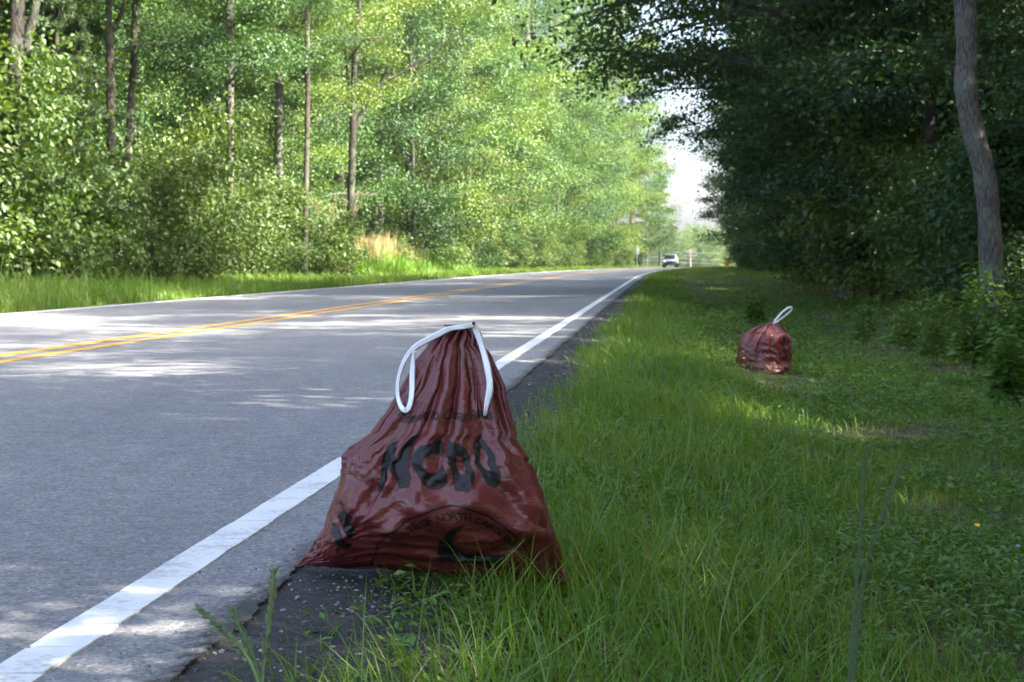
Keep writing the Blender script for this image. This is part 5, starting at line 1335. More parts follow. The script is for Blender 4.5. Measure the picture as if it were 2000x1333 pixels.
13,0,0,0,2,-2,1,-1,0,0,1,-4,-1,-1,-1,0,1,-1,1,0,0,-1,1,-1,-1,-1,0,1,-1,-1,0,-1,0,-1,0,-1,-1,-1,-1,0,0,0,0,-3,1,0,-1,0,0,0,0,0,-2,1,0,-1,0,-1,3,1,0,-1,1,1,0,0,1,1,0,1,-1,-1,1,-2,3,1,1,0,0,2,0,1,-1,0,0,0,0,2,0,0,0,1,0,1,0,2,0,-1,2,2,1,-3,0,-1,1,1,-1,1,
12,-1,-1,1,1,2,-1,-2,1,1,-1,3,-4,0,0,-1,0,0,0,-1,-2,0,-1,0,0,0,0,-1,-2,0,0,0,0,-2,-1,0,-1,-1,1,-2,1,0,-1,-3,2,0,-1,0,1,-1,0,0,-1,-1,1,0,0,-1,1,2,0,-1,1,2,0,0,-1,1,1,0,0,0,0,-1,2,1,0,1,0,1,1,-1,1,0,0,1,0,1,-1,2,1,1,-1,-1,1,1,0,0,1,1,1,-2,0,1,0,1,-2,1,
11,1,0,-1,-1,1,0,0,0,0,0,0,1,-1,-1,0,0,-1,-1,0,-1,-2,0,1,-1,0,-1,-1,0,-1,0,1,-1,-1,-2,0,0,0,-1,-1,0,0,1,-4,3,-1,-1,1,-1,1,0,0,-1,0,0,0,-2,1,0,2,0,-1,1,1,1,1,-3,3,0,1,-2,0,1,-2,3,0,1,1,1,0,0,1,1,0,0,0,0,1,0,1,0,1,0,0,2,-1,0,0,0,0,0,2,1,1,0,-1,-2,-1,
12,0,-1,1,-2,0,2,-2,1,2,-2,1,-2,0,-2,0,0,-1,-1,0,0,-1,-1,0,0,-1,1,-1,-1,0,0,-1,0,0,-2,0,-1,0,1,-2,1,0,0,-4,2,0,-1,0,0,1,0,-1,0,-1,0,0,0,-1,0,3,0,0,-2,2,1,0,-2,2,0,1,1,2,1,-1,0,0,0,0,0,1,1,1,0,1,1,1,0,-1,0,1,1,1,0,1,-1,1,1,-1,1,0,0,1,1,-1,1,-1,0,-1,
12,1,-1,0,0,-2,2,0,-1,1,0,-1,-2,-1,0,0,0,-1,0,0,-1,-1,0,0,-1,-1,0,-1,0,-1,0,1,-1,-1,-2,1,-2,1,0,-2,1,0,-1,-2,1,0,-1,-1,1,1,-1,-1,1,-2,1,1,-1,-1,0,2,0,0,1,4,1,1,-1,0,0,1,2,0,0,1,-1,0,0,0,1,1,0,0,1,1,1,0,0,0,0,0,1,0,0,0,2,-1,0,1,0,0,1,0,0,1,-1,0,0,-1,
12,1,-1,1,-2,0,1,-1,0,1,0,-1,-2,0,0,-2,1,-1,0,0,1,-2,0,-1,-1,0,0,-2,1,0,0,-2,-1,0,-2,0,1,1,0,-1,0,0,0,-4,5,-1,-3,0,0,0,1,1,-1,1,-1,0,0,0,-1,1,2,0,-1,3,0,1,-1,1,1,0,1,-1,1,0,1,-1,0,0,2,-1,1,1,1,0,-1,-2,1,1,0,2,2,-1,1,0,0,-1,2,-1,0,1,0,0,1,1,0,-2,0,0,
11,1,0,2,-2,-2,2,0,0,-1,1,0,-2,0,-1,0,0,0,-1,1,-1,0,-1,-1,1,-1,-1,0,0,-1,0,0,-2,-1,0,0,1,0,1,-2,1,-1,0,-2,2,0,-2,0,-1,2,0,-1,1,-1,-2,1,1,-1,0,1,1,1,-2,-2,1,1,0,0,2,0,-2,-1,1,1,-2,2,1,1,1,2,0,0,0,-2,0,0,0,-1,1,1,2,1,0,0,0,4,0,0,1,0,0,1,-4,1,-1,1,2,-2,
7,2,-1,2,0,1,-1,-3,1,2,2,0,-1,-1,1,-2,0,0,0,0,0,-3,-1,0,2,0,-1,-1,0,-2,1,1,-1,-1,0,0,-3,0,-1,1,1,0,-2,-1,-2,0,2,-1,1,0,-1,0,0,-1,0,-1,0,0,3,0,0,0,-4,-2,1,1,1,0,2,-1,0,1,1,0,-2,1,0,1,2,0,1,0,1,-1,1,1,1,-2,1,0,3,-1,1,1,0,0,0,0,3,0,0,-1,1,0,-1,-2,1,1,
9,1,-1,0,-1,-2,2,-1,1,-2,3,3,0,0,-1,-2,0,-1,-2,-2,0,-1,-1,-1,2,-1,-1,0,-1,0,-1,2,0,-1,1,-3,-1,-1,-1,1,-1,0,-1,0,-2,1,0,-1,1,-1,0,-1,0,1,-1,0,0,0,2,0,0,1,-3,1,0,0,2,0,2,0,1,1,0,0,-1,0,1,0,1,1,1,0,1,1,0,0,1,-2,1,2,1,0,0,1,1,-1,0,-1,1,0,0,3,-1,0,0,0,0,1,
9,0,-1,0,0,-2,1,1,-1,-1,0,1,0,-1,0,-1,0,0,-1,-1,0,-1,1,-1,0,-1,-1,1,-1,1,-3,-1,0,0,0,-1,0,-1,0,1,-1,-2,0,-1,1,-1,1,-2,0,1,0,0,0,-1,0,0,1,-1,1,0,-1,2,0,-1,0,0,3,-1,3,-1,2,0,1,0,-2,0,1,0,1,1,1,1,0,1,-1,-1,0,1,3,0,2,-2,1,1,0,0,0,0,-1,1,1,2,-1,1,-1,-1,1,1,
10,1,-1,-1,-1,-1,0,1,1,-3,0,-1,1,-1,0,0,0,-1,0,0,-1,1,0,-3,1,-1,0,1,-2,1,-2,-1,-1,-1,1,0,0,-2,1,0,-1,-1,0,0,-2,1,1,-2,1,-1,1,-1,0,0,0,0,0,1,-1,1,-1,0,1,-1,0,0,2,1,1,0,0,1,-1,1,0,1,0,2,0,0,0,1,0,-1,-1,2,1,-1,2,2,1,-1,1,1,-1,1,0,0,0,0,0,3,-3,0,0,0,2,1,
4,3,-3,2,2,-2,0,-1,1,-2,3,-1,1,-1,-1,1,-1,-1,1,-1,-1,-2,1,0,0,0,0,0,-1,1,-2,-2,-1,0,0,0,-1,0,-1,1,-1,-1,-1,1,-2,1,1,-1,-1,1,-1,1,-1,0,-1,1,0,2,-1,0,-1,0,1,-1,0,-1,2,1,2,0,0,2,-1,0,-1,1,0,1,-1,1,1,0,1,2,0,1,0,1,0,-1,-1,0,1,1,-1,0,0,0,1,1,1,2,-2,-2,1,0,-1,1,
9,-2,1,-5,1,-3,1,4,-1,-2,1,1,2,-1,-1,0,-1,-1,-1,-3,1,1,1,-3,0,2,-1,-1,-1,1,-2,0,0,1,-1,-2,1,-1,0,1,-2,-1,-1,1,-1,0,2,-2,0,0,0,0,1,-1,0,0,1,2,-2,0,-1,-1,1,0,0,0,0,2,2,0,1,1,-1,0,1,-1,2,0,0,0,1,1,1,1,-1,1,0,2,2,0,-2,0,0,0,0,0,0,0,-2,-1,1,2,4,-1,1,0,-1,0,
9,0,0,-2,2,-1,-1,1,0,-1,-3,-4,3,-1,-2,2,-1,0,0,2,1,-1,1,-1,-3,0,0,1,-1,1,-2,-1,-2,1,-1,1,-1,0,-1,1,-2,-1,0,0,-1,0,1,0,0,-1,1,-1,-1,1,-1,2,-1,3,-1,-3,1,-1,1,1,-1,1,0,1,2,1,0,0,0,0,0,1,0,2,0,0,0,0,1,2,1,1,1,1,0,0,-3,0,2,0,1,0,-2,1,0,1,0,2,0,-1,1,1,-2,0,
11,-1,1,-2,0,-2,0,2,-1,0,-1,-2,-1,1,0,0,1,-2,0,0,-1,1,0,-1,-1,-1,0,-1,0,0,0,-2,1,0,-3,0,0,1,0,0,-3,-1,0,0,-1,0,2,0,-1,-1,0,0,1,-1,0,0,0,3,-1,-1,-1,0,0,1,1,-1,-1,3,2,-1,1,1,0,0,1,-1,1,1,0,0,1,1,1,1,1,1,-1,2,2,-1,-3,1,2,0,1,-1,0,1,-1,-1,-1,2,5,-1,0,2,-2,-1,
14,-2,1,-2,2,0,-1,-1,0,0,-3,-3,0,0,-1,1,0,-1,2,0,0,1,-1,0,-2,-1,-1,1,-2,0,0,-1,-1,0,-1,-1,1,-1,1,-1,-2,-2,1,-1,0,0,1,0,0,-1,0,0,-1,1,0,0,0,2,0,-2,1,-1,1,1,0,-1,-1,1,3,0,2,-1,0,1,-1,1,1,1,1,0,0,1,1,-1,1,-1,1,3,1,1,-2,0,3,0,1,0,-1,0,1,0,1,0,2,-2,1,0,0,1,
13,0,-1,0,2,-2,0,0,-1,1,-1,-1,-2,1,0,-1,0,0,-1,0,-1,0,0,0,0,-2,0,-1,-1,-1,1,-1,0,0,-2,0,-2,0,-2,2,-1,-1,0,-1,0,-2,0,2,1,-1,-4,0,2,2,-1,1,0,1,1,-1,-1,1,0,-2,1,1,-2,0,1,1,-4,1,-1,1,4,2,2,0,1,0,0,0,-2,0,2,1,-1,2,5,0,-3,0,5,0,1,-2,0,1,1,1,0,-1,2,-1,0,2,-1,1,
14,-3,0,0,2,1,-2,-2,0,0,0,0,-1,0,0,-1,0,-1,0,-3,-1,0,-1,2,1,-1,-1,-4,-2,0,0,2,1,-1,-3,-4,-1,0,-1,0,-1,0,-2,2,-2,-2,0,1,2,-1,-2,-1,1,1,1,-1,0,-1,4,1,1,-1,-2,0,0,1,-1,0,0,1,1,0,1,0,2,1,1,0,1,0,0,1,1,-2,2,2,0,1,2,1,-1,-1,5,2,1,-3,0,1,3,1,0,-1,1,-2,-1,2,1,1,
10,-2,3,0,-1,0,-1,-2,-1,2,0,-1,0,0,0,-1,-1,0,-2,0,-2,0,0,-1,1,-1,0,-4,-1,0,0,-1,1,-1,-1,-2,-1,0,3,-4,-3,1,-1,1,-2,1,0,-1,1,-1,1,-1,-1,0,2,-1,-1,0,2,0,0,1,0,1,1,-2,0,0,1,0,7,2,-1,3,-3,-4,1,0,1,0,0,1,5,4,1,-1,0,0,-4,0,4,4,-3,1,1,0,0,1,-1,2,1,-2,4,2,-1,-1,0,-1,
13,0,0,1,-3,2,0,0,0,0,-6,-2,-1,-1,1,0,0,3,0,1,0,2,-2,1,-4,-4,1,2,0,-2,0,-5,-1,0,2,4,1,0,0,1,-4,-4,3,-2,1,2,1,2,-4,0,2,1,0,-2,-3,1,1,0,1,-3,-1,0,6,0,0,0,1,-1,0,0,0,0,0,1,1,1,0,0,-1,1,0,1,0,-1,1,1,0,1,-4,1,4,1,2,0,0,-1,1,0,1,-1,0,0,1,1,-1,0,0,0,
13,-1,2,-1,-1,0,0,0,0,0,-3,1,0,0,0,-1,0,0,0,0,0,0,0,0,0,0,-1,-3,0,1,-1,1,0,1,-1,-3,-1,-2,0,1,0,3,-2,0,-2,-2,2,0,1,-2,-1,0,1,1,1,-1,0,0,2,2,1,0,-3,-2,1,0,0,0,-1,0,0,-1,0,1,3,1,1,0,0,0,-1,0,-1,1,0,2,-1,1,1,0,2,1,0,1,-1,1,0,1,0,0,-1,0,2,2,-1,0,-1,0,
13,0,1,3,-4,0,-1,0,0,1,-3,-2,0,2,-1,-2,0,1,1,-2,1,2,-2,0,0,-2,1,-4,-1,-1,3,-1,-1,2,-1,-1,-3,0,0,1,-1,1,-1,0,-2,0,1,-2,2,-1,0,-1,-1,2,0,0,0,1,1,3,-2,-1,1,-2,0,0,0,-1,1,1,-2,2,0,2,-1,2,2,-2,2,-1,0,1,-1,1,1,-1,0,2,-1,2,3,3,0,-2,0,2,0,1,-1,-2,1,-1,4,2,0,0,1,-3,
27,-1,-4,4,-4,2,1,-2,-2,-1,-3,0,-3,-1,3,1,0,-1,0,2,-3,0,0,-2,-4,0,-1,2,-5,1,1,-7,2,-1,0,-1,-3,-2,1,-3,3,0,-3,2,-1,-2,-7,2,9,-4,-4,-2,3,-1,7,-1,-3,-3,2,1,2,0,-4,2,3,1,-3,4,-6,2,4,2,1,-1,2,1,4,3,-4,0,1,-3,5,2,1,-1,2,1,2,-4,9,0,-3,7,-1,0,-1,2,1,-1,2,1,1,-3,1,1,2,-1,
29,-3,-2,-3,7,3,-9,1,-2,-1,6,-4,2,-3,2,0,-1,0,-4,0,0,-3,-2,3,-6,4,-4,-4,5,-6,-1,0,-4,0,4,-5,1,-1,-3,-1,5,-3,-3,6,-3,-2,-4,0,2,1,-5,-2,0,9,-3,0,-2,2,-8,3,2,1,1,0,0,4,0,-4,0,3,0,5,4,-3,2,4,-5,0,3,-1,0,2,-3,6,0,1,2,-1,3,3,-2,2,1,4,1,-4,1,2,3,6,-4,1,-5,-2,2,-2,4,4,
-29,7,2,-1,4,-14,16,-7,5,4,-9,9,1,-6,-4,9,5,-6,4,1,-1,1,-3,-1,7,0,-2,-2,3,1,-6,10,-2,0,1,-2,0,-3,1,4,-1,3,2,-7,1,1,5,-1,-3,1,2,3,-1,-9,2,-3,6,2,4,-2,1,0,-5,1,-7,-4,8,2,2,-3,-3,0,-6,7,-6,4,-5,-4,3,0,1,-6,-2,3,1,-1,3,-11,0,-2,2,7,-9,-1,3,0,9,-2,-5,3,-13,1,15,-1,1,-7,-2,0,
0,-4,2,-1,-7,-6,2,-4,-3,2,-3,3,3,5,6,6,8,0,1,-1,0,0,-1,0,0,0,0,0,0,-1,0,1,0,0,-1,2,-1,-1,-1,1,-3,-5,-4,-3,-2,-1,-1,-2,3,-1,-1,4,5,0,4,2,-2,-4,-1,-3,4,-1,-2,4,0,0,1,2,1,1,0,0,0,1,-1,0,0,1,0,0,0,0,0,0,0,0,1,0,-1,0,0,1,-1,-3,-3,-3,-1,-2,0,0,-1,0,-1,5,-2,9,1,1,
-4,1,-3,-3,4,5,-6,1,2,-4,4,-2,1,1,1,3,2,1,-2,0,1,-1,2,0,0,0,1,0,0,1,0,-1,0,-1,1,-2,0,2,0,-2,0,-2,-2,-1,-2,-1,-2,4,-1,7,1,-5,-3,2,3,-4,3,5,-2,2,-10,2,9,-5,4,0,1,1,-1,-1,0,-1,2,-1,3,-1,1,-4,2,-2,2,-2,-1,-1,-1,2,-3,0,-1,-2,1,-2,1,3,3,2,-1,2,-2,-2,5,2,-9,-6,4,-6,6,1,
-2,-2,-4,5,0,-3,1,-1,0,-2,2,2,-1,4,1,2,1,0,0,2,-1,1,-1,0,1,1,-1,0,-1,0,-1,0,0,0,0,0,1,-1,0,0,0,-3,-1,-3,1,0,2,-2,-3,-1,5,2,1,-2,2,0,-4,-2,6,-2,2,2,3,2,0,4,1,0,1,2,2,2,-2,0,-1,3,-1,3,-1,1,-2,-1,3,0,0,-2,-1,1,0,-1,2,-4,-1,0,-5,1,-2,-4,-2,-1,-4,4,7,-5,-4,0,-3,-4,
-4,1,0,0,0,-2,-1,-1,5,-2,-2,1,2,-3,4,5,0,0,1,-2,0,0,1,1,0,-3,-1,-3,4,0,1,0,1,1,0,0,-1,-2,1,1,0,-1,-3,-2,0,-1,1,1,3,-9,1,0,3,3,-4,6,2,1,-6,3,5,-4,-6,17,-1,0,1,1,0,0,1,2,3,1,-1,-2,0,4,-2,-1,1,5,-7,3,1,-1,1,-3,0,1,-6,1,-4,-2,-1,0,4,0,0,-3,-8,-4,0,4,0,1,-1,-7,
-2,1,-1,-6,0,4,4,-3,-3,5,-5,1,3,0,3,1,1,-3,0,1,-6,-1,0,-5,-4,4,1,1,-2,1,2,3,0,1,1,1,2,3,0,-1,-1,-1,-2,1,-3,0,0,-1,0,5,-3,5,-6,2,-2,1,5,-3,2,2,2,3,-1,-7,12,-5,5,0,5,0,1,-2,-2,2,3,0,0,0,-1,5,-1,-5,8,-4,-1,0,1,-2,-2,0,-3,2,1,-3,0,-9,-3,1,2,4,4,-11,-4,1,6,-3,-1,8,
0,-5,4,1,-2,-4,4,2,-9,2,7,-3,-2,4,-1,-3,-8,-2,-3,-3,0,-4,-2,3,1,-3,0,1,0,1,1,-3,2,4,6,0,6,2,4,1,3,-2,-1,-1,-2,0,-1,1,1,0,0,2,2,-3,-2,2,3,5,0,-2,5,2,0,-9,1,11,-5,2,-2,1,-1,5,3,2,-1,1,1,-1,3,-4,2,5,-6,3,-2,-1,2,0,0,-3,1,-1,-3,-1,-1,1,-4,-7,-7,2,3,8,0,-7,-9,7,1,-3,
3,-4,-4,7,-6,1,-3,2,4,-5,-1,4,-1,-1,-8,-5,-4,-2,0,-3,4,0,3,-2,2,1,-1,5,-4,0,-1,0,-1,-2,-4,5,-2,5,0,10,3,8,-4,-2,3,-3,-2,-2,1,1,3,2,-2,2,1,-3,-1,4,-1,5,-8,2,8,5,-9,7,5,1,-4,1,4,-3,0,4,-2,2,2,-1,2,-1,0,-5,5,-2,0,3,-7,2,-2,1,-2,-6,5,-1,4,-3,2,0,-2,-10,-9,6,3,1,-4,0,2,-6,
-4,6,-5,1,3,-6,-4,2,3,6,-5,-4,-4,-6,1,-1,-3,1,0,-1,2,-1,-3,1,-1,-1,-1,-4,4,1,-1,3,3,-2,2,-1,2,-2,3,-3,4,1,11,0,-1,1,2,-1,2,-2,-1,1,0,-1,4,-2,-1,4,-5,0,3,2,0,8,6,-10,1,1,5,5,-3,3,0,-4,5,-2,1,0,-2,3,-2,3,-1,1,0,-4,3,-1,1,-2,0,-2,-5,0,-4,2,-5,1,8,-1,-8,-4,1,0,2,-6,3,3,
-6,7,0,-5,3,6,-4,-5,-3,2,4,-9,3,-6,-3,2,-2,-2,-5,4,-7,5,-2,4,1,0,1,3,3,-2,3,1,-4,1,-3,-1,-1,0,-2,2,-1,4,0,10,0,-1,-1,3,3,-2,0,-4,2,2,2,2,-2,0,6,3,2,0,-6,5,-2,5,-3,-4,0,0,8,2,1,1,-3,2,1,0,-2,3,-1,0,-4,1,-1,3,0,-1,0,1,-3,0,-2,-4,2,-4,5,-1,-4,-5,4,-1,1,-4,1,-4,-4,5,
-4,-2,5,-9,1,5,3,4,-4,-5,3,-6,-5,4,1,-10,-2,1,2,-2,8,1,3,-2,0,-1,4,-5,-2,2,-2,1,1,0,3,0,0,-1,-2,-5,1,0,3,1,7,1,-1,2,-1,5,0,-1,-3,2,0,3,-6,-3,12,-3,8,0,1,-8,7,-5,7,2,-1,-3,-4,3,5,-1,3,2,-3,2,1,-3,2,-1,3,-1,2,-3,0,-1,1,-2,2,-1,1,-1,-6,1,0,1,-4,7,-6,-2,2,5,-4,-5,-10,-1,
1,-8,5,3,-6,-6,7,2,4,-6,-8,4,-5,-1,-1,-1,-3,1,-1,5,-1,-1,-2,-3,0,-3,-2,5,-2,3,-2,-1,2,-1,0,3,1,5,2,0,-1,-2,2,0,3,6,3,0,-4,-2,0,5,-1,2,-2,1,6,-4,5,-1,-5,6,5,-1,-6,10,-10,-1,10,3,2,-4,-1,2,1,-2,4,-2,1,-1,1,-2,-2,-1,2,0,0,1,-2,4,-3,3,-4,-1,-1,2,-5,4,-6,-5,12,-5,-15,6,5,-5,2,-6,
1,-3,-6,1,9,-6,-2,0,1,-4,-6,1,3,0,-2,-6,8,-3,5,-4,-3,-6,-3,-1,-7,11,-1,2,-1,-1,3,-5,2,2,3,2,3,-4,5,0,-2,3,-2,-3,1,6,4,-1,0,0,2,0,5,-5,4,0,6,-2,-1,2,-3,6,0,4,-1,-11,13,-2,-6,6,3,4,0,-1,1,1,-4,3,-3,2,-3,3,-1,-3,-3,0,2,2,1,-4,4,0,-2,1,-1,-1,1,-8,-1,0,-4,3,3,-8,3,6,-5,-2,
-6,5,-3,-1,-2,11,-10,-1,-4,-3,0,7,-4,0,-4,-3,0,3,-2,-3,-6,0,2,1,5,-2,-2,-2,5,-3,1,4,-4,-1,1,2,3,5,-3,1,2,1,0,2,-1,0,2,3,-4,5,2,-1,-3,5,-1,0,3,-2,-1,9,2,-7,7,-2,-2,3,-12,16,4,-9,0,0,-3,-1,3,0,2,1,6,1,0,-1,1,0,0,-4,-1,-1,2,1,1,-4,5,-3,0,-3,-1,-2,8,0,1,-5,3,0,-5,-9,2,-1,
-1,-2,2,4,-10,-1,7,-12,2,-3,9,-9,6,-2,-12,10,-6,2,-4,-1,0,2,-2,-1,1,-3,2,-2,3,3,-4,0,0,3,-3,2,-1,4,4,5,-3,3,-6,4,0,0,4,0,4,-1,2,-3,0,5,-2,2,2,4,-7,7,5,-5,-2,0,1,5,-2,-7,4,10,-6,-4,3,3,-7,8,0,0,0,2,0,3,-1,2,-1,-1,-4,2,-3,1,-1,5,-3,3,-3,1,-2,-2,-5,-2,0,-3,0,0,1,3,-5,2,
-2,-4,7,-8,8,-10,0,3,-7,5,-6,3,-2,2,5,1,-5,-5,-3,-2,2,-4,-1,0,6,3,8,3,-4,0,10,-8,-5,-5,0,-1,5,0,-2,-1,4,-1,7,-5,-4,2,-3,8,0,-1,1,-2,11,-6,4,-2,-3,13,0,-10,9,3,-7,2,-3,-6,17,-2,-10,-4,14,-1,0,3,-9,-4,-1,-4,0,2,7,3,2,2,1,-1,-3,1,2,-5,2,1,-1,1,1,-2,0,3,-7,0,0,-2,0,-3,1,0,1,-4,
-1,0,-5,5,-3,1,-5,-5,2,-1,4,-5,1,-8,5,-3,8,-2,4,-4,-6,5,1,8,2,2,4,5,4,-5,-8,9,4,-5,-7,-5,-2,-1,1,-2,-2,0,-2,0,1,-4,1,0,4,7,-6,4,0,4,-3,2,4,-8,12,1,-3,1,6,-12,11,-7,-6,7,10,-1,-10,7,1,-4,6,-13,2,4,-3,-4,-4,-3,6,2,1,8,5,-7,-4,4,2,-3,3,-3,4,1,-5,-7,9,2,1,3,-4,-1,-9,4,-5,1,
0,-3,5,-4,-3,4,-9,4,-5,5,-10,1,2,-5,7,-7,1,-1,1,10,3,-4,1,3,3,6,-4,-8,-1,2,-3,-3,0,13,7,0,-6,-5,1,-6,-1,1,4,-1,-7,0,0,2,1,2,0,1,3,-1,3,0,1,4,-5,-1,1,2,3,2,-9,13,0,-8,1,5,1,-5,-1,3,3,11,-4,-4,1,-2,0,-1,-10,0,4,0,0,4,2,-1,-2,-2,2,2,-2,-3,-1,6,-2,2,-3,-1,-4,-1,0,-2,0,1,
-2,1,-2,-1,-1,-3,3,-3,3,-7,4,-5,-6,11,-9,6,0,5,-3,-9,-8,4,7,-4,4,-1,-2,6,-3,-2,-1,-3,3,-3,8,12,8,0,-11,-1,-9,-1,1,3,2,-2,0,-2,4,0,2,4,0,-3,1,4,-1,5,0,3,-9,7,-8,11,-5,3,2,0,-2,0,3,-1,1,-9,3,-5,5,-1,2,5,-2,-3,5,-9,-3,2,5,2,0,3,-4,6,-1,-3,0,1,0,1,-2,-1,-2,-3,6,-3,-2,1,-1,-2,
0,0,-9,5,-2,0,-4,1,-2,2,-5,3,-8,-2,13,0,-3,-7,-4,-5,2,1,0,4,0,2,4,1,-7,-1,1,1,-3,6,-1,-1,1,14,6,-4,-3,-8,-5,2,7,-6,4,-2,5,-2,4,1,-2,4,2,-2,1,2,-3,3,2,-2,0,1,8,-9,4,4,0,-1,-3,3,-5,7,-6,0,-4,2,-2,-3,5,3,-3,6,-2,-6,-2,0,6,-1,4,-1,-2,3,-2,0,4,-4,4,-5,0,-1,-3,3,1,-7,4,-2,
-1,-1,-1,-4,1,-4,0,-4,1,-3,-8,-4,10,12,-4,-6,-1,4,-12,-3,3,2,4,7,8,1,-1,-8,2,-3,-10,1,9,-3,2,-1,-2,-6,11,5,4,-7,-5,-4,6,4,-3,2,0,2,0,4,0,1,1,1,-2,2,-2,2,2,-3,9,-11,12,-3,-2,5,0,-4,0,1,1,-7,5,2,-3,1,0,-1,-3,3,1,-1,0,0,-1,-3,-2,4,1,0,3,0,0,1,-3,2,-4,3,-3,1,0,0,-1,-1,-2,4,
-3,1,-1,-4,-2,-4,0,2,-4,-1,5,-1,-4,11,-11,11,-3,-9,2,3,3,0,6,4,-10,-4,-2,-4,-1,-6,13,3,-3,2,-6,-5,0,-3,-4,5,8,5,6,-5,-7,8,-2,2,-2,4,5,-2,1,3,-2,1,2,-6,6,-6,8,-4,4,0,-4,7,-2,-2,2,0,0,-1,-2,0,1,1,1,-1,2,3,0,-6,3,3,-1,4,-2,0,-2,-6,3,-1,-2,2,1,0,4,-4,2,-2,0,-2,0,3,-4,2,0,-4,
-2,-3,3,-4,-1,-2,2,-1,-1,2,1,5,3,-8,3,-20,-1,3,0,-1,3,8,-5,0,2,2,-9,0,2,3,-8,3,1,3,-1,-4,-4,0,-4,2,-7,3,7,12,4,-5,4,1,1,4,-2,-3,6,-3,4,1,2,1,-4,1,-3,8,-4,5,-6,11,-4,-2,0,0,0,-2,0,4,-2,1,2,-4,5,-6,3,2,-1,-4,3,-3,-1,3,1,2,-5,0,0,2,0,1,-2,4,-5,1,0,-3,0,-1,3,-2,0,-1,
-3,2,-5,5,-5,1,-3,3,4,2,2,-5,3,-15,6,1,-13,-6,5,3,8,-2,8,-12,2,-8,6,0,-9,7,9,-1,6,-2,-1,-1,-10,-8,-3,-7,-4,4,7,7,7,2,-2,6,3,1,-1,6,-6,5,-3,5,-9,4,3,5,-6,3,-2,9,-6,-2,4,0,-1,-3,-1,1,-3,-1,1,-3,4,6,-9,7,-5,-2,-3,4,-3,1,1,-1,-4,3,3,5,2,-3,0,0,2,-3,5,-1,-2,2,-2,0,-2,2,-3,0,
-1,-1,0,-4,1,2,-2,3,-1,4,-1,8,-16,9,-23,7,1,-1,1,0,-2,6,-2,11,-10,-3,-9,-5,6,0,4,8,6,4,2,-6,0,-5,-6,-4,1,-4,-5,8,-1,5,1,6,3,-5,6,-3,6,-1,2,-4,10,-10,6,-2,2,-6,2,-1,9,-10,3,0,-1,3,-3,1,2,-3,-4,0,-4,-1,10,-4,1,2,-2,-4,0,0,2,-1,6,0,1,-3,1,2,1,0,-3,2,-2,1,4,-3,-1,0,2,-1,1,-3,
1,-3,1,0,-1,0,1,-1,2,-5,-1,2,-1,-3,-6,-13,11,9,1,7,-3,-1,4,-8,-2,-11,-1,0,-3,4,9,6,2,-1,0,1,-6,-8,-4,-7,1,-1,5,-1,11,4,-3,-2,4,5,-2,3,0,-2,4,0,2,4,-7,0,3,0,0,1,-2,5,-5,1,0,-2,0,0,1,1,-1,-2,0,-3,-1,-3,2,4,3,-4,3,0,1,2,-4,5,-6,3,-1,-1,2,0,2,-1,0,-2,2,2,-1,-2,4,-3,-1,3,
-1,1,-1,-3,4,-1,1,-3,-1,1,-6,3,-7,-7,7,-2,-5,5,16,4,4,-1,-10,-6,-14,5,-6,-1,5,4,6,2,-3,-1,0,-1,-5,2,-6,4,-4,5,2,6,-6,6,15,-16,-4,2,2,2,1,5,-4,3,-1,5,-2,0,-3,1,1,-3,4,-1,1,-1,-1,3,-5,0,-1,6,2,1,-6,6,-11,5,3,-8,7,3,-5,1,-1,-3,1,-6,7,-2,3,-1,1,-1,2,3,0,-3,2,0,-1,1,-2,1,0,-1,
-2,2,-1,1,-1,-3,3,-4,-3,-6,3,-7,5,-6,-5,8,8,4,3,12,0,-10,-1,-13,-2,-13,5,6,6,4,-5,4,-1,-1,-3,-5,1,-1,9,1,9,2,-4,-11,9,3,-17,12,-3,-4,1,-1,4,0,5,2,1,-1,1,2,-3,-1,0,1,-4,6,-3,-3,-1,2,4,-3,0,-3,4,1,5,-2,3,-4,-8,3,-5,5,0,-2,-4,2,4,1,-3,2,0,1,2,-3,2,-1,2,5,-8,4,3,-3,-1,1,2,-1,
3,-4,-1,3,-1,-4,-2,-3,-4,-6,-2,8,-6,0,13,-8,11,10,2,-1,1,-7,-14,-5,-2,1,0,8,7,-2,1,-4,-3,-3,-5,1,10,3,1,6,5,-2,-6,4,-12,-8,5,0,0,1,3,1,1,0,0,5,-1,2,1,-3,6,-6,-3,1,1,-1,0,1,1,-1,-4,3,5,-6,-1,1,-3,2,1,-3,-1,3,-5,4,-3,4,6,0,-5,-3,2,3,-1,1,-4,3,-1,3,0,2,4,-5,2,1,1,-1,-2,-2,
0,1,-3,-4,0,3,-7,0,-3,-3,-4,6,6,-3,9,8,-9,10,8,-3,-6,-4,-16,-1,-2,4,8,3,2,6,-3,-9,-3,-4,0,2,0,5,6,5,-1,5,-1,-10,-3,-3,-2,-4,2,0,-4,6,-2,9,-2,-2,8,-1,1,1,-6,8,-7,0,1,-2,4,-4,1,-3,7,-10,5,4,-6,-1,0,0,-3,0,1,-3,5,-6,13,-2,-7,-1,0,2,3,0,0,5,-6,1,1,0,2,1,1,1,-3,0,0,0,1,3,
-1,0,0,-3,-2,-2,0,-6,-2,0,7,-7,15,-1,5,7,9,-12,-2,4,-7,-7,-8,1,-3,11,2,8,0,-4,-5,-3,-5,-3,1,2,3,4,5,4,5,1,2,-13,-7,-3,-1,0,1,-1,3,1,1,-3,6,4,-4,2,3,-5,6,-6,0,-1,2,0,-2,4,-3,-1,0,-2,2,-1,5,-4,8,-6,0,7,3,-9,-3,-2,0,-5,6,-1,0,3,-1,5,-1,-5,0,0,-2,2,3,-1,0,7,-2,-4,3,1,-2,-1,
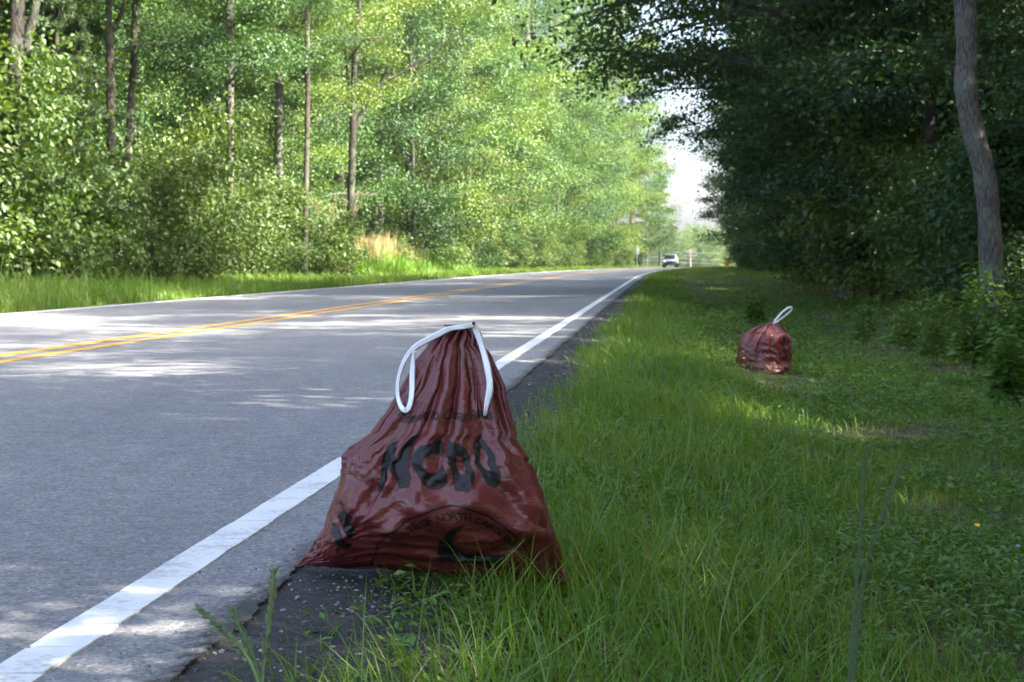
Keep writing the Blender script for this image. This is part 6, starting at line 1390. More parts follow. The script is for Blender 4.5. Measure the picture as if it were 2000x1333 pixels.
-4,1,-2,0,-4,3,-1,-3,3,-2,1,2,10,7,4,0,-2,1,-8,-8,3,-7,0,-1,7,-1,6,3,1,0,-7,-10,-7,0,1,5,6,5,3,4,2,-1,-10,-4,-1,-2,-1,-1,-1,0,4,-6,5,3,-1,1,2,1,-1,3,-2,1,-2,-1,-2,3,1,0,-3,2,-1,-1,-4,10,-3,5,-6,5,-2,-8,3,16,-6,-8,-9,6,-2,2,0,-1,5,1,-1,-4,-1,-1,-1,6,-1,2,-2,-2,7,4,-6,7,-6,0,
2,-4,-1,0,-1,-3,-2,6,1,8,3,-2,8,7,0,1,2,-5,-12,-9,-7,9,5,-3,17,3,1,-5,-4,-5,-6,-4,-10,1,4,3,4,8,0,-1,3,-6,-7,-2,1,-1,1,3,-3,0,-1,4,-4,-2,6,-6,5,-2,1,-1,4,-6,3,-4,-1,1,1,-2,3,0,1,-2,-5,0,7,-4,7,-6,3,2,-6,1,10,2,-5,-6,1,-4,2,11,0,-14,5,-8,6,-2,4,-4,3,-2,4,1,-6,5,11,-13,8,-5,
-1,0,3,-1,-3,2,6,3,1,7,0,3,-2,7,-3,1,-15,-2,-1,-4,1,2,12,4,0,7,4,-6,-4,-7,-6,-6,3,-2,-1,7,2,0,1,-1,-9,-3,2,-1,3,1,1,1,-2,-2,1,4,-9,5,-4,2,-2,2,-5,3,-2,5,-5,-2,-2,-1,1,7,0,-3,-2,-1,2,1,0,1,-5,2,-4,-1,4,0,1,2,-1,2,-8,6,7,3,-7,2,-9,-2,2,4,3,-1,-5,2,0,6,3,-4,-1,4,-7,5,
2,0,3,-4,7,1,1,4,2,2,6,-2,-2,1,-1,-4,-11,-9,4,-2,6,11,4,9,0,1,-5,0,-2,-8,1,7,-1,0,-1,-2,-4,-3,-2,-4,-2,-2,-6,11,0,3,3,0,3,0,-5,-2,-1,-7,1,-3,-1,1,2,-5,2,5,-3,-4,1,-2,0,1,1,2,-3,1,-2,0,1,-2,0,-2,1,1,1,6,-3,-4,0,-1,6,1,9,-14,4,-2,-5,5,-3,2,4,-3,3,-4,1,-2,3,-3,4,-1,2,2,
3,2,-4,6,1,2,1,0,6,0,0,-4,-4,2,-4,-4,-5,-8,3,16,0,5,8,2,-6,1,0,-5,-1,5,3,-4,4,2,1,-3,-1,-9,-6,-3,-4,-6,10,5,5,3,0,0,-3,-1,7,-7,-1,-5,-2,0,-2,0,-4,4,-1,-4,7,-4,-3,0,-3,3,4,-5,2,-5,6,0,-4,0,-1,0,-1,5,-2,-6,5,1,3,-2,4,5,-6,5,-8,-3,-4,8,7,-5,-2,4,-7,9,3,-9,-6,13,-12,6,1,2,
-2,6,0,3,2,-1,4,0,2,-2,-4,1,-9,-4,3,-2,-1,-2,3,13,6,0,2,-1,-8,5,-11,4,-4,3,6,2,8,-7,5,-3,-7,-1,-3,-8,-7,7,2,9,6,-5,6,-1,1,-2,-6,2,-4,1,-2,-2,-4,-2,3,-4,0,4,-4,4,-5,-3,4,-2,3,1,-3,2,-3,3,0,2,-2,-1,-1,-1,9,-9,-1,4,-4,6,1,0,-1,2,-10,2,-1,5,6,-3,-1,-3,5,-1,0,-1,0,-5,6,-2,0,-3,
6,-4,1,1,1,1,0,-1,-2,-3,0,-5,3,-4,-2,5,6,2,-1,7,11,-6,1,-4,-2,-8,4,-10,2,4,0,11,-7,5,-2,1,-3,-5,-2,-7,1,4,2,8,-1,6,-4,2,-3,4,-2,-2,-3,0,-3,-3,-1,-1,1,0,-1,-2,6,-4,-1,-3,0,1,2,-1,1,-2,3,-2,-1,-4,2,1,4,8,-14,9,-8,0,6,1,6,-12,10,-6,-2,-6,9,4,-8,6,-2,-5,1,3,-2,5,-3,-2,2,0,5,-2,
-5,8,-1,1,-3,7,-5,0,-5,6,-7,4,-3,-2,1,5,9,7,1,-6,-2,7,-9,-1,-1,-11,7,9,-7,-4,10,0,0,-2,1,-6,-1,2,-6,2,5,-7,6,1,4,0,-2,1,2,-3,3,-5,-3,-1,0,-1,0,-2,2,-3,-3,0,7,0,-3,-4,0,1,-2,9,-9,4,-1,-2,-1,6,0,3,1,-4,-6,4,-1,6,-3,2,-5,5,1,-8,2,-3,2,11,2,-5,-11,1,9,-2,1,-7,5,-1,1,1,0,0,
4,-7,5,-1,4,-3,3,-2,-4,1,5,-7,7,-4,0,11,4,-1,1,-2,-4,-3,2,-6,3,-6,-8,8,13,-8,-4,5,2,4,-8,-1,3,0,-4,1,2,-1,-2,3,6,-7,2,-2,-5,1,4,-6,5,-1,0,0,-4,0,3,-3,4,-4,3,-2,0,-1,-6,-2,0,5,2,-1,3,-2,1,5,-4,-4,6,-6,1,-5,8,-2,4,3,-17,15,-5,9,-14,1,11,-4,-2,0,-5,11,0,-4,-6,4,-2,4,-4,0,0,2,
-2,-4,6,-1,-1,6,-11,6,6,-4,2,-1,1,-1,10,-1,0,5,-8,2,-5,1,0,-3,-2,-2,5,-2,10,0,-7,0,8,-2,-6,0,2,3,3,-6,-2,0,0,2,-5,1,3,-3,-6,1,-2,6,6,-9,-3,2,-2,4,0,1,-5,4,-3,-2,4,-1,-2,2,-2,0,2,0,0,1,1,-3,4,-5,-7,-4,8,-3,8,-4,8,-8,3,-4,6,-6,1,2,-4,6,1,-5,2,-7,4,7,-4,4,-2,0,2,3,-4,3,
-2,1,3,0,3,-9,4,-2,9,-6,5,4,-9,14,-7,5,2,-3,-5,-2,1,1,0,-3,-3,5,-4,7,1,1,-7,-2,-1,6,0,-1,4,-2,3,-1,-5,-1,2,1,-1,-4,0,-1,-1,-6,6,-1,-5,11,-1,-6,1,-5,4,6,-4,0,-5,2,-2,8,-4,-2,3,-5,-4,11,-10,3,8,-9,0,2,6,-2,-5,0,-5,16,-6,-10,3,4,-3,4,-3,0,5,-7,6,-8,5,1,-3,-2,9,-8,1,5,-1,1,2,-3,
-7,13,-4,-2,2,0,3,2,-5,7,-10,16,-6,-4,9,-7,1,4,-8,-8,14,-5,-1,2,-3,0,3,5,-4,3,-4,-5,4,-1,5,-3,2,0,4,2,-7,3,-3,-2,3,1,-6,0,-3,2,-7,5,1,-1,-2,2,-2,2,-5,1,4,1,-1,-1,6,-11,7,-6,4,4,-4,-3,5,-4,-8,9,-10,11,0,0,-1,-1,-2,0,0,-5,6,-3,7,-7,0,2,1,1,-1,3,-4,-3,7,-2,-1,1,7,-12,8,0,-2,-3,
1,4,-2,-2,6,-3,0,3,-1,-3,8,-13,13,-7,-3,9,-1,-7,9,-10,3,5,0,-3,1,-2,3,1,-1,0,-8,-3,2,1,2,8,-4,5,1,2,-5,0,-2,5,-5,0,-8,4,-2,2,-3,0,1,-2,1,-3,2,-4,3,-1,4,-1,-3,0,5,-5,-4,9,-7,3,9,-13,1,5,4,-10,7,-2,-5,6,-2,0,2,1,-11,2,-1,6,0,1,-2,-5,13,-8,3,-7,3,0,-6,12,1,-2,5,-2,-8,3,-2,5,
0,0,1,4,-3,3,0,0,2,0,-1,-2,4,-2,-1,-3,3,-2,2,1,1,0,0,1,-2,1,-1,0,4,-2,-1,-4,-3,2,1,5,0,0,-2,5,2,-4,1,-4,5,-4,-3,-2,3,1,-8,2,2,7,-4,-5,-1,0,-3,4,-2,-1,1,2,-1,2,-1,-2,1,-2,8,-7,-4,-1,7,6,-8,1,-1,-5,6,-3,3,-5,-4,6,-1,2,4,-4,-2,5,0,3,-7,0,-2,2,0,2,-4,8,-4,2,0,-3,5,-3,
3,-5,6,1,-1,1,2,-2,-2,1,5,-1,-5,6,-9,2,-6,12,-3,1,-2,3,-3,3,-4,5,-6,1,3,0,-1,-1,-3,0,5,-4,6,-5,6,0,-1,0,-3,2,0,1,-4,0,0,4,-6,-1,1,-3,5,-4,-1,0,-1,2,-3,0,0,2,-3,2,1,4,-7,-4,9,0,-4,3,-6,6,2,-4,2,-2,1,2,0,-4,-5,2,3,2,-1,-4,3,0,2,3,-10,5,1,-4,7,-5,2,0,3,0,1,-1,-1,0,
2,-3,3,3,-2,2,-6,2,1,2,2,1,-5,5,0,-8,3,5,1,-1,-5,5,0,-1,0,-4,5,0,-2,0,-1,-2,4,-7,6,1,-2,4,-1,-2,6,-4,0,0,0,0,-4,2,0,0,1,-4,-2,0,-1,1,0,0,-1,-3,3,-1,-5,8,-3,3,-2,0,2,-3,1,2,-2,1,4,-7,-2,-2,4,2,1,-2,2,-6,2,-2,5,3,-5,-2,4,-2,-1,1,0,0,-2,3,2,-2,-2,1,4,-6,5,1,1,-1,
1,3,0,-1,-3,0,1,2,1,0,2,4,-3,-5,3,0,0,-4,9,-4,-2,-1,4,0,-2,0,2,-3,0,2,0,-2,0,0,-1,2,-1,0,0,1,2,0,-1,3,-1,-2,-1,-1,3,-4,-2,0,5,-6,2,-3,1,0,-1,-1,-1,2,-1,0,2,0,-1,-1,0,-1,2,1,1,-2,0,-1,1,-3,0,2,-1,4,-4,-1,-1,2,1,1,-1,0,1,-1,-2,3,-3,1,0,-1,2,-3,3,1,0,2,-4,0,3,2,
1,-3,8,-4,-2,3,-1,1,0,1,1,3,1,-2,0,-2,1,-1,3,-1,-3,1,1,2,-4,1,1,-3,3,-2,2,-2,1,-2,2,2,-4,1,0,-2,2,1,0,0,1,2,-4,1,2,-3,-1,0,0,0,-2,1,-3,1,0,-1,-1,0,5,-2,-6,1,0,3,-1,0,0,1,3,-2,-3,1,2,-1,-4,1,5,1,-3,-5,3,-1,1,2,-3,4,0,0,-3,0,2,-2,0,0,1,-1,1,3,-1,-1,1,0,-1,0,
-1,3,-1,1,-2,1,1,2,1,-1,0,2,3,-3,1,-2,2,-3,2,1,-3,0,2,1,0,-2,0,0,1,-1,-2,3,-2,2,-3,2,1,-3,-1,2,2,-3,3,0,1,-2,-1,1,2,1,-6,-2,3,0,0,-1,-1,1,-3,-1,0,0,0,4,-7,-2,5,-1,3,-2,-1,6,-6,3,-2,1,0,-1,0,0,1,0,-3,-1,0,2,2,-1,-1,2,2,-2,-1,0,0,0,0,1,-2,0,2,0,-1,2,-1,0,2,-1,
1,1,1,0,0,0,0,0,2,-1,0,2,1,0,-4,2,-2,1,0,1,-1,0,0,3,-1,-2,2,1,-3,1,-1,0,1,-1,2,-3,0,1,-2,4,-4,2,1,1,0,-1,-1,0,2,0,-3,-1,-1,2,-1,1,-4,1,1,-3,0,0,1,-1,0,-1,2,-2,2,-2,-1,3,-1,-1,1,2,0,0,-2,0,1,-1,-2,0,1,0,1,-1,-1,6,-3,-1,0,0,0,-2,3,-1,1,-2,1,2,-2,2,0,-1,2,0,
1,1,3,-2,-1,2,-1,1,0,0,-1,2,0,-1,-1,2,-2,1,0,1,-1,0,3,-1,1,-2,1,1,-1,1,-2,1,-2,2,0,-2,-1,-1,2,0,-2,0,3,0,0,0,0,-1,2,0,-4,-2,1,2,-3,4,-4,0,1,-3,0,-1,3,-2,0,-1,0,1,1,-1,-2,1,1,-1,0,2,2,-1,-1,0,-1,-2,1,1,1,-1,0,0,0,1,-2,1,-1,0,0,1,0,2,-3,-1,2,2,-2,2,0,0,1,0,
1,3,-1,1,-1,0,1,-1,2,-1,-1,0,0,1,-1,0,1,0,0,-1,2,0,2,-1,0,0,-1,1,1,-1,-1,0,-2,3,0,-1,-1,1,-1,-2,-1,3,1,0,-1,0,0,0,2,-1,-3,-1,-1,1,0,1,-3,1,0,0,-1,-1,2,-1,-1,0,0,0,0,0,-2,2,-1,-1,2,2,1,-1,0,-1,-2,-1,-1,4,1,0,-1,-1,0,1,-2,1,0,-1,0,0,2,2,-3,0,-1,2,0,0,0,1,1,1,
2,2,0,-1,0,1,0,-1,2,0,-2,1,0,-1,0,1,0,1,-1,-1,2,1,-1,1,0,0,0,-2,2,0,0,-1,-1,2,0,-2,0,0,-1,-1,-1,2,2,-1,1,-2,1,0,1,0,-2,-2,-1,1,-1,2,-2,1,0,-2,0,-1,0,1,-1,0,-1,0,0,2,-4,3,0,-1,1,3,-1,1,-1,0,-2,-2,1,2,2,-1,-2,1,0,0,-2,1,-1,-1,0,1,1,2,-4,2,0,2,0,0,0,-1,2,1,
2,2,-1,0,1,0,0,-1,2,0,-2,0,0,1,-1,0,1,1,-1,-1,3,-1,1,0,0,0,-1,0,1,0,0,0,-1,1,0,-1,-1,1,-2,-2,0,3,1,-1,-1,0,1,0,0,0,-2,-1,-1,0,0,1,0,-1,0,1,-2,-1,0,1,0,-1,0,-1,1,0,-1,0,1,-1,2,2,0,0,-1,-1,-2,-1,0,4,2,-1,-2,1,0,-2,-1,0,-1,0,0,1,0,3,-4,2,1,0,0,1,-1,1,1,0,
3,0,-1,0,2,0,0,-1,2,1,-3,0,0,0,1,0,1,0,-1,-1,2,1,-1,1,0,0,0,-2,1,0,0,0,0,2,-1,0,-2,0,-1,-3,1,2,2,-2,1,-1,1,0,-1,1,-1,-2,-1,-1,0,1,1,0,0,-1,-1,-2,0,2,-1,0,0,0,-1,2,-2,1,0,0,1,1,0,0,1,-1,-2,-1,0,3,2,-1,-1,0,-1,-1,-2,0,0,1,-1,0,0,2,-2,4,-1,1,0,-1,0,0,2,1,
3,0,-2,1,2,0,1,-2,3,0,-2,-1,1,-1,1,-1,2,-1,1,-1,1,0,0,1,0,0,-1,0,1,-1,1,0,-1,1,1,-1,-3,1,-2,-2,3,2,-1,-2,0,1,1,0,-1,1,-1,-2,0,-1,0,-1,2,0,-1,1,-2,-1,-1,2,-1,1,-1,0,0,0,-1,0,3,-2,0,1,0,0,0,0,0,0,-1,3,0,1,-2,1,-2,-2,0,0,-1,0,1,-1,1,0,-1,4,0,0,1,-2,1,0,0,2,
2,0,-2,0,5,-2,1,-2,3,1,-2,0,-1,1,-1,1,1,0,0,-1,1,0,0,1,0,-1,-1,1,0,0,0,1,1,0,0,-1,-2,0,-1,-2,2,1,1,-2,-1,0,2,0,-2,1,-1,-1,1,-2,-1,0,3,-1,-1,1,-1,-2,-2,2,0,0,0,0,0,0,1,0,0,0,-1,0,0,1,0,0,0,0,0,1,1,1,-2,1,-2,-1,-1,-1,-1,2,-1,0,0,0,1,3,1,-1,0,0,-1,1,0,2,
3,-1,-3,0,5,-1,2,-2,2,1,-1,0,-2,1,0,0,1,-1,0,2,-2,1,0,1,0,0,-1,1,-1,-1,1,1,1,-1,1,0,-3,-1,-1,0,2,1,0,-3,1,-1,2,0,-2,0,1,-1,0,-1,-1,0,1,0,0,-1,0,-2,-1,2,-2,2,-1,0,0,0,0,2,-1,-1,-1,-1,2,0,1,-1,1,1,-1,1,0,2,0,-2,-2,-2,0,-1,0,1,0,1,-1,-1,3,3,0,-1,-1,1,-1,2,-1,2,
2,0,-3,1,3,0,1,0,1,0,0,1,-2,0,1,-2,2,1,-2,1,0,0,1,0,1,0,-2,1,-1,-1,1,2,0,0,0,-1,-2,-1,0,0,2,-1,1,-2,-1,0,2,0,-2,0,1,0,-1,-1,0,-1,0,0,0,0,0,-2,-1,1,0,1,-1,1,-1,1,0,1,-1,-1,-1,-2,1,2,-1,1,1,1,0,-1,0,2,0,-1,-3,-1,-1,0,1,0,0,0,1,-2,4,2,0,-1,0,-1,1,1,-1,2,
2,-1,-2,0,4,-1,2,0,0,0,2,-1,-1,1,0,-1,1,0,-1,2,-2,1,1,-1,1,0,-1,1,-1,-1,1,2,0,-1,1,-1,-1,-1,0,0,1,0,0,-2,-1,1,1,0,-2,0,2,-2,1,-1,-2,0,0,0,-1,0,0,0,-2,0,1,1,0,0,0,-1,0,2,-2,-2,0,-2,2,2,-1,0,2,1,-1,0,0,1,2,-3,-3,0,-1,0,1,0,0,1,-1,0,5,0,0,-1,-1,1,0,2,-1,2,
2,-1,-1,0,3,-2,3,0,-1,0,3,0,-1,-1,1,-1,0,1,0,0,-1,1,2,-1,1,0,0,-1,-1,0,1,1,-1,1,-1,-1,-1,1,0,0,2,-2,0,-2,1,-1,1,-1,0,-1,1,0,-1,0,-1,0,-1,0,0,-1,-1,1,-2,0,1,1,0,-1,1,-1,0,1,-2,-1,-1,-3,3,1,0,1,1,2,0,-2,0,2,2,-4,-3,-1,1,0,0,0,1,1,0,0,4,-1,0,-1,0,1,-1,2,1,0,
2,-1,-2,1,2,0,2,1,-3,1,1,2,-1,-1,1,-1,0,2,-1,1,-1,1,0,-1,1,0,0,-1,-1,2,0,0,0,-1,1,-2,0,1,0,1,0,-1,1,-2,-1,0,0,1,0,-2,1,0,-1,-1,-1,2,-3,0,-1,1,0,0,-1,-1,2,1,-1,-1,1,-1,-1,1,-2,0,-2,-2,1,3,0,-1,3,0,0,0,0,1,2,-4,-2,-1,0,0,1,1,-1,3,-1,1,3,0,-1,-1,0,0,1,2,0,0,
2,-1,-1,1,0,0,3,0,-1,-1,2,0,1,-1,1,-1,0,0,1,0,-1,1,0,0,1,0,1,-2,0,1,1,-1,-1,1,-2,1,0,0,2,0,-1,-1,0,0,0,-1,0,-2,2,-1,0,0,0,-2,0,0,-1,-1,0,-1,0,0,0,-2,3,0,0,-1,0,-1,0,-2,0,0,-1,-3,3,1,-1,1,1,1,1,-2,1,0,2,-3,-3,0,1,1,0,0,1,1,0,2,1,0,-1,-1,1,1,0,1,2,-1,
2,-2,0,1,1,-1,2,2,-3,1,1,1,0,-1,0,1,-1,1,0,0,0,0,0,-1,1,0,1,-1,-1,1,1,-1,1,-2,0,-1,2,0,1,1,-2,0,1,-1,1,-2,0,-1,1,-2,1,1,-1,-3,1,0,0,-1,-1,0,0,0,0,-2,3,-1,-1,0,-1,-1,0,-1,0,1,-3,-1,0,2,0,1,1,0,1,0,1,-1,1,-3,-2,0,0,1,1,0,1,2,0,1,2,-2,0,-1,1,0,1,0,2,0,
1,0,-1,1,0,1,2,1,-3,1,0,0,2,-1,-1,2,0,-1,1,1,0,-2,0,0,1,0,1,-2,0,2,0,-1,-1,1,-2,1,1,-1,1,2,-1,-1,0,1,-1,-1,-1,-1,2,-1,-1,1,0,-2,0,-1,1,-2,0,0,0,0,0,-2,2,0,-1,0,-1,-2,0,-2,2,1,-3,0,0,-1,2,0,1,0,0,1,0,-1,2,-3,-1,0,2,0,0,1,1,1,0,1,0,0,0,-1,2,0,0,0,2,-1,
2,-2,0,1,1,1,0,2,-1,-1,0,1,0,0,0,0,0,0,1,1,-1,-1,-1,0,2,0,0,0,-1,1,0,-1,0,-1,-1,1,2,0,0,1,0,-1,1,0,0,-2,0,-1,1,-1,0,1,0,-3,0,0,0,-1,0,-1,0,0,1,-1,0,-1,0,-1,-2,0,0,-2,2,2,-5,1,1,-1,1,0,0,0,1,1,0,-1,-1,0,-1,0,1,1,2,-1,2,0,1,1,0,0,-2,1,0,1,1,-2,2,0,
1,-1,0,1,2,-1,0,3,-1,1,-1,-1,1,0,-1,2,0,-1,1,1,-1,-1,-1,0,1,0,0,-1,1,0,1,-1,0,0,-1,-1,3,-1,1,2,-1,0,0,0,-1,-1,0,-1,1,-1,0,1,0,-2,-1,0,2,-2,-1,0,0,-1,1,0,-1,-1,1,-2,-2,0,0,-1,2,-1,-3,1,0,0,0,2,-1,-1,2,0,-1,-1,1,-1,0,0,3,0,2,0,1,-1,2,-1,0,0,0,0,0,1,1,-2,2,0,
0,1,0,1,0,1,-1,3,0,0,0,-2,0,1,-1,1,1,-2,1,2,0,-3,0,0,2,-1,0,0,0,0,0,-1,1,-1,-1,1,3,-1,-1,2,1,-1,-1,0,0,-1,0,-1,0,0,0,1,0,-2,0,-1,1,-1,-1,1,-1,0,0,0,-1,-2,0,0,-2,0,0,-1,1,1,-3,1,0,-1,1,1,-2,0,1,0,0,-1,-1,1,0,2,1,1,2,-1,1,0,0,1,0,-1,0,0,0,0,1,-2,3,-1,
1,0,0,1,0,1,-1,3,1,0,-1,-2,0,1,0,-1,2,-1,1,0,0,-1,-1,2,0,0,0,-2,2,0,-1,0,0,-1,1,0,1,0,-1,2,0,0,0,0,-2,0,0,0,-1,0,1,0,-1,0,-1,-1,1,-1,0,0,0,-1,1,0,-3,-1,1,-1,-2,0,-1,-1,1,0,0,0,0,0,0,1,-1,0,0,0,-1,-1,-1,2,1,1,3,0,3,-2,0,1,0,0,0,-1,0,1,-1,0,0,-1,2,1,
1,0,0,1,1,0,0,3,0,-1,1,-2,-1,1,0,0,0,0,0,1,0,-1,1,0,1,-1,-1,1,0,0,0,-1,-1,0,0,1,2,0,-1,1,-1,1,-1,0,0,0,0,-1,-1,0,1,1,-2,-1,0,0,1,-1,-1,0,-1,1,-1,0,-2,-1,1,-1,-2,1,-2,0,0,-1,2,-1,0,0,1,-1,-1,0,2,-1,-1,-1,-1,2,3,0,2,1,2,-1,0,-1,1,-1,0,0,0,1,-1,0,0,0,2,0,
0,1,1,1,0,-1,0,4,0,0,-1,-2,0,1,0,-2,2,1,-1,0,2,0,0,0,0,0,0,-1,1,0,0,-1,-1,0,0,1,2,-1,-1,2,-2,1,0,0,-1,-1,1,0,-3,1,2,-1,-1,1,-2,0,0,0,-1,0,0,-1,1,-2,-2,0,0,0,-1,0,-2,-1,0,0,3,-1,-1,1,0,0,0,0,0,-2,-1,0,-2,4,2,1,1,1,1,0,0,-1,1,-1,0,0,0,0,0,0,0,0,1,0,
2,-1,1,1,-1,1,0,2,1,0,-1,-1,0,-1,1,-1,0,1,0,0,1,1,0,0,1,0,-2,1,0,1,-1,-1,-1,-1,1,1,1,0,0,0,-1,2,-2,1,-1,0,-1,0,0,0,0,-1,0,0,0,-1,0,0,0,0,-1,0,-1,-1,-3,1,-1,1,0,-1,-1,-2,-1,0,4,0,-1,0,1,0,-1,0,-1,0,-1,-1,-2,3,4,0,1,1,1,-1,0,1,-1,0,-1,0,1,0,1,-1,0,0,2,0,
1,1,1,0,-1,0,1,2,0,1,-1,-1,0,0,-1,0,0,2,-1,1,1,1,0,0,0,-1,0,1,0,0,-1,1,-3,0,0,2,0,0,1,-1,-2,1,1,-1,0,0,0,-1,-1,0,2,-1,-1,0,1,-1,-1,0,-1,1,0,-1,0,-3,-1,0,0,-1,1,0,-3,-1,-1,1,3,1,-1,1,0,-1,1,-1,-1,-2,-1,-1,-1,3,5,0,0,0,1,0,0,0,0,0,-1,1,1,-2,1,0,1,1,0,0,
1,1,1,1,-2,1,0,1,1,0,-1,-1,0,0,1,-1,-2,2,1,0,2,0,0,0,0,0,-1,2,-1,0,1,-1,-2,0,-1,2,1,1,0,0,-2,1,-1,1,-1,0,-1,0,0,-1,1,-1,0,0,0,-1,0,0,0,-1,0,1,-2,-3,0,0,0,0,0,0,-2,-2,0,-1,4,1,0,1,0,-1,0,-1,-1,-2,-1,0,-1,3,4,0,-1,1,0,0,1,1,0,-2,1,0,1,-1,0,1,-1,2,-1,0,
2,1,2,-1,-1,1,-1,1,-1,1,0,-1,0,2,-1,-1,-1,0,0,5,-1,0,1,0,-2,2,0,0,0,-1,1,0,-4,0,2,1,0,1,3,-5,1,-1,0,0,0,1,0,-2,0,-1,1,-1,0,0,-1,1,1,-2,1,0,-1,-1,0,-4,-1,0,1,0,2,-1,-4,-1,-1,0,3,2,1,-1,2,0,0,-4,-2,-1,-1,1,0,1,4,1,-2,1,0,0,1,1,-1,1,-1,0,2,0,-2,2,0,1,-1,-1,
-2,5,2,1,-4,1,3,-3,2,-2,6,-5,-1,-2,3,-2,-3,7,-3,1,4,0,-1,1,-2,-2,0,5,-2,3,1,-5,4,-3,-1,2,0,2,1,-5,-2,0,0,1,-1,5,-9,0,9,-1,-6,2,-3,3,4,-3,-4,1,-2,0,3,0,-8,4,0,0,-2,0,3,-1,-4,-3,-1,1,0,4,1,2,-2,1,-1,3,-7,-3,2,-1,0,1,3,1,3,-5,0,3,1,-1,0,2,2,-3,-1,2,2,-3,1,3,-2,1,
1,0,2,3,-8,4,5,-4,4,0,-6,3,1,-3,-1,4,1,-6,5,-2,2,2,-1,-1,-4,3,1,3,-4,1,0,-2,-2,2,-2,6,0,-1,1,0,5,-6,-1,2,-1,-3,2,0,-1,-2,3,-4,0,0,-1,-1,2,-4,5,-3,1,1,2,-7,4,-5,2,1,0,1,-2,-5,1,-3,3,7,0,0,1,-1,0,0,1,-7,-2,2,1,-3,4,0,-3,2,-4,10,-2,0,0,5,-3,-2,5,-4,-2,3,1,-1,-7,5,
2,-2,1,0,-3,1,1,0,-4,4,-3,2,-1,3,-2,1,-3,4,-2,3,-3,-2,-2,4,-2,-1,1,2,1,-3,2,0,-4,1,3,-3,6,-1,-1,0,1,-1,-1,-1,-2,4,0,-2,0,0,0,2,-3,3,1,-2,0,3,-1,1,-1,1,-1,0,0,1,-1,1,-1,-1,2,4,-7,4,-1,-1,1,2,-1,4,-3,-2,-2,1,0,-1,5,-1,-2,1,0,0,0,-3,1,-1,1,3,-4,0,0,1,-2,0,4,-1,-2,-3,
17,-3,-2,5,1,9,3,-2,10,-5,5,-6,-4,-5,-8,-3,-4,0,0,0,2,0,-1,-3,-3,-3,-5,-4,-4,-4,-4,-5,-4,-5,-4,-7,-2,-2,-4,-7,-2,1,3,1,-1,0,-3,9,-5,-6,-4,-2,-3,0,5,-5,1,2,5,6,3,-3,7,-6,1,1,-5,0,0,4,1,3,3,4,4,4,3,4,3,4,4,6,3,4,5,3,3,4,1,1,2,-2,3,3,7,4,-1,12,2,0,-2,-11,-3,1,-2,-6,1,-3,
6,-1,0,-1,6,-5,-2,5,-17,7,-5,11,-7,4,2,-2,-1,2,1,1,-2,0,-2,-1,-1,-2,0,-1,0,0,-1,1,0,2,0,5,-2,-3,1,4,-2,-2,-1,0,4,-1,4,-1,9,0,-2,-3,-2,5,-3,0,-1,0,-1,-3,9,1,-13,13,-5,-1,4,-3,-3,-4,3,1,0,-2,-1,-1,2,0,1,-1,0,-2,1,0,-2,2,1,0,-1,1,-2,3,-2,0,-3,2,6,-13,-3,3,3,10,3,-6,1,1,0,4,
0,4,-3,-2,-2,1,-4,4,6,-5,0,-6,15,-13,5,0,2,-3,1,-2,0,1,0,0,-1,0,1,0,1,1,1,0,1,0,1,-1,0,-2,1,0,0,3,1,4,0,2,-4,-10,-7,3,5,5,2,0,-2,0,2,3,-4,1,0,3,-1,-12,14,-5,-5,-2,5,2,-1,0,-1,-1,0,0,-3,-1,2,0,0,-1,1,0,2,-1,0,-2,-1,-1,1,2,1,-1,-2,-2,4,11,2,-4,-3,-1,0,2,-1,0,-1,-1,
4,0,4,-8,-3,1,4,-4,9,-2,-4,-2,-2,14,-8,-5,3,1,-3,3,1,-2,-1,0,0,4,1,6,-6,-1,-1,0,-1,-1,-1,-1,1,7,-4,-2,2,-4,2,1,-2,0,10,3,-5,-1,-5,-4,4,0,2,6,-4,-5,6,-4,-1,5,-3,1,-13,2,4,9,0,0,-2,-4,-1,0,-2,0,2,2,-2,1,0,2,0,-1,1,-3,-2,3,3,4,-2,5,-1,1,1,0,-9,-8,4,5,4,-3,-3,-1,-2,2,-1,3,
6,-3,-4,6,-1,-3,7,-4,-3,9,-1,-5,-7,1,2,4,-4,4,2,-3,0,2,0,5,4,-3,-1,-4,6,0,1,-1,1,-1,-1,-2,-2,-6,1,2,0,1,-2,-4,3,4,-6,2,5,-1,7,-6,0,-2,-4,5,0,1,-5,-3,-1,-3,18,-4,-2,5,0,-7,-3,-1,0,2,1,1,3,2,-2,1,-3,-2,1,-2,-1,0,-2,4,3,-1,3,-3,5,-4,1,1,2,0,2,-2,-7,-3,-4,5,1,1,2,-8,0,5,
3,-2,4,3,0,-4,2,1,-4,-3,7,3,-3,-8,5,1,4,-5,1,5,2,2,2,-4,-2,0,0,-2,-1,0,0,2,-3,1,-1,2,-1,1,2,-2,-2,-1,-5,0,1,-3,4,-6,0,2,3,4,0,-2,-1,-2,7,-6,-3,11,-8,0,-3,13,-2,-6,3,5,4,-1,2,-4,-3,-1,-3,-2,1,-3,4,3,-3,1,1,2,-2,-3,-1,0,-4,-1,-1,0,1,0,-1,3,3,5,0,0,-3,0,-3,2,-2,4,0,-5,
0,6,-1,-2,4,-3,-3,5,-2,-2,-4,8,3,0,-6,1,2,4,0,-2,-3,-3,-2,-3,-1,0,-1,1,1,-1,2,0,4,1,4,1,3,0,-3,-3,2,-5,5,3,0,-4,-8,4,-2,1,5,-3,0,-1,0,2,-2,0,4,2,-1,3,-8,1,10,-6,-1,-6,5,6,-2,2,-1,0,-1,0,4,0,-1,-3,3,-2,-1,-1,1,4,-3,0,0,3,2,-3,-1,0,-2,-6,0,-4,8,1,-1,-3,4,-2,-5,9,-4,-3,
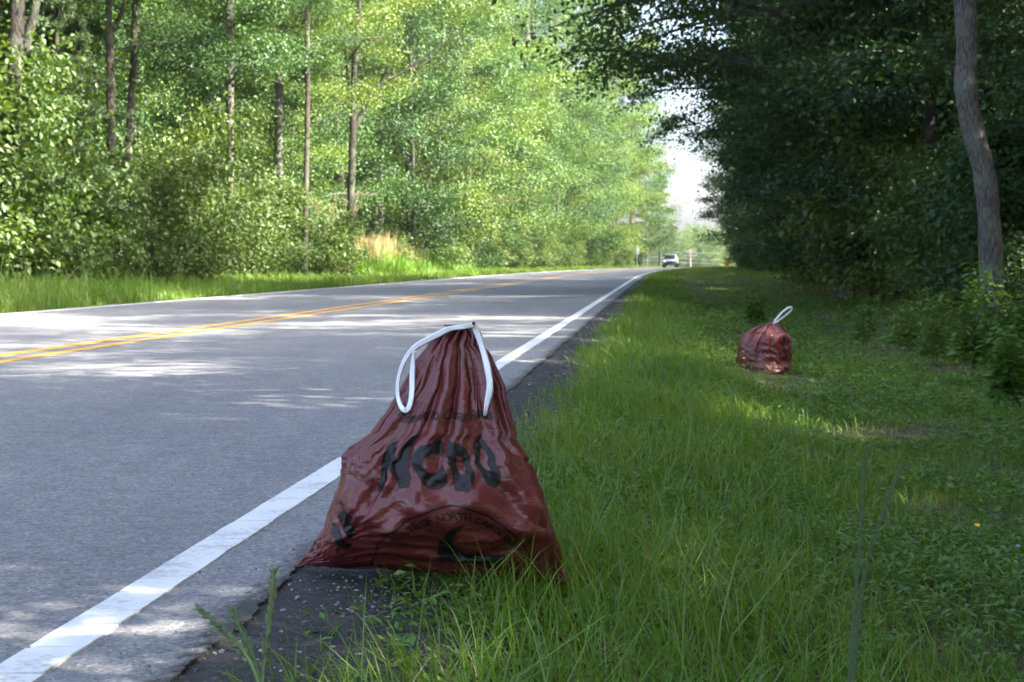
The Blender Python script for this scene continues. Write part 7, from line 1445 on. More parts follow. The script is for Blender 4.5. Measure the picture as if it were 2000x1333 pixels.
5,-3,5,0,-7,8,-7,0,4,4,-5,-3,0,2,4,2,-4,-1,-1,-1,-1,1,0,3,0,2,3,0,-1,0,0,-2,-3,0,-2,-1,-2,3,4,4,-3,3,-4,-3,-2,8,3,-2,-1,1,-10,8,-2,1,0,-4,-3,8,3,-9,9,0,0,-9,-6,15,-4,6,-6,-5,4,-2,2,0,6,-1,-2,1,-2,2,-2,1,-1,2,0,-4,2,-1,0,0,1,2,2,-1,0,1,0,2,-8,-4,7,-5,-2,-2,5,-3,5,-1,
6,1,-3,0,5,-2,2,-2,-2,-2,3,-4,3,-3,2,1,6,1,-5,0,5,-1,6,0,2,1,1,0,-2,5,-3,-1,1,-1,-1,-2,-3,-5,-3,-2,2,1,0,-2,-1,-2,6,-6,4,1,1,-1,-2,0,5,-1,-4,8,-7,-1,-7,4,7,-3,2,-9,15,1,1,-6,-3,2,4,0,-5,5,-5,1,1,-2,-1,5,0,0,-2,1,-1,-1,2,-3,-5,6,2,0,0,-1,-3,-1,-4,4,-3,6,-5,6,-5,3,-1,1,
11,-3,-1,-2,0,2,-1,-3,2,-6,6,-1,-1,7,-2,-3,5,-4,10,1,-1,1,1,-1,2,1,-4,4,2,-3,1,-1,0,0,-2,3,-1,0,-4,-1,-3,-1,-2,-1,-2,1,-5,7,1,-1,-8,1,5,-5,-2,4,3,-4,4,3,-4,-6,8,4,-2,3,-11,1,3,11,-1,0,-7,1,3,-7,4,0,0,2,1,-6,0,-1,4,-1,2,0,-3,0,4,-6,-1,1,4,1,-4,-5,8,-3,1,-4,4,-4,7,-6,-1,6,
13,-3,-2,3,-5,-3,5,-1,-4,3,0,1,1,-4,6,6,-8,7,0,2,2,1,-5,5,-3,0,1,-6,2,-2,1,3,-2,1,0,-3,4,-2,4,0,-5,-2,-2,0,1,0,2,-4,1,-5,5,-1,0,2,-7,4,1,-4,0,3,2,-2,-8,10,0,1,4,4,-5,-6,-1,-1,5,-1,-1,3,2,-1,-1,3,0,3,0,-3,0,-2,-2,1,1,2,-5,0,1,-2,-3,2,-5,6,-5,1,-1,3,3,-3,1,2,2,-9,
6,7,-5,-5,5,-1,-7,5,1,1,-7,2,4,6,-5,4,5,1,2,0,-2,-2,1,-3,2,-6,2,-3,1,1,-1,3,1,-1,4,1,-3,1,-8,6,4,-5,-2,-2,-4,-7,6,9,-8,-1,5,-3,-2,7,2,-5,2,-4,7,-10,8,-2,-8,0,4,7,-4,5,3,-2,-5,0,-1,1,0,1,-3,3,3,-5,8,-2,2,1,-1,3,-5,-1,0,-6,1,-1,-4,5,-3,-6,6,-2,4,-2,1,2,0,2,-5,4,1,-3,
10,-7,7,-2,-4,4,1,-9,8,-4,2,4,-4,3,7,-3,5,-2,-5,-2,1,-3,-3,-2,-2,2,-1,10,-8,-1,-1,-4,6,3,-3,2,5,6,5,-11,-3,6,-2,2,-2,-1,-10,-7,11,5,-5,5,-1,-3,-6,11,-2,1,-5,2,2,0,4,-7,4,-1,10,-13,-3,8,6,-2,2,2,2,-1,3,-7,-2,4,-9,2,1,0,3,-4,8,-2,-3,2,-5,1,-1,-3,1,3,-3,2,-5,0,1,0,-2,0,5,-2,1,3,
4,5,-5,6,-2,-4,1,2,-5,3,5,-4,6,-2,2,1,-6,-4,4,-1,-5,0,0,3,-1,2,0,-2,4,-3,2,2,-5,-2,5,0,-3,-1,8,4,6,-7,0,-4,1,1,-2,4,-7,0,3,2,-3,0,0,-2,1,0,-3,8,-12,7,1,3,-2,-2,1,6,-6,-1,-2,12,-4,3,1,0,-1,3,-2,-1,-4,-1,-3,2,-1,2,-4,4,3,0,1,-6,-1,-5,5,-3,-2,-3,7,-2,-1,0,1,1,2,2,-1,2,
12,-1,7,-7,2,-2,1,2,-2,-4,-1,3,0,4,-2,1,-2,1,-6,-1,1,4,1,2,0,2,-1,0,2,1,-6,4,0,-1,-1,-3,0,-1,-4,8,-5,4,8,-7,1,-4,1,0,3,0,-1,-4,5,-8,12,-11,2,-1,3,-4,1,-4,11,-7,7,1,-13,-2,14,-3,0,-3,4,-5,10,0,-3,-2,1,-1,4,-2,-2,-4,-3,6,3,-6,2,-1,1,1,1,1,-6,2,3,-3,-2,2,3,-1,0,-1,2,1,2,-2,
17,0,-6,6,-3,1,-2,0,-1,6,-1,-1,2,-4,3,-3,1,0,-1,1,2,-4,4,-5,3,-2,0,-3,-4,5,8,-13,2,4,2,5,3,-3,-2,-4,3,3,-6,7,-3,5,-3,-1,-3,2,0,1,-1,0,3,-4,-1,3,-3,2,3,-2,-9,13,-5,1,2,-1,-10,5,4,-6,5,2,-13,11,-2,1,0,-4,0,2,4,1,-2,-7,1,4,0,1,-1,3,-5,1,-2,0,2,1,-1,1,-5,0,1,5,-2,1,-5,1,
15,2,-3,0,2,0,-2,4,0,-3,4,-2,-3,3,-5,-1,-2,2,1,0,0,1,-1,2,0,-1,2,-2,3,-4,-1,6,0,-5,-3,-1,6,3,0,0,3,3,-4,1,-1,-3,3,-1,1,2,-2,3,-7,4,-1,-1,-1,0,3,-1,-1,1,4,-3,-5,-4,4,3,2,-5,3,-1,0,1,-1,-11,4,1,-1,7,-1,0,-1,1,2,-1,-1,-2,-1,4,-1,-2,1,-2,3,-1,1,0,-1,0,-1,2,2,-1,-1,0,0,0,
12,3,4,-2,-1,1,1,-4,-1,4,-3,2,0,-5,0,5,1,-1,0,-1,2,1,-3,2,-4,-1,-4,6,0,3,-3,-3,-1,6,2,1,-10,5,6,-1,1,-7,6,-2,5,-7,2,-1,6,-6,2,-3,4,1,-3,1,2,1,-2,-1,-1,4,-5,-3,7,2,-3,-2,1,-1,-4,5,-3,0,0,1,1,-1,5,-7,1,1,-2,4,0,1,-5,2,-2,-3,4,0,3,-1,-2,-2,2,-1,1,-1,3,0,0,-1,0,2,-4,4,
16,-1,-1,0,4,-3,1,0,2,-3,-3,0,-5,5,5,-3,0,-3,2,3,-4,-3,0,0,0,1,2,-4,1,0,1,6,1,-4,-2,1,7,-5,-2,4,-2,2,3,0,-3,6,-2,-1,-2,-2,5,-5,2,4,-2,-1,1,-1,-2,2,2,-3,4,-2,-4,2,-1,0,0,2,1,-1,1,-4,1,2,-2,2,-3,3,1,-2,-2,-1,-1,2,3,-1,1,0,-3,1,-2,0,1,3,-4,1,-1,1,-1,1,1,0,0,-5,7,-6,
15,0,3,-1,-2,3,-3,1,-3,1,5,-1,-5,1,2,-1,1,-1,1,-4,0,1,4,-6,6,-1,-1,4,-2,-3,1,2,3,-2,2,-5,-2,3,0,0,-2,5,0,0,-2,2,-1,5,-6,3,-3,4,-1,-3,-1,6,-5,1,0,-1,1,0,-3,2,1,0,2,-1,1,-5,5,-1,-5,4,1,-1,-1,1,-3,3,-1,-1,5,-4,2,-1,1,-1,-2,-3,3,0,0,-1,1,0,0,4,-3,0,2,-2,-5,4,1,0,-4,4,
18,-2,-2,1,2,-3,3,-2,2,0,1,2,5,-8,-3,-1,0,4,-3,1,-1,2,-3,4,-1,-2,3,-4,2,2,-1,-2,-2,4,0,2,-1,1,-1,-2,1,1,-4,6,2,-2,0,-4,6,-3,-3,3,-2,4,3,-4,5,-4,-1,-4,4,-2,3,-3,2,-2,0,-1,0,5,-4,0,3,-1,-1,-2,1,0,2,-6,3,0,-1,-2,-1,-1,-2,1,5,3,-1,-3,1,4,-4,-3,4,-4,2,2,-5,6,1,-2,0,-2,1,3,
15,1,-1,0,0,4,-3,-1,1,1,-3,1,2,-4,-2,3,-3,-3,4,6,-3,-3,-2,-1,-2,7,1,-2,-3,1,2,-2,2,-2,0,0,0,-1,1,-1,5,1,4,-3,0,-1,1,0,-1,3,1,-2,4,-4,0,0,-3,3,0,1,-2,3,-4,3,-1,1,-1,3,-4,2,-3,2,-1,-1,2,0,0,-2,0,3,-2,-2,-1,3,-2,3,1,-3,0,-2,2,1,0,-4,4,3,-5,3,0,-3,5,-5,2,-1,-1,1,1,-1,
18,-3,1,0,-1,1,1,2,-8,3,0,1,-2,0,3,-5,1,1,-6,2,4,1,0,-4,4,-6,-5,6,3,1,0,4,-1,0,-2,3,-1,2,0,0,1,-3,-2,4,-3,1,1,2,-2,-1,2,1,2,-4,1,0,0,4,-2,0,-6,5,-1,-1,0,1,1,-3,4,-4,4,-1,-2,-1,-1,0,2,3,-4,2,-5,4,-1,-1,1,-3,1,3,-2,0,-1,1,1,1,-2,-2,2,-3,4,1,-3,3,-2,1,1,0,0,-2,
16,1,-1,1,0,-3,2,-1,5,-4,-3,-2,4,0,0,0,3,-4,1,-9,1,-2,3,8,-3,1,7,-3,-1,2,1,-3,-1,0,3,-4,0,0,1,0,-1,2,3,-4,5,1,5,-3,-9,4,0,0,-5,7,-1,1,-2,-4,4,3,2,-6,1,2,-3,0,0,3,-2,0,-2,0,2,3,-5,0,-4,-1,6,-4,7,-4,-4,-1,2,0,-2,2,-2,6,-1,0,-3,5,-1,0,0,2,-4,0,3,-5,3,0,2,-3,1,-1,
17,-1,2,-1,0,-1,0,-1,2,-2,3,-3,-1,0,-2,5,-5,2,3,-1,-3,5,0,-1,-1,6,-8,2,2,-2,1,2,-2,2,-4,2,3,0,-2,1,-3,1,-2,5,-4,9,1,-3,3,-6,0,0,2,-1,-2,0,2,-2,0,-1,1,-1,0,0,2,-2,-1,2,0,2,-2,-2,1,-4,4,0,1,-4,1,0,-3,3,4,0,-3,1,0,-2,-1,-1,0,1,3,-3,2,0,0,-1,-1,2,1,3,-5,1,-2,2,1,-1,
16,0,-1,4,-4,2,0,0,-2,1,0,-4,3,2,-4,1,1,2,0,-2,3,-3,-1,2,3,-7,7,1,-1,0,-5,0,5,-2,2,0,0,-6,2,0,4,0,-1,-3,9,-8,-11,12,6,1,-2,-2,-1,-3,5,0,-5,5,0,-6,3,3,1,-4,3,-1,1,-5,0,0,1,3,-5,5,-3,-1,-2,3,-2,1,2,-3,-1,0,2,1,1,-4,3,-2,3,-1,-2,-1,-2,3,0,1,2,-2,-2,1,2,-3,3,0,-2,5,
15,1,2,-5,5,-1,1,-3,1,1,-2,4,-6,3,0,-3,1,-2,3,2,-1,2,0,-1,-4,5,-2,-3,3,1,3,0,-4,2,-1,0,-1,3,-2,5,-6,-3,6,0,-5,-1,8,-9,1,7,-1,0,2,2,-6,1,4,-2,-4,9,-6,-5,4,3,-6,4,-2,-1,3,-1,1,-4,3,-3,3,-2,3,-3,-2,2,-1,1,1,0,-1,-3,-1,3,-1,2,-3,2,2,0,-1,-1,1,-2,1,2,-1,0,3,1,-4,-1,2,-2,
16,3,-1,1,-2,0,-5,7,0,0,-2,-6,5,-3,-3,5,2,0,-5,5,-2,-1,1,2,-1,2,-1,0,-1,0,-1,1,1,-2,3,0,-3,2,3,-5,6,0,-4,-2,1,8,-6,3,-2,-1,1,-2,-1,3,2,1,-3,-1,2,-4,2,3,-5,3,0,-2,2,0,-1,1,-5,6,-3,-1,1,0,-5,6,-3,1,-3,3,-2,1,-2,0,1,2,-1,-2,3,1,0,-1,1,-1,-1,2,-1,1,0,-2,0,2,-2,4,-2,-1,
17,-1,0,2,-2,-3,6,-4,0,0,0,1,-3,3,-2,1,-2,4,-2,1,2,1,-1,-5,4,0,-2,1,4,-4,5,-3,-3,4,-3,2,2,-2,2,0,-5,2,-2,1,5,-7,5,-1,3,-3,1,2,1,-4,1,2,1,-2,1,-1,-3,0,-2,-1,6,-3,1,0,-2,0,3,-9,11,-3,-1,0,-2,-3,8,-7,0,-3,3,-1,4,2,-3,1,-2,-1,2,-2,-2,4,1,-1,0,0,0,-2,4,0,-1,0,4,-3,1,-1,
15,1,0,0,0,1,-4,5,-2,0,-3,3,-3,-1,1,2,1,0,1,-5,2,1,3,-1,1,-5,4,4,-7,6,-5,3,2,-4,1,2,0,0,-3,1,1,0,0,5,-5,3,0,-1,-2,3,-1,2,-1,-1,2,-5,1,2,0,-3,3,-1,1,-1,-2,4,-2,1,-1,-1,0,3,-4,2,-5,2,3,-3,-2,3,0,2,-4,0,-2,1,0,-1,1,2,0,1,2,-4,-2,2,-1,0,2,0,0,-1,1,1,-1,1,0,-2,
17,-2,7,-3,1,-3,2,-2,-2,1,1,-4,1,2,0,-1,-2,2,0,2,-2,0,1,0,1,2,0,-5,5,-1,3,-4,0,1,2,-6,3,3,-2,0,2,-5,4,-3,4,0,0,4,-3,-6,2,3,-1,2,-2,1,0,0,-1,3,-2,-2,0,1,0,0,-1,1,0,-2,3,-4,-1,3,1,-3,4,-2,-4,-3,2,1,2,0,0,-2,2,-1,3,1,-5,3,-2,3,-6,2,2,0,1,0,-1,0,4,-6,5,-3,-1,2,
20,1,-4,0,-1,5,-3,1,3,-2,0,1,-1,-1,-2,-2,6,-6,6,-1,2,-1,1,2,-5,-2,1,4,-2,0,-2,3,2,0,-2,3,-3,-2,4,-2,-3,8,-2,0,2,-4,3,-6,4,4,-2,-6,1,1,4,-3,1,-2,1,-2,3,1,-1,-4,1,1,4,-5,1,0,-2,2,-2,-2,3,2,-3,3,1,0,-4,2,-1,-1,-1,1,1,-1,-2,-2,6,-1,0,-7,7,-2,1,0,-1,0,-1,3,-2,4,-4,4,-4,1,
18,1,2,-1,0,-3,1,3,-4,3,-2,2,-5,-1,3,-1,2,1,-4,1,1,4,0,-1,-2,3,2,-5,3,-1,1,0,1,0,-2,1,3,1,-5,-1,4,-4,3,1,0,2,-4,2,-1,0,0,2,-2,1,-2,0,2,1,-2,4,-4,0,3,-1,-4,4,-3,2,-1,2,-2,3,-4,2,-2,0,-1,-2,-3,3,2,-4,3,0,1,-1,1,0,0,-1,-2,0,1,-1,-1,3,1,-2,1,-1,1,0,-1,0,3,1,1,-5,
20,-3,2,-1,0,5,-1,-3,1,-3,4,-1,3,-7,5,-5,1,1,-1,5,-1,-2,0,2,1,-3,-1,5,-1,-2,-1,1,-6,2,4,0,-3,-1,5,0,-2,5,-2,4,-6,2,1,0,3,-1,-1,-2,3,-2,-3,4,1,-3,1,-4,4,1,-3,2,-1,-3,2,0,1,-2,1,-2,7,-4,-1,-1,2,-1,-1,-1,2,-1,2,-2,-2,3,-1,-4,4,-2,4,-1,-3,-1,1,-1,2,0,-1,-2,2,-1,1,0,1,-4,2,1,
16,0,2,-3,5,-1,2,-3,3,-3,1,-4,1,5,-8,5,-2,4,-1,-5,3,1,1,-1,4,0,-2,-1,2,1,-1,-3,1,1,1,1,2,-2,-1,5,-1,-5,0,2,2,2,-3,0,-2,3,-1,2,-3,1,2,0,-6,4,-2,3,0,-1,1,-2,-1,0,-2,3,0,1,-2,2,-4,3,0,-3,0,-1,0,1,0,0,-1,3,2,-3,-2,4,-6,3,0,-3,-2,4,1,3,-3,3,-4,1,-2,0,-2,3,-3,4,0,-1,
16,4,-3,2,0,1,-3,4,-1,2,-5,4,-1,1,0,-8,6,-1,3,-4,2,0,-1,0,0,1,2,1,-3,3,-3,1,4,-4,-1,2,-1,6,-3,-4,3,0,1,-3,4,-2,3,-2,3,-6,0,3,-1,2,-1,0,0,-3,3,0,-1,-1,0,-1,4,-2,0,-1,1,0,3,-4,2,-2,2,-1,-2,3,-1,1,-5,1,1,-1,-3,5,2,-5,1,-1,0,1,0,2,0,0,-2,-1,0,4,0,-3,-2,2,-2,4,-6,5,
18,2,0,-2,-2,-1,4,0,3,-4,1,0,1,-4,1,2,-7,7,-2,4,-4,3,1,1,-3,-1,2,1,-1,-1,0,1,-1,3,-4,3,3,-6,4,2,-2,-1,2,2,0,-2,-2,0,-1,5,-1,-3,3,-3,4,0,-1,-1,-1,-4,2,3,-2,7,-7,-5,8,-3,2,-1,-3,2,-1,1,-3,2,-3,2,1,-3,-1,6,-3,0,1,0,-3,1,-2,2,-2,2,2,-6,4,-1,5,-7,3,-3,1,1,3,-3,4,-5,3,-2,
22,-6,2,6,-6,-3,7,-1,-3,0,2,1,-3,2,0,-1,-4,2,5,-5,2,0,-2,2,-1,4,-7,3,6,-4,2,-2,-2,1,7,-8,1,3,-1,0,0,2,-2,0,1,1,-1,3,-2,1,0,1,-6,6,-2,-2,0,4,-2,3,-6,0,5,-3,2,2,-6,0,-7,10,-3,4,-1,-2,-1,-3,2,-1,-3,6,1,-3,0,1,4,-3,0,-1,-1,1,0,-2,0,2,-3,5,-4,0,0,2,-6,2,1,2,-1,-3,3,-2,
16,3,-3,2,-4,-3,1,3,4,-2,-1,-1,0,1,0,0,4,-4,0,4,-1,-1,0,0,-1,0,2,-3,-2,7,-1,-4,5,-2,0,5,-2,0,0,-2,0,-2,1,2,3,-3,2,-3,-1,1,-2,3,4,-4,-1,3,-1,-3,1,-3,3,-3,6,-3,3,-1,-7,-2,5,-6,6,2,0,-1,-1,-1,0,-1,1,-1,-3,4,-1,5,-5,4,-4,-1,0,1,0,0,0,1,2,0,-4,4,-1,1,-8,4,0,4,1,-6,5,-6,
16,2,-2,1,-6,1,3,2,0,1,-6,6,-3,0,2,-4,2,0,-2,2,3,-2,-2,2,2,-6,0,3,1,0,-2,2,-7,2,4,0,1,2,-4,5,-2,-1,2,1,-3,2,-5,3,2,3,-4,-3,1,3,6,-4,-2,0,-1,0,1,0,-2,-1,2,2,-2,-1,-5,2,5,-2,5,-5,-1,2,-3,-3,0,-4,9,-9,12,-8,8,-4,0,1,1,-3,2,2,-2,1,0,-3,1,-3,3,-6,5,0,0,3,4,-3,-7,10,
15,1,2,-2,-3,2,2,1,-2,2,-3,-8,9,-3,1,0,2,-4,4,3,-4,0,4,-2,-3,2,0,0,-1,1,-1,0,-1,1,-1,3,0,1,3,-6,0,-1,2,3,-3,-2,0,2,0,0,0,-3,2,4,1,1,-3,-4,4,-2,-2,0,0,1,4,2,-1,-8,6,-4,1,3,-5,4,0,-4,1,-3,3,2,-2,2,-9,10,2,-4,1,-2,-1,4,-4,4,-3,-2,3,0,2,-5,-2,2,1,1,2,2,-1,-2,-1,-2,
13,3,1,1,-5,-1,3,1,6,-2,-2,-4,-5,5,-2,6,-4,-2,5,-3,1,2,-2,2,-1,-2,3,-2,2,-4,3,0,-2,0,1,0,4,-2,1,-1,0,-1,0,1,1,-2,1,-1,0,-1,2,0,0,-1,2,4,-1,-4,-4,2,1,3,-3,3,3,-8,4,-3,-4,5,0,4,-2,0,-6,2,-2,3,2,-3,0,0,2,0,-3,3,4,-6,0,-3,7,-3,3,-4,2,0,2,-2,-4,0,6,-8,8,-1,1,0,-5,-1,
16,-3,7,-6,-2,0,3,-1,4,-4,-1,1,3,0,-1,-2,-1,3,-6,5,-2,3,2,-4,1,0,-2,1,1,2,2,-6,5,-1,-3,3,-1,2,-3,2,-1,-1,1,3,-2,-4,1,1,2,0,1,-5,6,-4,5,-2,1,-2,-1,-2,4,-2,2,-2,0,4,-4,0,-2,-1,-3,1,6,-2,2,-2,1,-3,0,1,1,0,-1,-2,3,-1,-3,5,-1,-2,1,7,-8,1,0,1,2,-2,1,-3,1,1,3,-2,0,3,-6,0,
16,0,-3,6,-6,4,-1,0,0,3,-3,0,-2,2,1,2,-5,2,0,-1,3,-2,-2,3,-3,-1,2,4,-5,1,0,1,-2,0,3,-1,2,-1,0,-1,-1,2,1,-3,3,-3,1,-1,1,-6,5,2,-2,2,-1,3,0,-1,-3,2,-4,3,-1,4,-1,1,-2,0,-3,-1,4,-1,-3,2,-2,1,0,5,-4,0,0,0,0,0,-4,6,-1,1,-5,5,1,-3,1,-1,0,1,-1,0,-2,3,-5,6,-1,2,-1,1,-4,1,
17,1,-5,3,2,-1,-3,0,2,1,0,1,-2,-3,2,2,-1,-6,6,3,-3,-3,6,-3,0,-2,3,-2,2,-1,-1,0,2,0,1,-3,0,3,-1,0,-1,1,-2,1,-4,4,-1,0,-1,1,1,1,-1,0,-3,2,0,3,-2,-1,0,1,0,-2,2,-1,1,1,-2,-2,2,1,0,-4,6,-3,2,-3,3,-1,-1,1,1,-1,-1,0,1,-1,1,-3,2,4,0,-2,-3,6,-4,0,0,0,-2,3,3,-4,1,-1,3,-4,
13,4,2,-4,0,1,1,-1,-1,2,1,-3,1,3,-1,-2,1,0,-2,0,1,2,-4,1,4,-3,0,-1,2,-1,0,1,-2,1,-3,3,1,-3,2,0,0,0,0,-2,1,-1,2,0,1,-2,0,2,0,-2,-1,1,3,-5,3,0,-3,1,-3,7,-6,4,-3,5,-1,0,1,0,-3,2,-3,4,-4,2,-1,1,1,0,-2,1,0,-1,2,0,0,-3,5,-2,-1,2,-2,0,0,0,2,-3,3,-1,1,-1,0,-1,-1,1,
17,0,-2,1,1,-3,3,1,-4,2,1,0,0,-1,1,0,1,-1,-3,2,1,-1,1,-1,0,1,-2,2,-1,-1,1,0,0,0,0,-1,-1,2,1,-1,-1,2,0,-2,0,1,-1,1,-3,2,1,0,0,-1,1,-2,2,2,-3,-1,3,-3,4,-4,-1,-1,4,0,-1,1,-1,-1,3,0,0,-2,2,-2,2,0,-2,0,1,0,1,0,0,-2,1,0,2,-2,2,-1,1,-1,-1,1,-1,-2,1,2,1,-2,0,0,0,-1,
17,-1,-1,-2,5,-3,2,1,-2,2,-1,-1,0,0,0,-1,1,1,-2,2,0,-1,0,-2,1,1,0,-1,0,0,-2,4,-1,-1,0,-2,3,1,0,-1,1,-2,1,-2,1,2,-1,-1,0,0,-1,2,0,0,-2,-1,2,0,1,0,-2,3,-3,0,1,-1,1,1,2,-3,1,0,0,0,0,-1,1,1,-1,0,0,0,-1,0,0,1,1,0,-1,2,0,1,-2,0,0,-3,3,0,-1,1,0,2,-2,1,-4,5,-3,0,
17,-2,0,-2,5,-1,0,0,0,-1,1,0,-1,1,-1,1,0,0,-1,0,-1,2,-2,-1,2,0,-1,1,0,-1,2,-1,-1,2,-2,1,0,-1,1,-1,-1,2,0,0,-1,0,2,-1,-1,-2,3,-1,1,0,-4,2,0,3,-1,0,0,-1,0,0,-1,-3,4,1,0,0,0,-1,-1,2,0,0,0,0,-1,2,0,0,0,-1,0,0,0,-1,1,0,1,-1,1,1,0,-2,-1,3,-2,0,1,-1,2,-2,2,-2,2,-1,
16,1,-2,-1,4,-2,2,-2,1,0,1,-1,0,-1,1,-1,1,0,-1,-2,2,-1,0,0,0,1,-1,-1,1,1,-1,0,2,-1,-1,0,0,0,0,-1,2,0,0,-2,0,2,-1,0,-1,0,1,1,0,0,-2,-2,3,1,1,-2,1,0,0,0,-2,0,1,1,1,0,-1,-1,0,0,1,1,-1,0,1,-1,0,0,0,-1,1,1,-2,2,-1,2,-1,-1,1,0,0,-1,0,2,-2,0,1,1,-2,0,-1,2,0,0,
17,-2,1,0,1,0,-1,0,0,1,-1,1,0,-1,1,-1,1,0,0,-2,1,0,-1,0,0,1,0,-1,-1,0,2,0,0,0,-1,0,0,0,0,0,1,0,0,-1,0,0,1,0,-1,0,1,0,0,-1,-1,-1,1,1,1,0,0,-1,1,-1,1,-2,1,0,1,0,0,-1,-1,2,0,0,0,0,0,0,1,-1,0,0,1,-1,1,-1,1,1,-3,0,2,0,0,-2,0,2,0,-2,1,1,0,-1,-1,0,2,1,
16,-1,0,0,2,0,0,-2,0,1,1,-1,1,0,0,0,0,0,-1,0,-1,0,-1,2,-1,2,-1,-1,0,0,1,0,0,-1,0,0,0,0,0,0,2,0,-1,-1,0,1,0,-1,0,1,-1,2,-1,0,-1,-2,1,1,1,1,0,-1,0,0,-1,0,1,0,1,0,-2,1,-1,0,0,1,1,-1,1,0,-1,0,0,0,1,0,0,0,0,0,-1,-1,0,2,0,-3,2,2,-2,0,1,0,0,-1,-1,1,1,0,
16,0,0,0,2,-1,-1,-1,-1,2,1,0,0,0,0,0,0,0,0,-1,0,0,0,0,1,-1,1,0,-2,1,0,1,0,-1,-1,1,-1,0,0,2,-1,1,-1,-1,0,1,0,0,0,0,1,-1,0,0,-1,0,0,0,2,-1,0,0,1,-1,1,-1,0,1,0,0,-1,-1,1,-1,1,1,0,0,-1,1,0,0,0,0,0,1,-1,0,0,1,-2,-1,1,1,0,-2,0,2,0,-1,0,1,0,-1,-1,-1,4,0,
17,-1,-1,1,1,0,-1,0,-2,1,2,0,0,-1,2,-1,0,0,0,-1,0,0,0,0,0,1,0,-1,0,0,1,-1,1,-1,1,-1,0,-1,0,1,2,-1,0,-1,0,1,0,0,-1,0,0,1,-1,-1,1,-1,0,0,1,1,0,0,0,0,-1,1,0,-1,2,-1,0,0,-1,0,1,1,-1,0,1,-1,0,-1,1,0,0,0,0,1,0,-1,-2,0,1,2,-1,-2,0,2,-1,1,0,0,0,0,-2,0,2,1,
16,1,0,-1,1,0,-2,1,-1,-1,2,0,1,0,0,1,-1,0,0,0,-1,0,0,0,1,1,0,0,-1,0,-1,1,0,0,-1,0,0,0,0,1,0,1,-1,-1,1,1,-1,-1,0,1,1,0,-2,0,0,0,0,-1,1,2,0,-2,1,0,0,0,0,1,-1,1,-1,-1,1,-1,0,1,1,0,0,-1,1,0,-1,1,0,0,0,-1,2,-1,-2,-2,2,1,0,-1,0,0,0,1,0,-1,0,0,-1,0,3,1,
17,0,0,-1,1,1,-2,1,-3,1,1,0,1,0,0,1,-1,0,1,-1,-1,1,0,0,0,1,-1,0,0,0,1,0,-1,-1,1,0,0,-1,1,1,1,-1,0,-1,0,0,0,0,0,1,-1,1,-1,-1,0,1,-1,0,0,1,0,1,0,0,0,0,-1,1,0,-1,0,1,-1,0,0,1,0,0,0,0,-1,0,1,0,0,0,0,0,0,0,-2,-1,1,2,0,-2,-1,1,0,1,0,0,0,-1,0,-1,2,1,
18,-1,0,-1,2,-1,-2,2,-1,-2,2,-1,2,1,-1,1,-1,1,-1,0,0,0,0,0,1,0,1,-1,-1,1,-1,0,1,0,-2,0,1,-1,1,1,0,0,-1,-1,2,0,0,0,-1,1,0,0,0,-1,-1,1,-1,1,-1,2,0,-1,0,1,-1,1,0,0,0,0,0,-1,0,0,0,1,0,0,0,-1,1,1,-1,0,0,0,0,1,0,-1,-2,-1,1,1,0,0,-1,0,0,1,1,-1,-1,0,-1,1,1,2,
18,-2,0,0,1,1,-2,1,0,-2,0,1,1,0,0,0,0,0,1,-1,0,1,-1,0,0,1,0,-1,1,0,0,0,-1,0,0,0,0,0,1,0,0,1,-1,0,1,0,-1,-1,1,0,0,0,-1,-1,1,0,-1,1,-1,1,1,0,-1,1,-1,0,0,1,-1,1,0,-1,1,0,0,0,1,-1,0,0,0,0,-1,2,-1,-1,2,0,0,-1,-2,0,0,2,-1,-1,-1,0,1,1,0,0,0,-1,0,1,0,2,
17,0,0,-1,1,1,-1,1,-1,-1,-1,0,2,0,0,1,-1,1,0,0,-1,0,1,-1,0,0,1,0,0,0,0,-1,0,0,0,0,0,0,0,1,0,0,0,-1,1,0,-1,0,0,1,1,-1,0,-1,-1,0,1,0,0,1,-1,0,1,0,-1,1,0,0,0,-1,0,1,-1,0,0,0,1,1,-2,1,0,0,0,0,0,0,0,1,0,-1,-3,0,1,1,-1,0,1,-1,1,0,0,0,-1,0,0,1,0,0,
18,-2,1,-1,1,1,-2,2,-1,-1,0,-1,2,0,0,1,0,-1,0,0,1,0,-1,0,0,0,0,0,0,1,0,-1,0,0,0,1,0,-1,1,0,0,0,0,0,-1,1,-1,1,-1,0,1,-1,1,0,-2,0,0,1,-1,1,1,0,-1,1,-1,0,0,0,1,0,0,-1,0,0,0,0,1,0,-1,0,0,1,0,0,0,0,0,1,-1,-1,-1,-1,2,0,-1,0,0,0,1,0,0,-1,0,0,0,1,0,1,
18,-2,1,0,0,1,-1,0,0,0,-2,1,0,1,0,1,-1,0,0,1,-1,0,0,1,-2,1,0,0,1,0,-1,0,0,1,0,0,-1,1,-1,1,0,0,0,0,0,-1,0,0,1,0,-1,1,-1,0,-1,0,1,-1,1,0,0,1,-1,0,0,-1,0,1,0,0,0,1,-1,0,0,-1,1,1,-1,0,1,0,-1,1,0,-1,1,0,0,-1,-2,1,0,0,0,0,1,0,0,1,-1,-1,0,0,0,2,-2,0,
16,0,1,0,1,0,-1,0,1,-1,-1,1,0,1,-1,0,1,-1,1,0,0,0,0,-1,-1,0,1,0,1,-1,0,-1,1,0,0,1,-1,0,0,1,-1,1,0,-1,-1,1,1,0,-1,0,1,0,0,-1,0,-1,1,-1,1,0,-1,1,0,-1,0,0,1,0,1,0,-1,0,-1,0,1,-1,1,0,0,-1,1,0,1,0,0,0,-1,2,-1,-1,-2,1,0,-1,0,2,0,0,1,-1,0,-1,0,-1,2,0,0,-1,
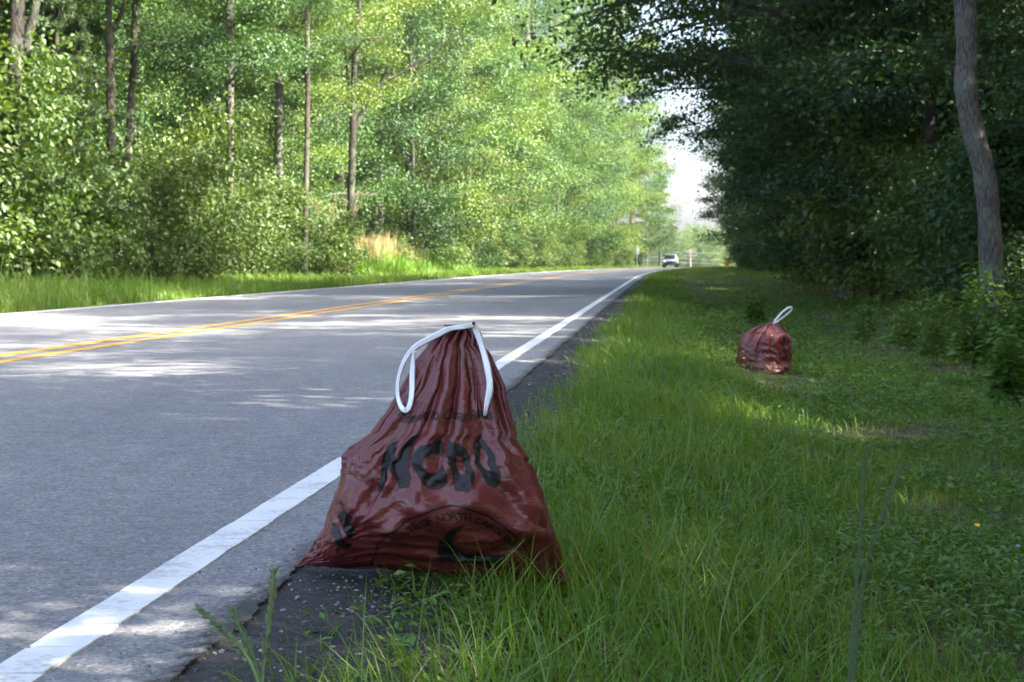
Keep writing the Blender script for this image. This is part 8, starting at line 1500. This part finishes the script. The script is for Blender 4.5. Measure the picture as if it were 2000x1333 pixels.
17,-2,2,0,0,2,-3,1,0,1,-1,1,-1,0,0,1,-1,0,0,1,0,0,-1,0,-1,0,0,1,0,0,-1,0,1,0,1,0,0,-1,1,0,0,-1,1,0,-1,0,0,0,0,1,0,0,-1,0,0,-1,0,1,1,0,-1,0,-1,0,1,-2,1,0,1,0,0,0,0,0,-1,0,0,1,0,0,0,0,0,0,1,-1,1,0,-1,-1,0,0,-1,0,0,1,1,0,1,0,-1,-2,1,0,0,2,-2,-1,
15,1,1,1,-1,1,0,-2,0,2,0,0,-2,1,1,-1,1,-1,0,1,0,0,-1,1,-1,-2,0,2,1,-1,-1,1,0,0,1,0,0,0,-1,0,0,0,0,0,-1,1,1,0,0,-1,0,1,-1,0,0,0,0,-1,1,0,0,-1,1,-2,1,0,0,0,1,0,0,-1,1,0,-1,0,0,0,1,0,-1,1,0,0,0,1,-1,-1,-1,0,0,1,0,-2,2,1,0,1,0,0,-1,-1,1,0,0,0,0,-1,
16,0,1,0,-1,2,-1,-1,1,0,1,0,-1,1,0,-1,0,1,0,0,0,-1,1,-1,0,-1,0,0,1,-1,1,-1,0,0,2,0,-1,1,-1,0,-1,1,0,-1,-1,2,1,-1,0,0,1,-1,0,0,0,0,0,1,-1,0,-1,0,0,-1,1,-1,0,1,0,0,1,0,0,0,0,-1,0,0,1,-1,1,-1,1,0,0,-1,1,-1,-1,0,1,0,-1,0,1,1,1,-1,1,0,-1,-1,0,1,-1,0,1,-2,
16,0,1,2,-2,1,0,-3,1,2,-1,2,-1,-1,1,-1,1,0,-1,0,1,0,-1,1,-1,0,-2,2,0,0,-1,0,1,0,0,1,-1,1,0,-1,0,0,-1,1,-1,0,1,1,-1,1,-1,0,-1,1,0,0,-1,1,0,0,0,-2,1,0,-1,1,0,0,0,0,1,-1,1,0,-1,0,-1,1,0,1,0,-1,1,0,-1,0,0,-1,-1,1,1,1,-1,-1,1,1,0,1,0,-1,1,-2,0,1,0,-1,0,1,
15,1,0,2,-2,2,-1,-1,0,1,1,1,-2,0,1,-1,0,1,0,0,-1,0,1,0,-1,-1,0,1,-1,0,1,0,0,1,0,0,-1,0,0,0,-1,0,0,0,1,0,1,-1,0,0,0,0,0,0,0,0,0,1,-1,-1,1,-1,0,0,0,0,-1,1,0,1,0,0,0,-1,0,1,-1,0,0,1,-1,0,0,-1,0,0,0,0,-2,0,4,0,-1,-1,2,0,1,0,0,0,0,-2,0,1,-1,0,1,-1,
17,0,0,2,-3,1,1,-2,0,1,0,1,0,0,0,0,0,1,-1,-1,0,0,0,0,0,0,0,-1,0,0,1,0,0,0,0,0,0,0,0,-1,0,0,0,-1,1,1,0,0,1,-1,0,-1,1,-1,1,0,-1,2,-1,-1,0,0,0,0,0,0,0,0,0,0,0,0,0,1,-1,0,0,-1,2,-1,1,-1,0,0,-1,-2,1,0,-1,1,2,2,-2,0,0,1,0,0,0,1,-1,0,-1,1,0,-2,2,0,
16,0,1,1,-1,1,-1,-1,1,0,-1,2,0,-1,1,-1,0,1,-1,0,0,-1,0,1,0,0,0,0,0,-1,0,1,0,0,0,0,0,0,0,-1,0,-1,1,0,0,1,0,-1,1,0,0,0,0,0,-1,1,0,1,0,-1,0,-1,0,1,-1,0,0,0,0,0,0,-1,0,1,0,0,-1,1,-1,2,-1,0,1,-1,-2,-1,0,1,-1,1,4,0,-2,0,0,1,0,0,0,0,0,0,-1,1,-1,0,1,-1,
16,1,-1,2,-2,0,0,-1,1,0,1,0,2,-1,0,0,0,0,-1,0,0,-1,0,1,-1,1,0,1,-3,1,1,1,-1,1,-1,0,-1,0,1,-1,0,0,0,0,0,0,0,1,0,-1,1,-1,0,1,0,0,0,0,1,-2,0,1,-1,1,-1,0,0,0,1,-1,0,0,-1,1,1,-1,0,0,0,0,0,0,0,-1,-1,-1,0,1,0,1,2,1,-1,0,-2,2,0,-1,0,1,0,0,-2,1,0,0,0,1,
16,0,0,1,0,0,0,-1,-1,0,1,2,0,0,0,0,0,0,0,-1,0,-1,0,-1,1,1,1,-1,-1,-1,2,0,1,-1,1,-2,0,0,0,0,0,-1,0,1,0,0,0,0,1,0,-2,1,1,0,0,0,0,0,0,-1,1,0,0,-1,1,0,-1,0,0,0,-1,-1,1,0,2,-1,0,0,0,0,0,0,-1,0,-1,-2,0,2,1,0,2,0,0,-1,0,0,0,0,1,-1,1,1,-3,0,1,0,0,0,
16,1,-2,1,0,0,-1,1,0,-1,2,0,1,0,0,1,-1,0,-1,-1,0,-1,-1,2,0,1,0,-1,0,0,0,1,0,1,-1,0,-1,-1,0,0,1,-1,1,0,0,0,0,1,0,-1,0,-1,1,0,1,-1,0,0,1,0,0,0,1,-1,-1,0,0,0,0,0,-1,-1,0,1,1,1,-1,0,0,0,-1,1,0,-1,-2,0,-1,1,3,1,0,0,-1,1,-2,1,-1,1,-1,1,0,1,-3,0,1,0,1,0,
16,0,-1,0,2,-1,0,0,-1,0,2,1,0,0,-1,1,-1,0,0,-1,-1,0,0,0,1,1,0,0,-2,1,0,1,1,-1,0,-1,-1,0,0,1,0,0,-1,1,-1,0,0,1,0,0,-2,1,1,0,0,0,0,0,1,0,0,1,-1,-1,0,0,0,0,0,0,-2,0,0,1,1,0,1,0,-1,0,0,0,0,-1,-1,-1,-1,3,2,-1,-1,1,1,0,-1,0,-1,0,1,-1,1,1,-2,-1,1,1,-1,0,
15,0,-1,1,1,0,-1,0,0,-1,3,0,1,0,0,0,0,-2,0,0,0,-1,0,0,1,0,1,-1,0,-1,2,0,0,1,-1,-1,-1,0,-1,1,1,0,0,0,-1,-1,1,1,0,0,-1,0,1,0,0,1,0,-1,1,0,0,0,-1,-1,1,0,0,1,-1,-1,0,-1,0,0,2,1,0,-1,0,1,-1,0,-1,-1,0,0,0,0,3,1,-2,-1,1,0,0,-1,1,-1,1,0,0,1,-3,-1,1,0,2,0,
13,3,-2,0,1,0,1,-1,0,0,3,0,0,0,0,0,0,0,-1,-2,0,1,-1,0,2,-1,-1,1,-1,2,-1,0,1,0,-1,0,0,-1,-2,3,-1,1,-1,2,-1,-1,0,3,-3,-1,0,1,0,1,1,-1,-1,2,-1,2,-1,0,0,-2,1,1,0,-1,1,-1,-1,-1,1,-1,2,-1,2,-1,1,-1,1,-1,-1,0,0,0,-2,1,4,-1,-4,0,4,-1,2,-3,0,1,-1,2,-1,0,-1,-2,0,3,-1,-2,
16,-1,-2,2,2,-1,1,-1,-2,2,-1,3,2,1,-4,2,-1,-3,1,-2,3,-2,2,-2,2,0,0,-3,3,-1,-1,2,1,0,-1,-2,-1,-2,0,4,1,1,-1,-1,-2,-1,-2,3,0,3,-2,-2,2,0,0,2,-1,-1,1,2,0,0,-3,1,0,0,-1,2,0,-2,0,0,0,0,-3,6,0,1,1,-2,-1,0,0,-1,-2,2,1,0,1,0,-3,-6,4,3,0,-2,-1,1,3,-1,3,-4,0,-2,0,1,0,0,
16,0,0,-6,6,1,-5,4,2,-3,5,0,-2,0,2,-6,3,0,-1,1,-4,1,0,2,0,3,-2,-1,-1,0,-2,5,-2,-1,2,-4,1,3,-1,-4,-1,5,-1,-1,5,-3,1,-4,3,-1,1,1,-4,2,3,-5,4,-1,2,-2,1,-1,1,-1,-2,2,-1,1,-2,4,-3,1,-1,1,-2,2,0,-1,-1,3,1,-2,-3,-2,3,2,0,-1,2,1,-4,2,1,1,-3,1,-1,-1,4,0,-4,3,-2,-1,-1,-3,2,5,
16,-3,3,-1,0,0,0,0,-1,1,0,-1,0,3,-1,0,-4,2,1,-1,-1,2,1,-1,0,-1,2,-2,1,-2,5,-6,4,-1,0,-1,0,1,0,-2,6,-6,2,1,-1,-1,0,-1,3,-2,0,-2,4,-2,0,3,-2,1,-4,5,1,-2,-3,0,3,-1,1,-1,1,-1,2,-4,4,-6,6,-5,3,2,-1,0,-3,3,0,-1,-1,1,0,2,-1,0,1,-4,2,-2,1,3,-3,0,-2,1,5,-3,-3,4,-2,2,-1,0,]
def decode_bag():
    q = np.array(BAG_STEPS, dtype=np.int32).reshape(3, BAG_NR, BAG_NC)
    q = np.cumsum(np.cumsum(q, axis=2), axis=1)
    return (q * BAG_Q).transpose(1, 2, 0)
BAG = decode_bag()
BAG_LOC = np.array([-0.17, 3.62, -0.01])
def cr(f):
    return np.stack([-.5 * f + f * f - .5 * f ** 3, 1 - 2.5 * f * f + 1.5 * f ** 3, .5 * f + 2 * f * f - 1.5 * f ** 3, -.5 * f * f + .5 * f ** 3], -1)
def bag_at(si, ti):
    """surface points for fractional column / row indices"""
    si = np.asarray(si, float); ti = np.clip(np.asarray(ti, float), 0, BAG_NR - 1)
    i = np.floor(si).astype(int); j = np.minimum(np.floor(ti).astype(int), BAG_NR - 2)
    ws, wt = cr(si - i), cr(ti - j)
    out = 0
    for b in range(4):
        row = 0
        jj = np.clip(j + b - 1, 0, BAG_NR - 1)
        for a in range(4):
            row = row + ws[..., a, None] * BAG[jj, (i + a - 1) % BAG_NC]
        out = out + wt[..., b, None] * row
    return out
def bag_off(si, ti, d):
    e = .25
    ds = bag_at(si + e, ti) - bag_at(si - e, ti); dt = bag_at(si, ti + e) - bag_at(si, ti - e)
    n = np.cross(ds, dt); n /= np.linalg.norm(n, axis=-1)[..., None] + 1e-9
    return bag_at(si, ti) + n * d
HALF = BAG_NC // 2
def to_px(W):
    cp, sp = math.cos(PITCH), math.sin(PITCH)
    dz = W[..., 2] - CAM_H
    dep = W[..., 1] * cp - dz * sp
    return CX + FPX * W[..., 0] / dep, CY - FPX * (W[..., 1] * sp + dz * cp) / dep
_fs, _ft = np.meshgrid(np.arange(2, HALF - 1), np.arange(0, BAG_NR))
_FW = BAG[_ft, _fs] + BAG_LOC
_FX, _FY = to_px(_FW)
def front_st(px, py):
    """column and row of the front sheet seen at a photograph pixel"""
    d = np.hypot(_FX - px, _FY - py)
    m = d < max(5.0, d.min() + 2.5)
    k = np.argmin(np.where(m, _FW[..., 1] + .002 * d, 9e9))
    return float(_fs.flat[k]), float(_ft.flat[k])

def build_bag():
    t = tag(empty('litter_bag', tuple(BAG_LOC)), 'large dark red plastic litter bag with white drawstrings and black print at the road edge', 'litter bag')
    US = 3
    s = np.arange(BAG_NC * US) / US
    r = np.arange((BAG_NR - 1) * US + 1) / US
    S, T = np.meshgrid(s, r)
    P = bag_at(S, T)
    n, m = S.shape
    i = np.arange(n - 1)[:, None] * m; j = np.arange(m)[None, :]; j2 = (j + 1) % m
    Q = np.stack([i + j, i + j2, i + m + j2, i + m + j], -1).reshape(-1, 4)
    V = P.reshape(-1, 3)
    # gathered mouth pulled in and closed under the strap
    rim = np.arange(m) + (n - 1) * m
    c = V[rim].mean(0)
    inner = c + (V[rim] - c) * .25 - [0, 0, .012]
    N0 = len(V)
    V = np.vstack([V, inner, [c - [0, 0, .016]]])
    k = np.arange(m); k2 = (k + 1) % m
    Q2 = np.stack([rim[k], rim[k2], N0 + k2, N0 + k], -1)
    T3 = np.stack([N0 + k, N0 + k2, np.full(m, N0 + m)], -1)
    b = np.arange(HALF * US)
    f0, f1, b0, b1 = b, b + 1, (m - b) % m, (m - b - 1) % m
    Q3 = np.stack([f0, b0, b1, f1], -1)[1:-1]
    obj('sack', np_mesh('sack', V, [np.vstack([Q, Q2, Q3]), T3], MAT['bag'], True), t)
    return t
BAGT = build_bag()

def fine(bm, mx):
    bmesh.ops.triangulate(bm, faces=bm.faces[:])
    for _ in range(7):
        es = [e for e in bm.edges if e.calc_length() > mx]
        if not es: break
        bmesh.ops.subdivide_edges(bm, edges=es, cuts=1)
        bmesh.ops.triangulate(bm, faces=[f for f in bm.faces if len(f.verts) > 3])

def text_bm(s, bold=0.0):
    cu = bpy.data.curves.new('lettering', 'FONT')
    cu.body = s
    cu.offset = bold
    cu.resolution_u = 5
    o = bpy.data.objects.new('lettering', cu); COL.objects.link(o)
    me = o.evaluated_get(bpy.context.evaluated_depsgraph_get()).to_mesh()
    bm = bmesh.new(); bm.from_mesh(me)
    bpy.data.objects.remove(o); bpy.data.curves.remove(cu)
    bmesh.ops.remove_doubles(bm, verts=bm.verts, dist=1e-5)
    return bm

def fit(bm, x0, x1, y0, y1):
    xs = [v.co.x for v in bm.verts]; ys = [v.co.y for v in bm.verts]
    a, b, c, d = min(xs), max(xs), min(ys), max(ys)
    for v in bm.verts:
        v.co = Vector((x0 + (v.co.x - a) / (b - a) * (x1 - x0), y0 + (v.co.y - c) / (d - c) * (y1 - y0), 0))

DS, DT = 0.012407407407407409, 0.01038961038961039        # metres of film per column and per row
def decal(name, bm, mx=.0032, off=.0014, parent=None):
    """bm in film metres (x = column, y = row): lay it on the film"""
    fine(bm, mx)
    co = np.array([v.co[:2] for v in bm.verts])
    si, ti = co[:, 0] / DS, co[:, 1] / DT
    bad = [v for v, a, b in zip(list(bm.verts), si, ti) if b < 1.2 or b > BAG_NR - 2 or a < 2 or a > HALF - 2]
    P = bag_off(si, ti, -off if FLIP else off)
    for v, p in zip(bm.verts, P): v.co = Vector(p)
    if bad: bmesh.ops.delete(bm, geom=bad, context='VERTS')
    return bm_obj(name, bm, MAT['ink'], parent or BAGT, True)
_n = bag_off(np.array([HALF / 2.0]), np.array([BAG_NR * .4]), .01) - bag_at(np.array([HALF / 2.0]), np.array([BAG_NR * .4]))
FLIP = bool(_n[0, 1] > 0)

def st_m(px, py):
    s, t = front_st(px, py)
    return s * DS, t * DT

def print_bag():
    # big letters, each as wide on the film as it shows between the pleats
    xs = np.arange(735, 985, 4.0)
    def ufit(py):
        us = np.array([st_m(x, py)[0] for x in xs])
        c = np.polyfit(xs - 860, us, 3)
        c = np.polyfit(xs - 860, np.where(np.abs(us - np.polyval(c, xs - 860)) > .03, np.polyval(c, xs - 860), us), 3)
        return lambda x: float(np.polyval(c, x - 860))
    ua = ufit(905)
    ys_ = np.arange(806, 1112, 4.0)
    tc_ = np.polyfit(ys_ - 950, [np.median([st_m(x, y)[1] for x in (850, 870, 890, 910)]) for y in ys_], 3)
    tv = lambda y: float(np.polyval(tc_, y - 950))
    for ch, xa, xb, ya, yb in (('N', 742, 797, 958, 850), ('C', 807, 864, 962, 857), ('D', 874, 918, 962, 858), ('O', 927, 968, 957, 854)):
        bm = text_bm(ch, .075); fit(bm, ua(xa), ua(xb), tv(ya), tv(yb))
        decal('letter', bm)
    # small line above
    uw = ufit(818)
    bm = text_bm('Partnering to Clean Roads', .012); fit(bm, uw(772), uw(962), tv(825) - .003, tv(807))
    decal('slogan', bm, .003)
    # the round emblem, its lower part under the bag
    ue = ufit(1060)
    u0, ru = (ue(736) + ue(1030)) / 2, (ue(1030) - ue(736)) / 2
    ttop = tv(989)
    rt = ttop - tv(1092)
    t0 = ttop - rt
    def ring(r0, r1, a0=0, a1=2 * math.pi, n=96):
        bm = bmesh.new(); va = []
        for k in range(n + 1):
            a = a0 + (a1 - a0) * k / n
            va.append((bm.verts.new((u0 + ru * r0 * math.cos(a), t0 + rt * r0 * math.sin(a), 0)), bm.verts.new((u0 + ru * r1 * math.cos(a), t0 + rt * r1 * math.sin(a), 0))))
        for k in range(n): bm.faces.new((va[k][0], va[k][1], va[k + 1][1], va[k + 1][0]))
        return bm
    em = bpy.data.objects.new('emblem', None); link(em, BAGT)
    decal('ring', ring(.985, 1.01), parent=em)
    txt = 'STATE OF NORTH CAROLINA'
    adv = {'I': .45, ' ': .6, 'F': .85, 'E': .9, 'L': .85}
    tot = sum(adv.get(c, 1.0) for c in txt); acc = 0
    for c in txt:
        w = adv.get(c, 1.0)
        a = R(158) - (acc + w / 2) / tot * R(134)
        acc += w
        if c == ' ': continue
        bm = text_bm(c, .012)
        hw = .047 * (w if c != ' ' else 1); fit(bm, -hw, hw, -.06, .06)
        for v in bm.verts:
            x, y = v.co.x, v.co.y + .855
            v.co = Vector((u0 + ru * (x * math.sin(a) + y * math.cos(a)), t0 + rt * (-x * math.cos(a) + y * math.sin(a)), 0))
        decal('letter', bm, .003, parent=em)
    # dark sweeping crescent and a thin line inside
    pts = [(300, 780), (310, 650), (350, 540), (430, 440), (520, 395), (640, 375), (560, 425), (490, 500), (475, 580), (500, 660), (580, 725), (700, 745), (900, 748), (1150, 770), (1100, 830), (900, 960), (500, 1000), (320, 950)]
    bm = bmesh.new(); K = ru / 147.0
    vs = [bm.verts.new((u0 + (800 + .155 * x - 882) * K, t0 + (1092 - 960 - .155 * y) / 103 * rt, 0)) for x, y in pts]
    bm.faces.new(vs); decal('crescent', bm, parent=em)
    pl = [(700, 745), (900, 700), (1050, 640), (1180, 590), (1240, 610), (1290, 670), (1270, 760)]
    bm = bmesh.new(); pr = None
    for k, (x, y) in enumerate(pl):
        X, Y = u0 + (800 + .155 * x - 882) * K, t0 + (132 - .155 * y) / 103 * rt
        q = (bm.verts.new((X, Y - .0018, 0)), bm.verts.new((X, Y + .0018, 0)))
        if pr: bm.faces.new((pr[0], q[0], q[1], pr[1]))
        pr = q
    decal('outline', bm, parent=em)
    # dark striped mark at the left side
    mk = bpy.data.objects.new('side_mark', None); link(mk, BAGT)
    for poly in ([(690, 345), (760, 290), (850, 420), (935, 555), (905, 670), (790, 560)], [(595, 560), (625, 425), (760, 560), (890, 750), (830, 820), (660, 650)], [(700, 130), (730, 130), (910, 370), (900, 410), (820, 320)]):
        bm = bmesh.new()
        vs = [bm.verts.new(st_m(560 + .14 * x, 960 + .14 * y) + (0,)) for x, y in poly]
        bm.faces.new(vs); decal('stripe', bm, parent=mk)
print_bag()

# drawstrings
def ribbon(name, pts, parent, base, thick=.0007):
    """pts: (world point, width); flat band facing the viewer's side of the bag"""
    P = np.array([p for p, _ in pts], float); w = np.array([q for _, q in pts], float)
    t = np.linspace(0, 1, len(P)); ti = np.linspace(0, 1, 6 * len(P))
    P = np.stack([np.interp(ti, t, P[:, k]) for k in range(3)], -1); w = np.interp(ti, t, w)
    for _ in range(5): P[1:-1] = .25 * P[:-2] + .5 * P[1:-1] + .25 * P[2:]
    T = np.gradient(P, axis=0); T /= np.linalg.norm(T, axis=1)[:, None]
    Nf = np.array([.0, -1.0, .25]) / math.hypot(1, .25)
    S = np.cross(T, Nf); S /= np.linalg.norm(S, axis=1)[:, None]
    tw = .25 * np.sin(np.linspace(0, 9, len(P)))[:, None]
    N2 = np.cross(S, T)
    S = S * np.cos(tw) + N2 * np.sin(tw); N2 = np.cross(S, T)
    cols = []
    for a, nz in ((-1, 0), (-.45, 1.5), (.1, .3), (.55, 1.6), (1, 0), (.5, -.6), (-.5, .2)):
        cols.append(P + S * (w * .5 * a)[:, None] + N2 * (thick * 1.6 * nz))
    V = np.stack(cols, 1).reshape(-1, 3) - base
    n, k = len(P), len(cols)
    i = np.arange(n - 1)[:, None] * k; j = np.arange(k)[None, :]; j2 = (j + 1) % k
    Q = np.stack([i + j, i + j2, i + k + j2, i + k + j], -1).reshape(-1, 4)
    caps = np.array([list(range(k))[::-1], [(n - 1) * k + q for q in range(k)]])
    return obj(name, np_mesh(name, V, [Q, caps], MAT['white_strap'], True), parent)

def front_depth(px, py):
    d = np.hypot(_FX - px, _FY - py)
    if d.min() > 7: return None
    m = d < max(6, d.min() + 2)
    return float(np.where(m, _FW[..., 1], 9e9).min())
def strap_pts(raw):
    dep = [front_depth(x, y) for x, y, w in raw]
    k = [i for i, d in enumerate(dep) if d is not None]
    dd = np.interp(np.arange(len(raw)), k, [dep[i] for i in k])
    return [(np.array(at_y(x, y, d - .012)[:]), w * d / FPX) for (x, y, w), d in zip(raw, dd)]
RAW1 = [(925, 635, 12), (905, 639, 11), (885, 641, 10), (872, 645, 12), (852, 656, 13), (830, 667, 13), (812, 677, 12), (798, 691, 10), (786, 712, 9), (779, 735, 8), (776, 755, 8), (777, 775, 9), (781, 790, 10), (787, 800, 11), (793, 803, 11), (799, 797, 11), (803, 782, 11), (805, 762, 12), (805, 740, 12), (806, 715, 11), (807, 700, 7), (808, 684, 4)]
RAW2 = [(918, 634, 9), (928, 641, 15), (935, 657, 14), (941, 676, 12), (947, 697, 13), (953, 722, 15), (957, 745, 14), (957, 762, 14), (953, 782, 13), (949, 800, 9), (947, 812, 6)]
ribbon('drawstring', strap_pts(RAW1), BAGT, BAG_LOC)
ribbon('drawstring', strap_pts(RAW2), BAGT, BAG_LOC)
_k = at_y(925, 632, front_depth(905, 650) - .012)
bm = bmesh.new(); bmesh.ops.create_icosphere(bm, subdivisions=2, radius=.0042)
kn = bm_obj('knot', bm, MAT['bag'], BAGT, True); kn.location = Vector(_k) - Vector(BAG_LOC)

# ------------------------------------------------------------------ the smaller bag in the grass
def small_bag():
    y = 14.35
    k = y / FPX
    x = (1499 - CX) * k
    z = float(ground_z(x, y)) - .02
    t = tag(empty('litter_bag', (x, y, z)), 'smaller stuffed dark red litter bag standing in the grass with one white loop sticking up', 'litter bag')
    H = CAM_H + (HORIZON - 629) * k - z
    # the same kind of sack, filled to the neck: the stored film turned round and swelled to this bag's outline
    US = 2
    S, T = np.meshgrid(np.arange(BAG_NC * US) / US, np.arange((BAG_NR - 1) * US + 1) / US)
    P = bag_at(S, T)
    for _ in range(30):
        q = P.copy(); q[1:-1] = .25 * P[:-2] + .5 * P[1:-1] + .25 * P[2:]
        P = q
    n, m = S.shape
    ztop = P[-1, :, 2].mean()
    u = np.clip(P[..., 2] / ztop, 0, 1.05)
    hb = np.linspace(0, 1.05, 30)
    big, dep, mid = [], [], []
    for h_ in hb:
        q = P[np.abs(u - h_) < .03]
        big.append((q[:, 0].max() - q[:, 0].min()) * .5 if len(q) else np.nan)
        mid.append((q[:, 0].max() + q[:, 0].min()) * .5 if len(q) else np.nan)
        dep.append((q[:, 1].max() - q[:, 1].min()) * .5 if len(q) else np.nan)
    big, dep, mid = [np.where(np.isnan(q), np.nanmin(q), q) for q in map(np.array, (big, dep, mid))]
    hs = np.interp(u, [0, .25, .5, .75, 1, 1.05], [0, .20, .42, .70, 1, 1.03])
    want = np.interp(hs, [0, .03, .10, .3, .5, .64, .76, .86, .93, .975, 1.0], [.18, .205, .225, .236, .238, .230, .212, .165, .112, .055, .022])
    shift = np.interp(hs, [0, .6, .85, 1.0], [0, .005, .02, .05])
    X0 = (P[..., 0] - np.interp(u, hb, mid)) / np.interp(u, hb, big)
    Y0 = P[..., 1] / np.interp(u, hb, dep)
    rr = np.hypot(X0, Y0) + 1e-6
    an = np.arctan2(Y0, X0) + .5
    rr = np.where(rr > 0, rr ** .8, rr)
    cz = hs * H
    cr_ = (1 - sm(.5, .7, hs)) * (.009 * np.abs(np.sin(34 * cz + 1.7 * np.sin(2 * an + 1) + 1.2 * np.sin(5 * an + 20 * cz))) + .002 * np.abs(np.sin(70 * cz + 2.2 * np.sin(3 * an + 2) - 1.4 * np.sin(7 * an))))
    rad = want * rr - cr_ + .012 * np.sin(2 * an + 9 * cz) * (hs < .8)
    X = shift - rad * np.cos(an); Y = -.92 * rad * np.sin(an)
    V = np.stack([X, Y, cz], -1).reshape(-1, 3)
    i = np.arange(n - 1)[:, None] * m; j = np.arange(m)[None, :]; j2 = (j + 1) % m
    Q = np.stack([i + j, i + j2, i + m + j2, i + m + j], -1).reshape(-1, 4)
    N0 = len(V)
    V = np.vstack([V, [V[(n - 1) * m:].mean(0)]])
    jj = np.arange(m)
    T3 = np.stack([(n - 1) * m + jj, (n - 1) * m + (jj + 1) % m, np.full(m, N0)], -1)
    obj('sack', np_mesh('sack', V, [Q, T3], MAT['bag'], True), t)
    raw = [(1508, 634, 3), (1514, 626, 4), (1522, 616, 5), (1531, 607, 5), (1540, 601, 5), (1546, 600, 4), (1548, 603, 4), (1544, 608, 4), (1535, 616, 4), (1524, 624, 4), (1514, 631, 3), (1509, 635, 3)]
    pts = [(np.array(at_y(a, b, y - .03 + .02 * math.sin(i_))[:]), w * k * .75) for i_, (a, b, w) in enumerate(raw)]
    ribbon('drawstring', pts, t, np.array([x, y, z]))
small_bag()

# ------------------------------------------------------------------ say which tree or bush is which, where a landmark trunk tells
MARKS = [(25, 'the leaning forked trunk'), (103, 'the white slim trunk'), (216, 'the straight brown trunk'), (249, 'the slender sunlit trunk'), (353, 'the small white trunk'),
         (450, 'the dark tall trunk'), (545, 'the vine wrapped trunk'), (597, 'the thin straight trunk'), (685, 'the black forked trunk'), (745, 'the utility pole'), (913, 'the pale bare trunk'), (1035, 'the ivy covered trunk')]
for name, what in (('leafy trees along the far side of the road', 'leafy tree standing'), ('bushes at the foot of the sunlit wood', 'green bush growing')):
    gaps = {}
    for o in COL.objects:
        if o.get('group') == name and o.parent is None and o.location.y < 140:
            px = CX + FPX * o.location.x / o.location.y
            for (a, na), (b, nb) in zip(MARKS[:-1], MARKS[1:]):
                if a <= px < b: gaps.setdefault((na, nb), []).append(o)
    for (na, nb), os_ in gaps.items():
        if len(os_) > 2: continue
        os_.sort(key=lambda q: q.location.y)
        for o, pre in zip(os_, [''] if len(os_) == 1 else ['nearer ', 'farther ']):
            o['label'] = pre + what + ' between ' + na + ' and ' + nb
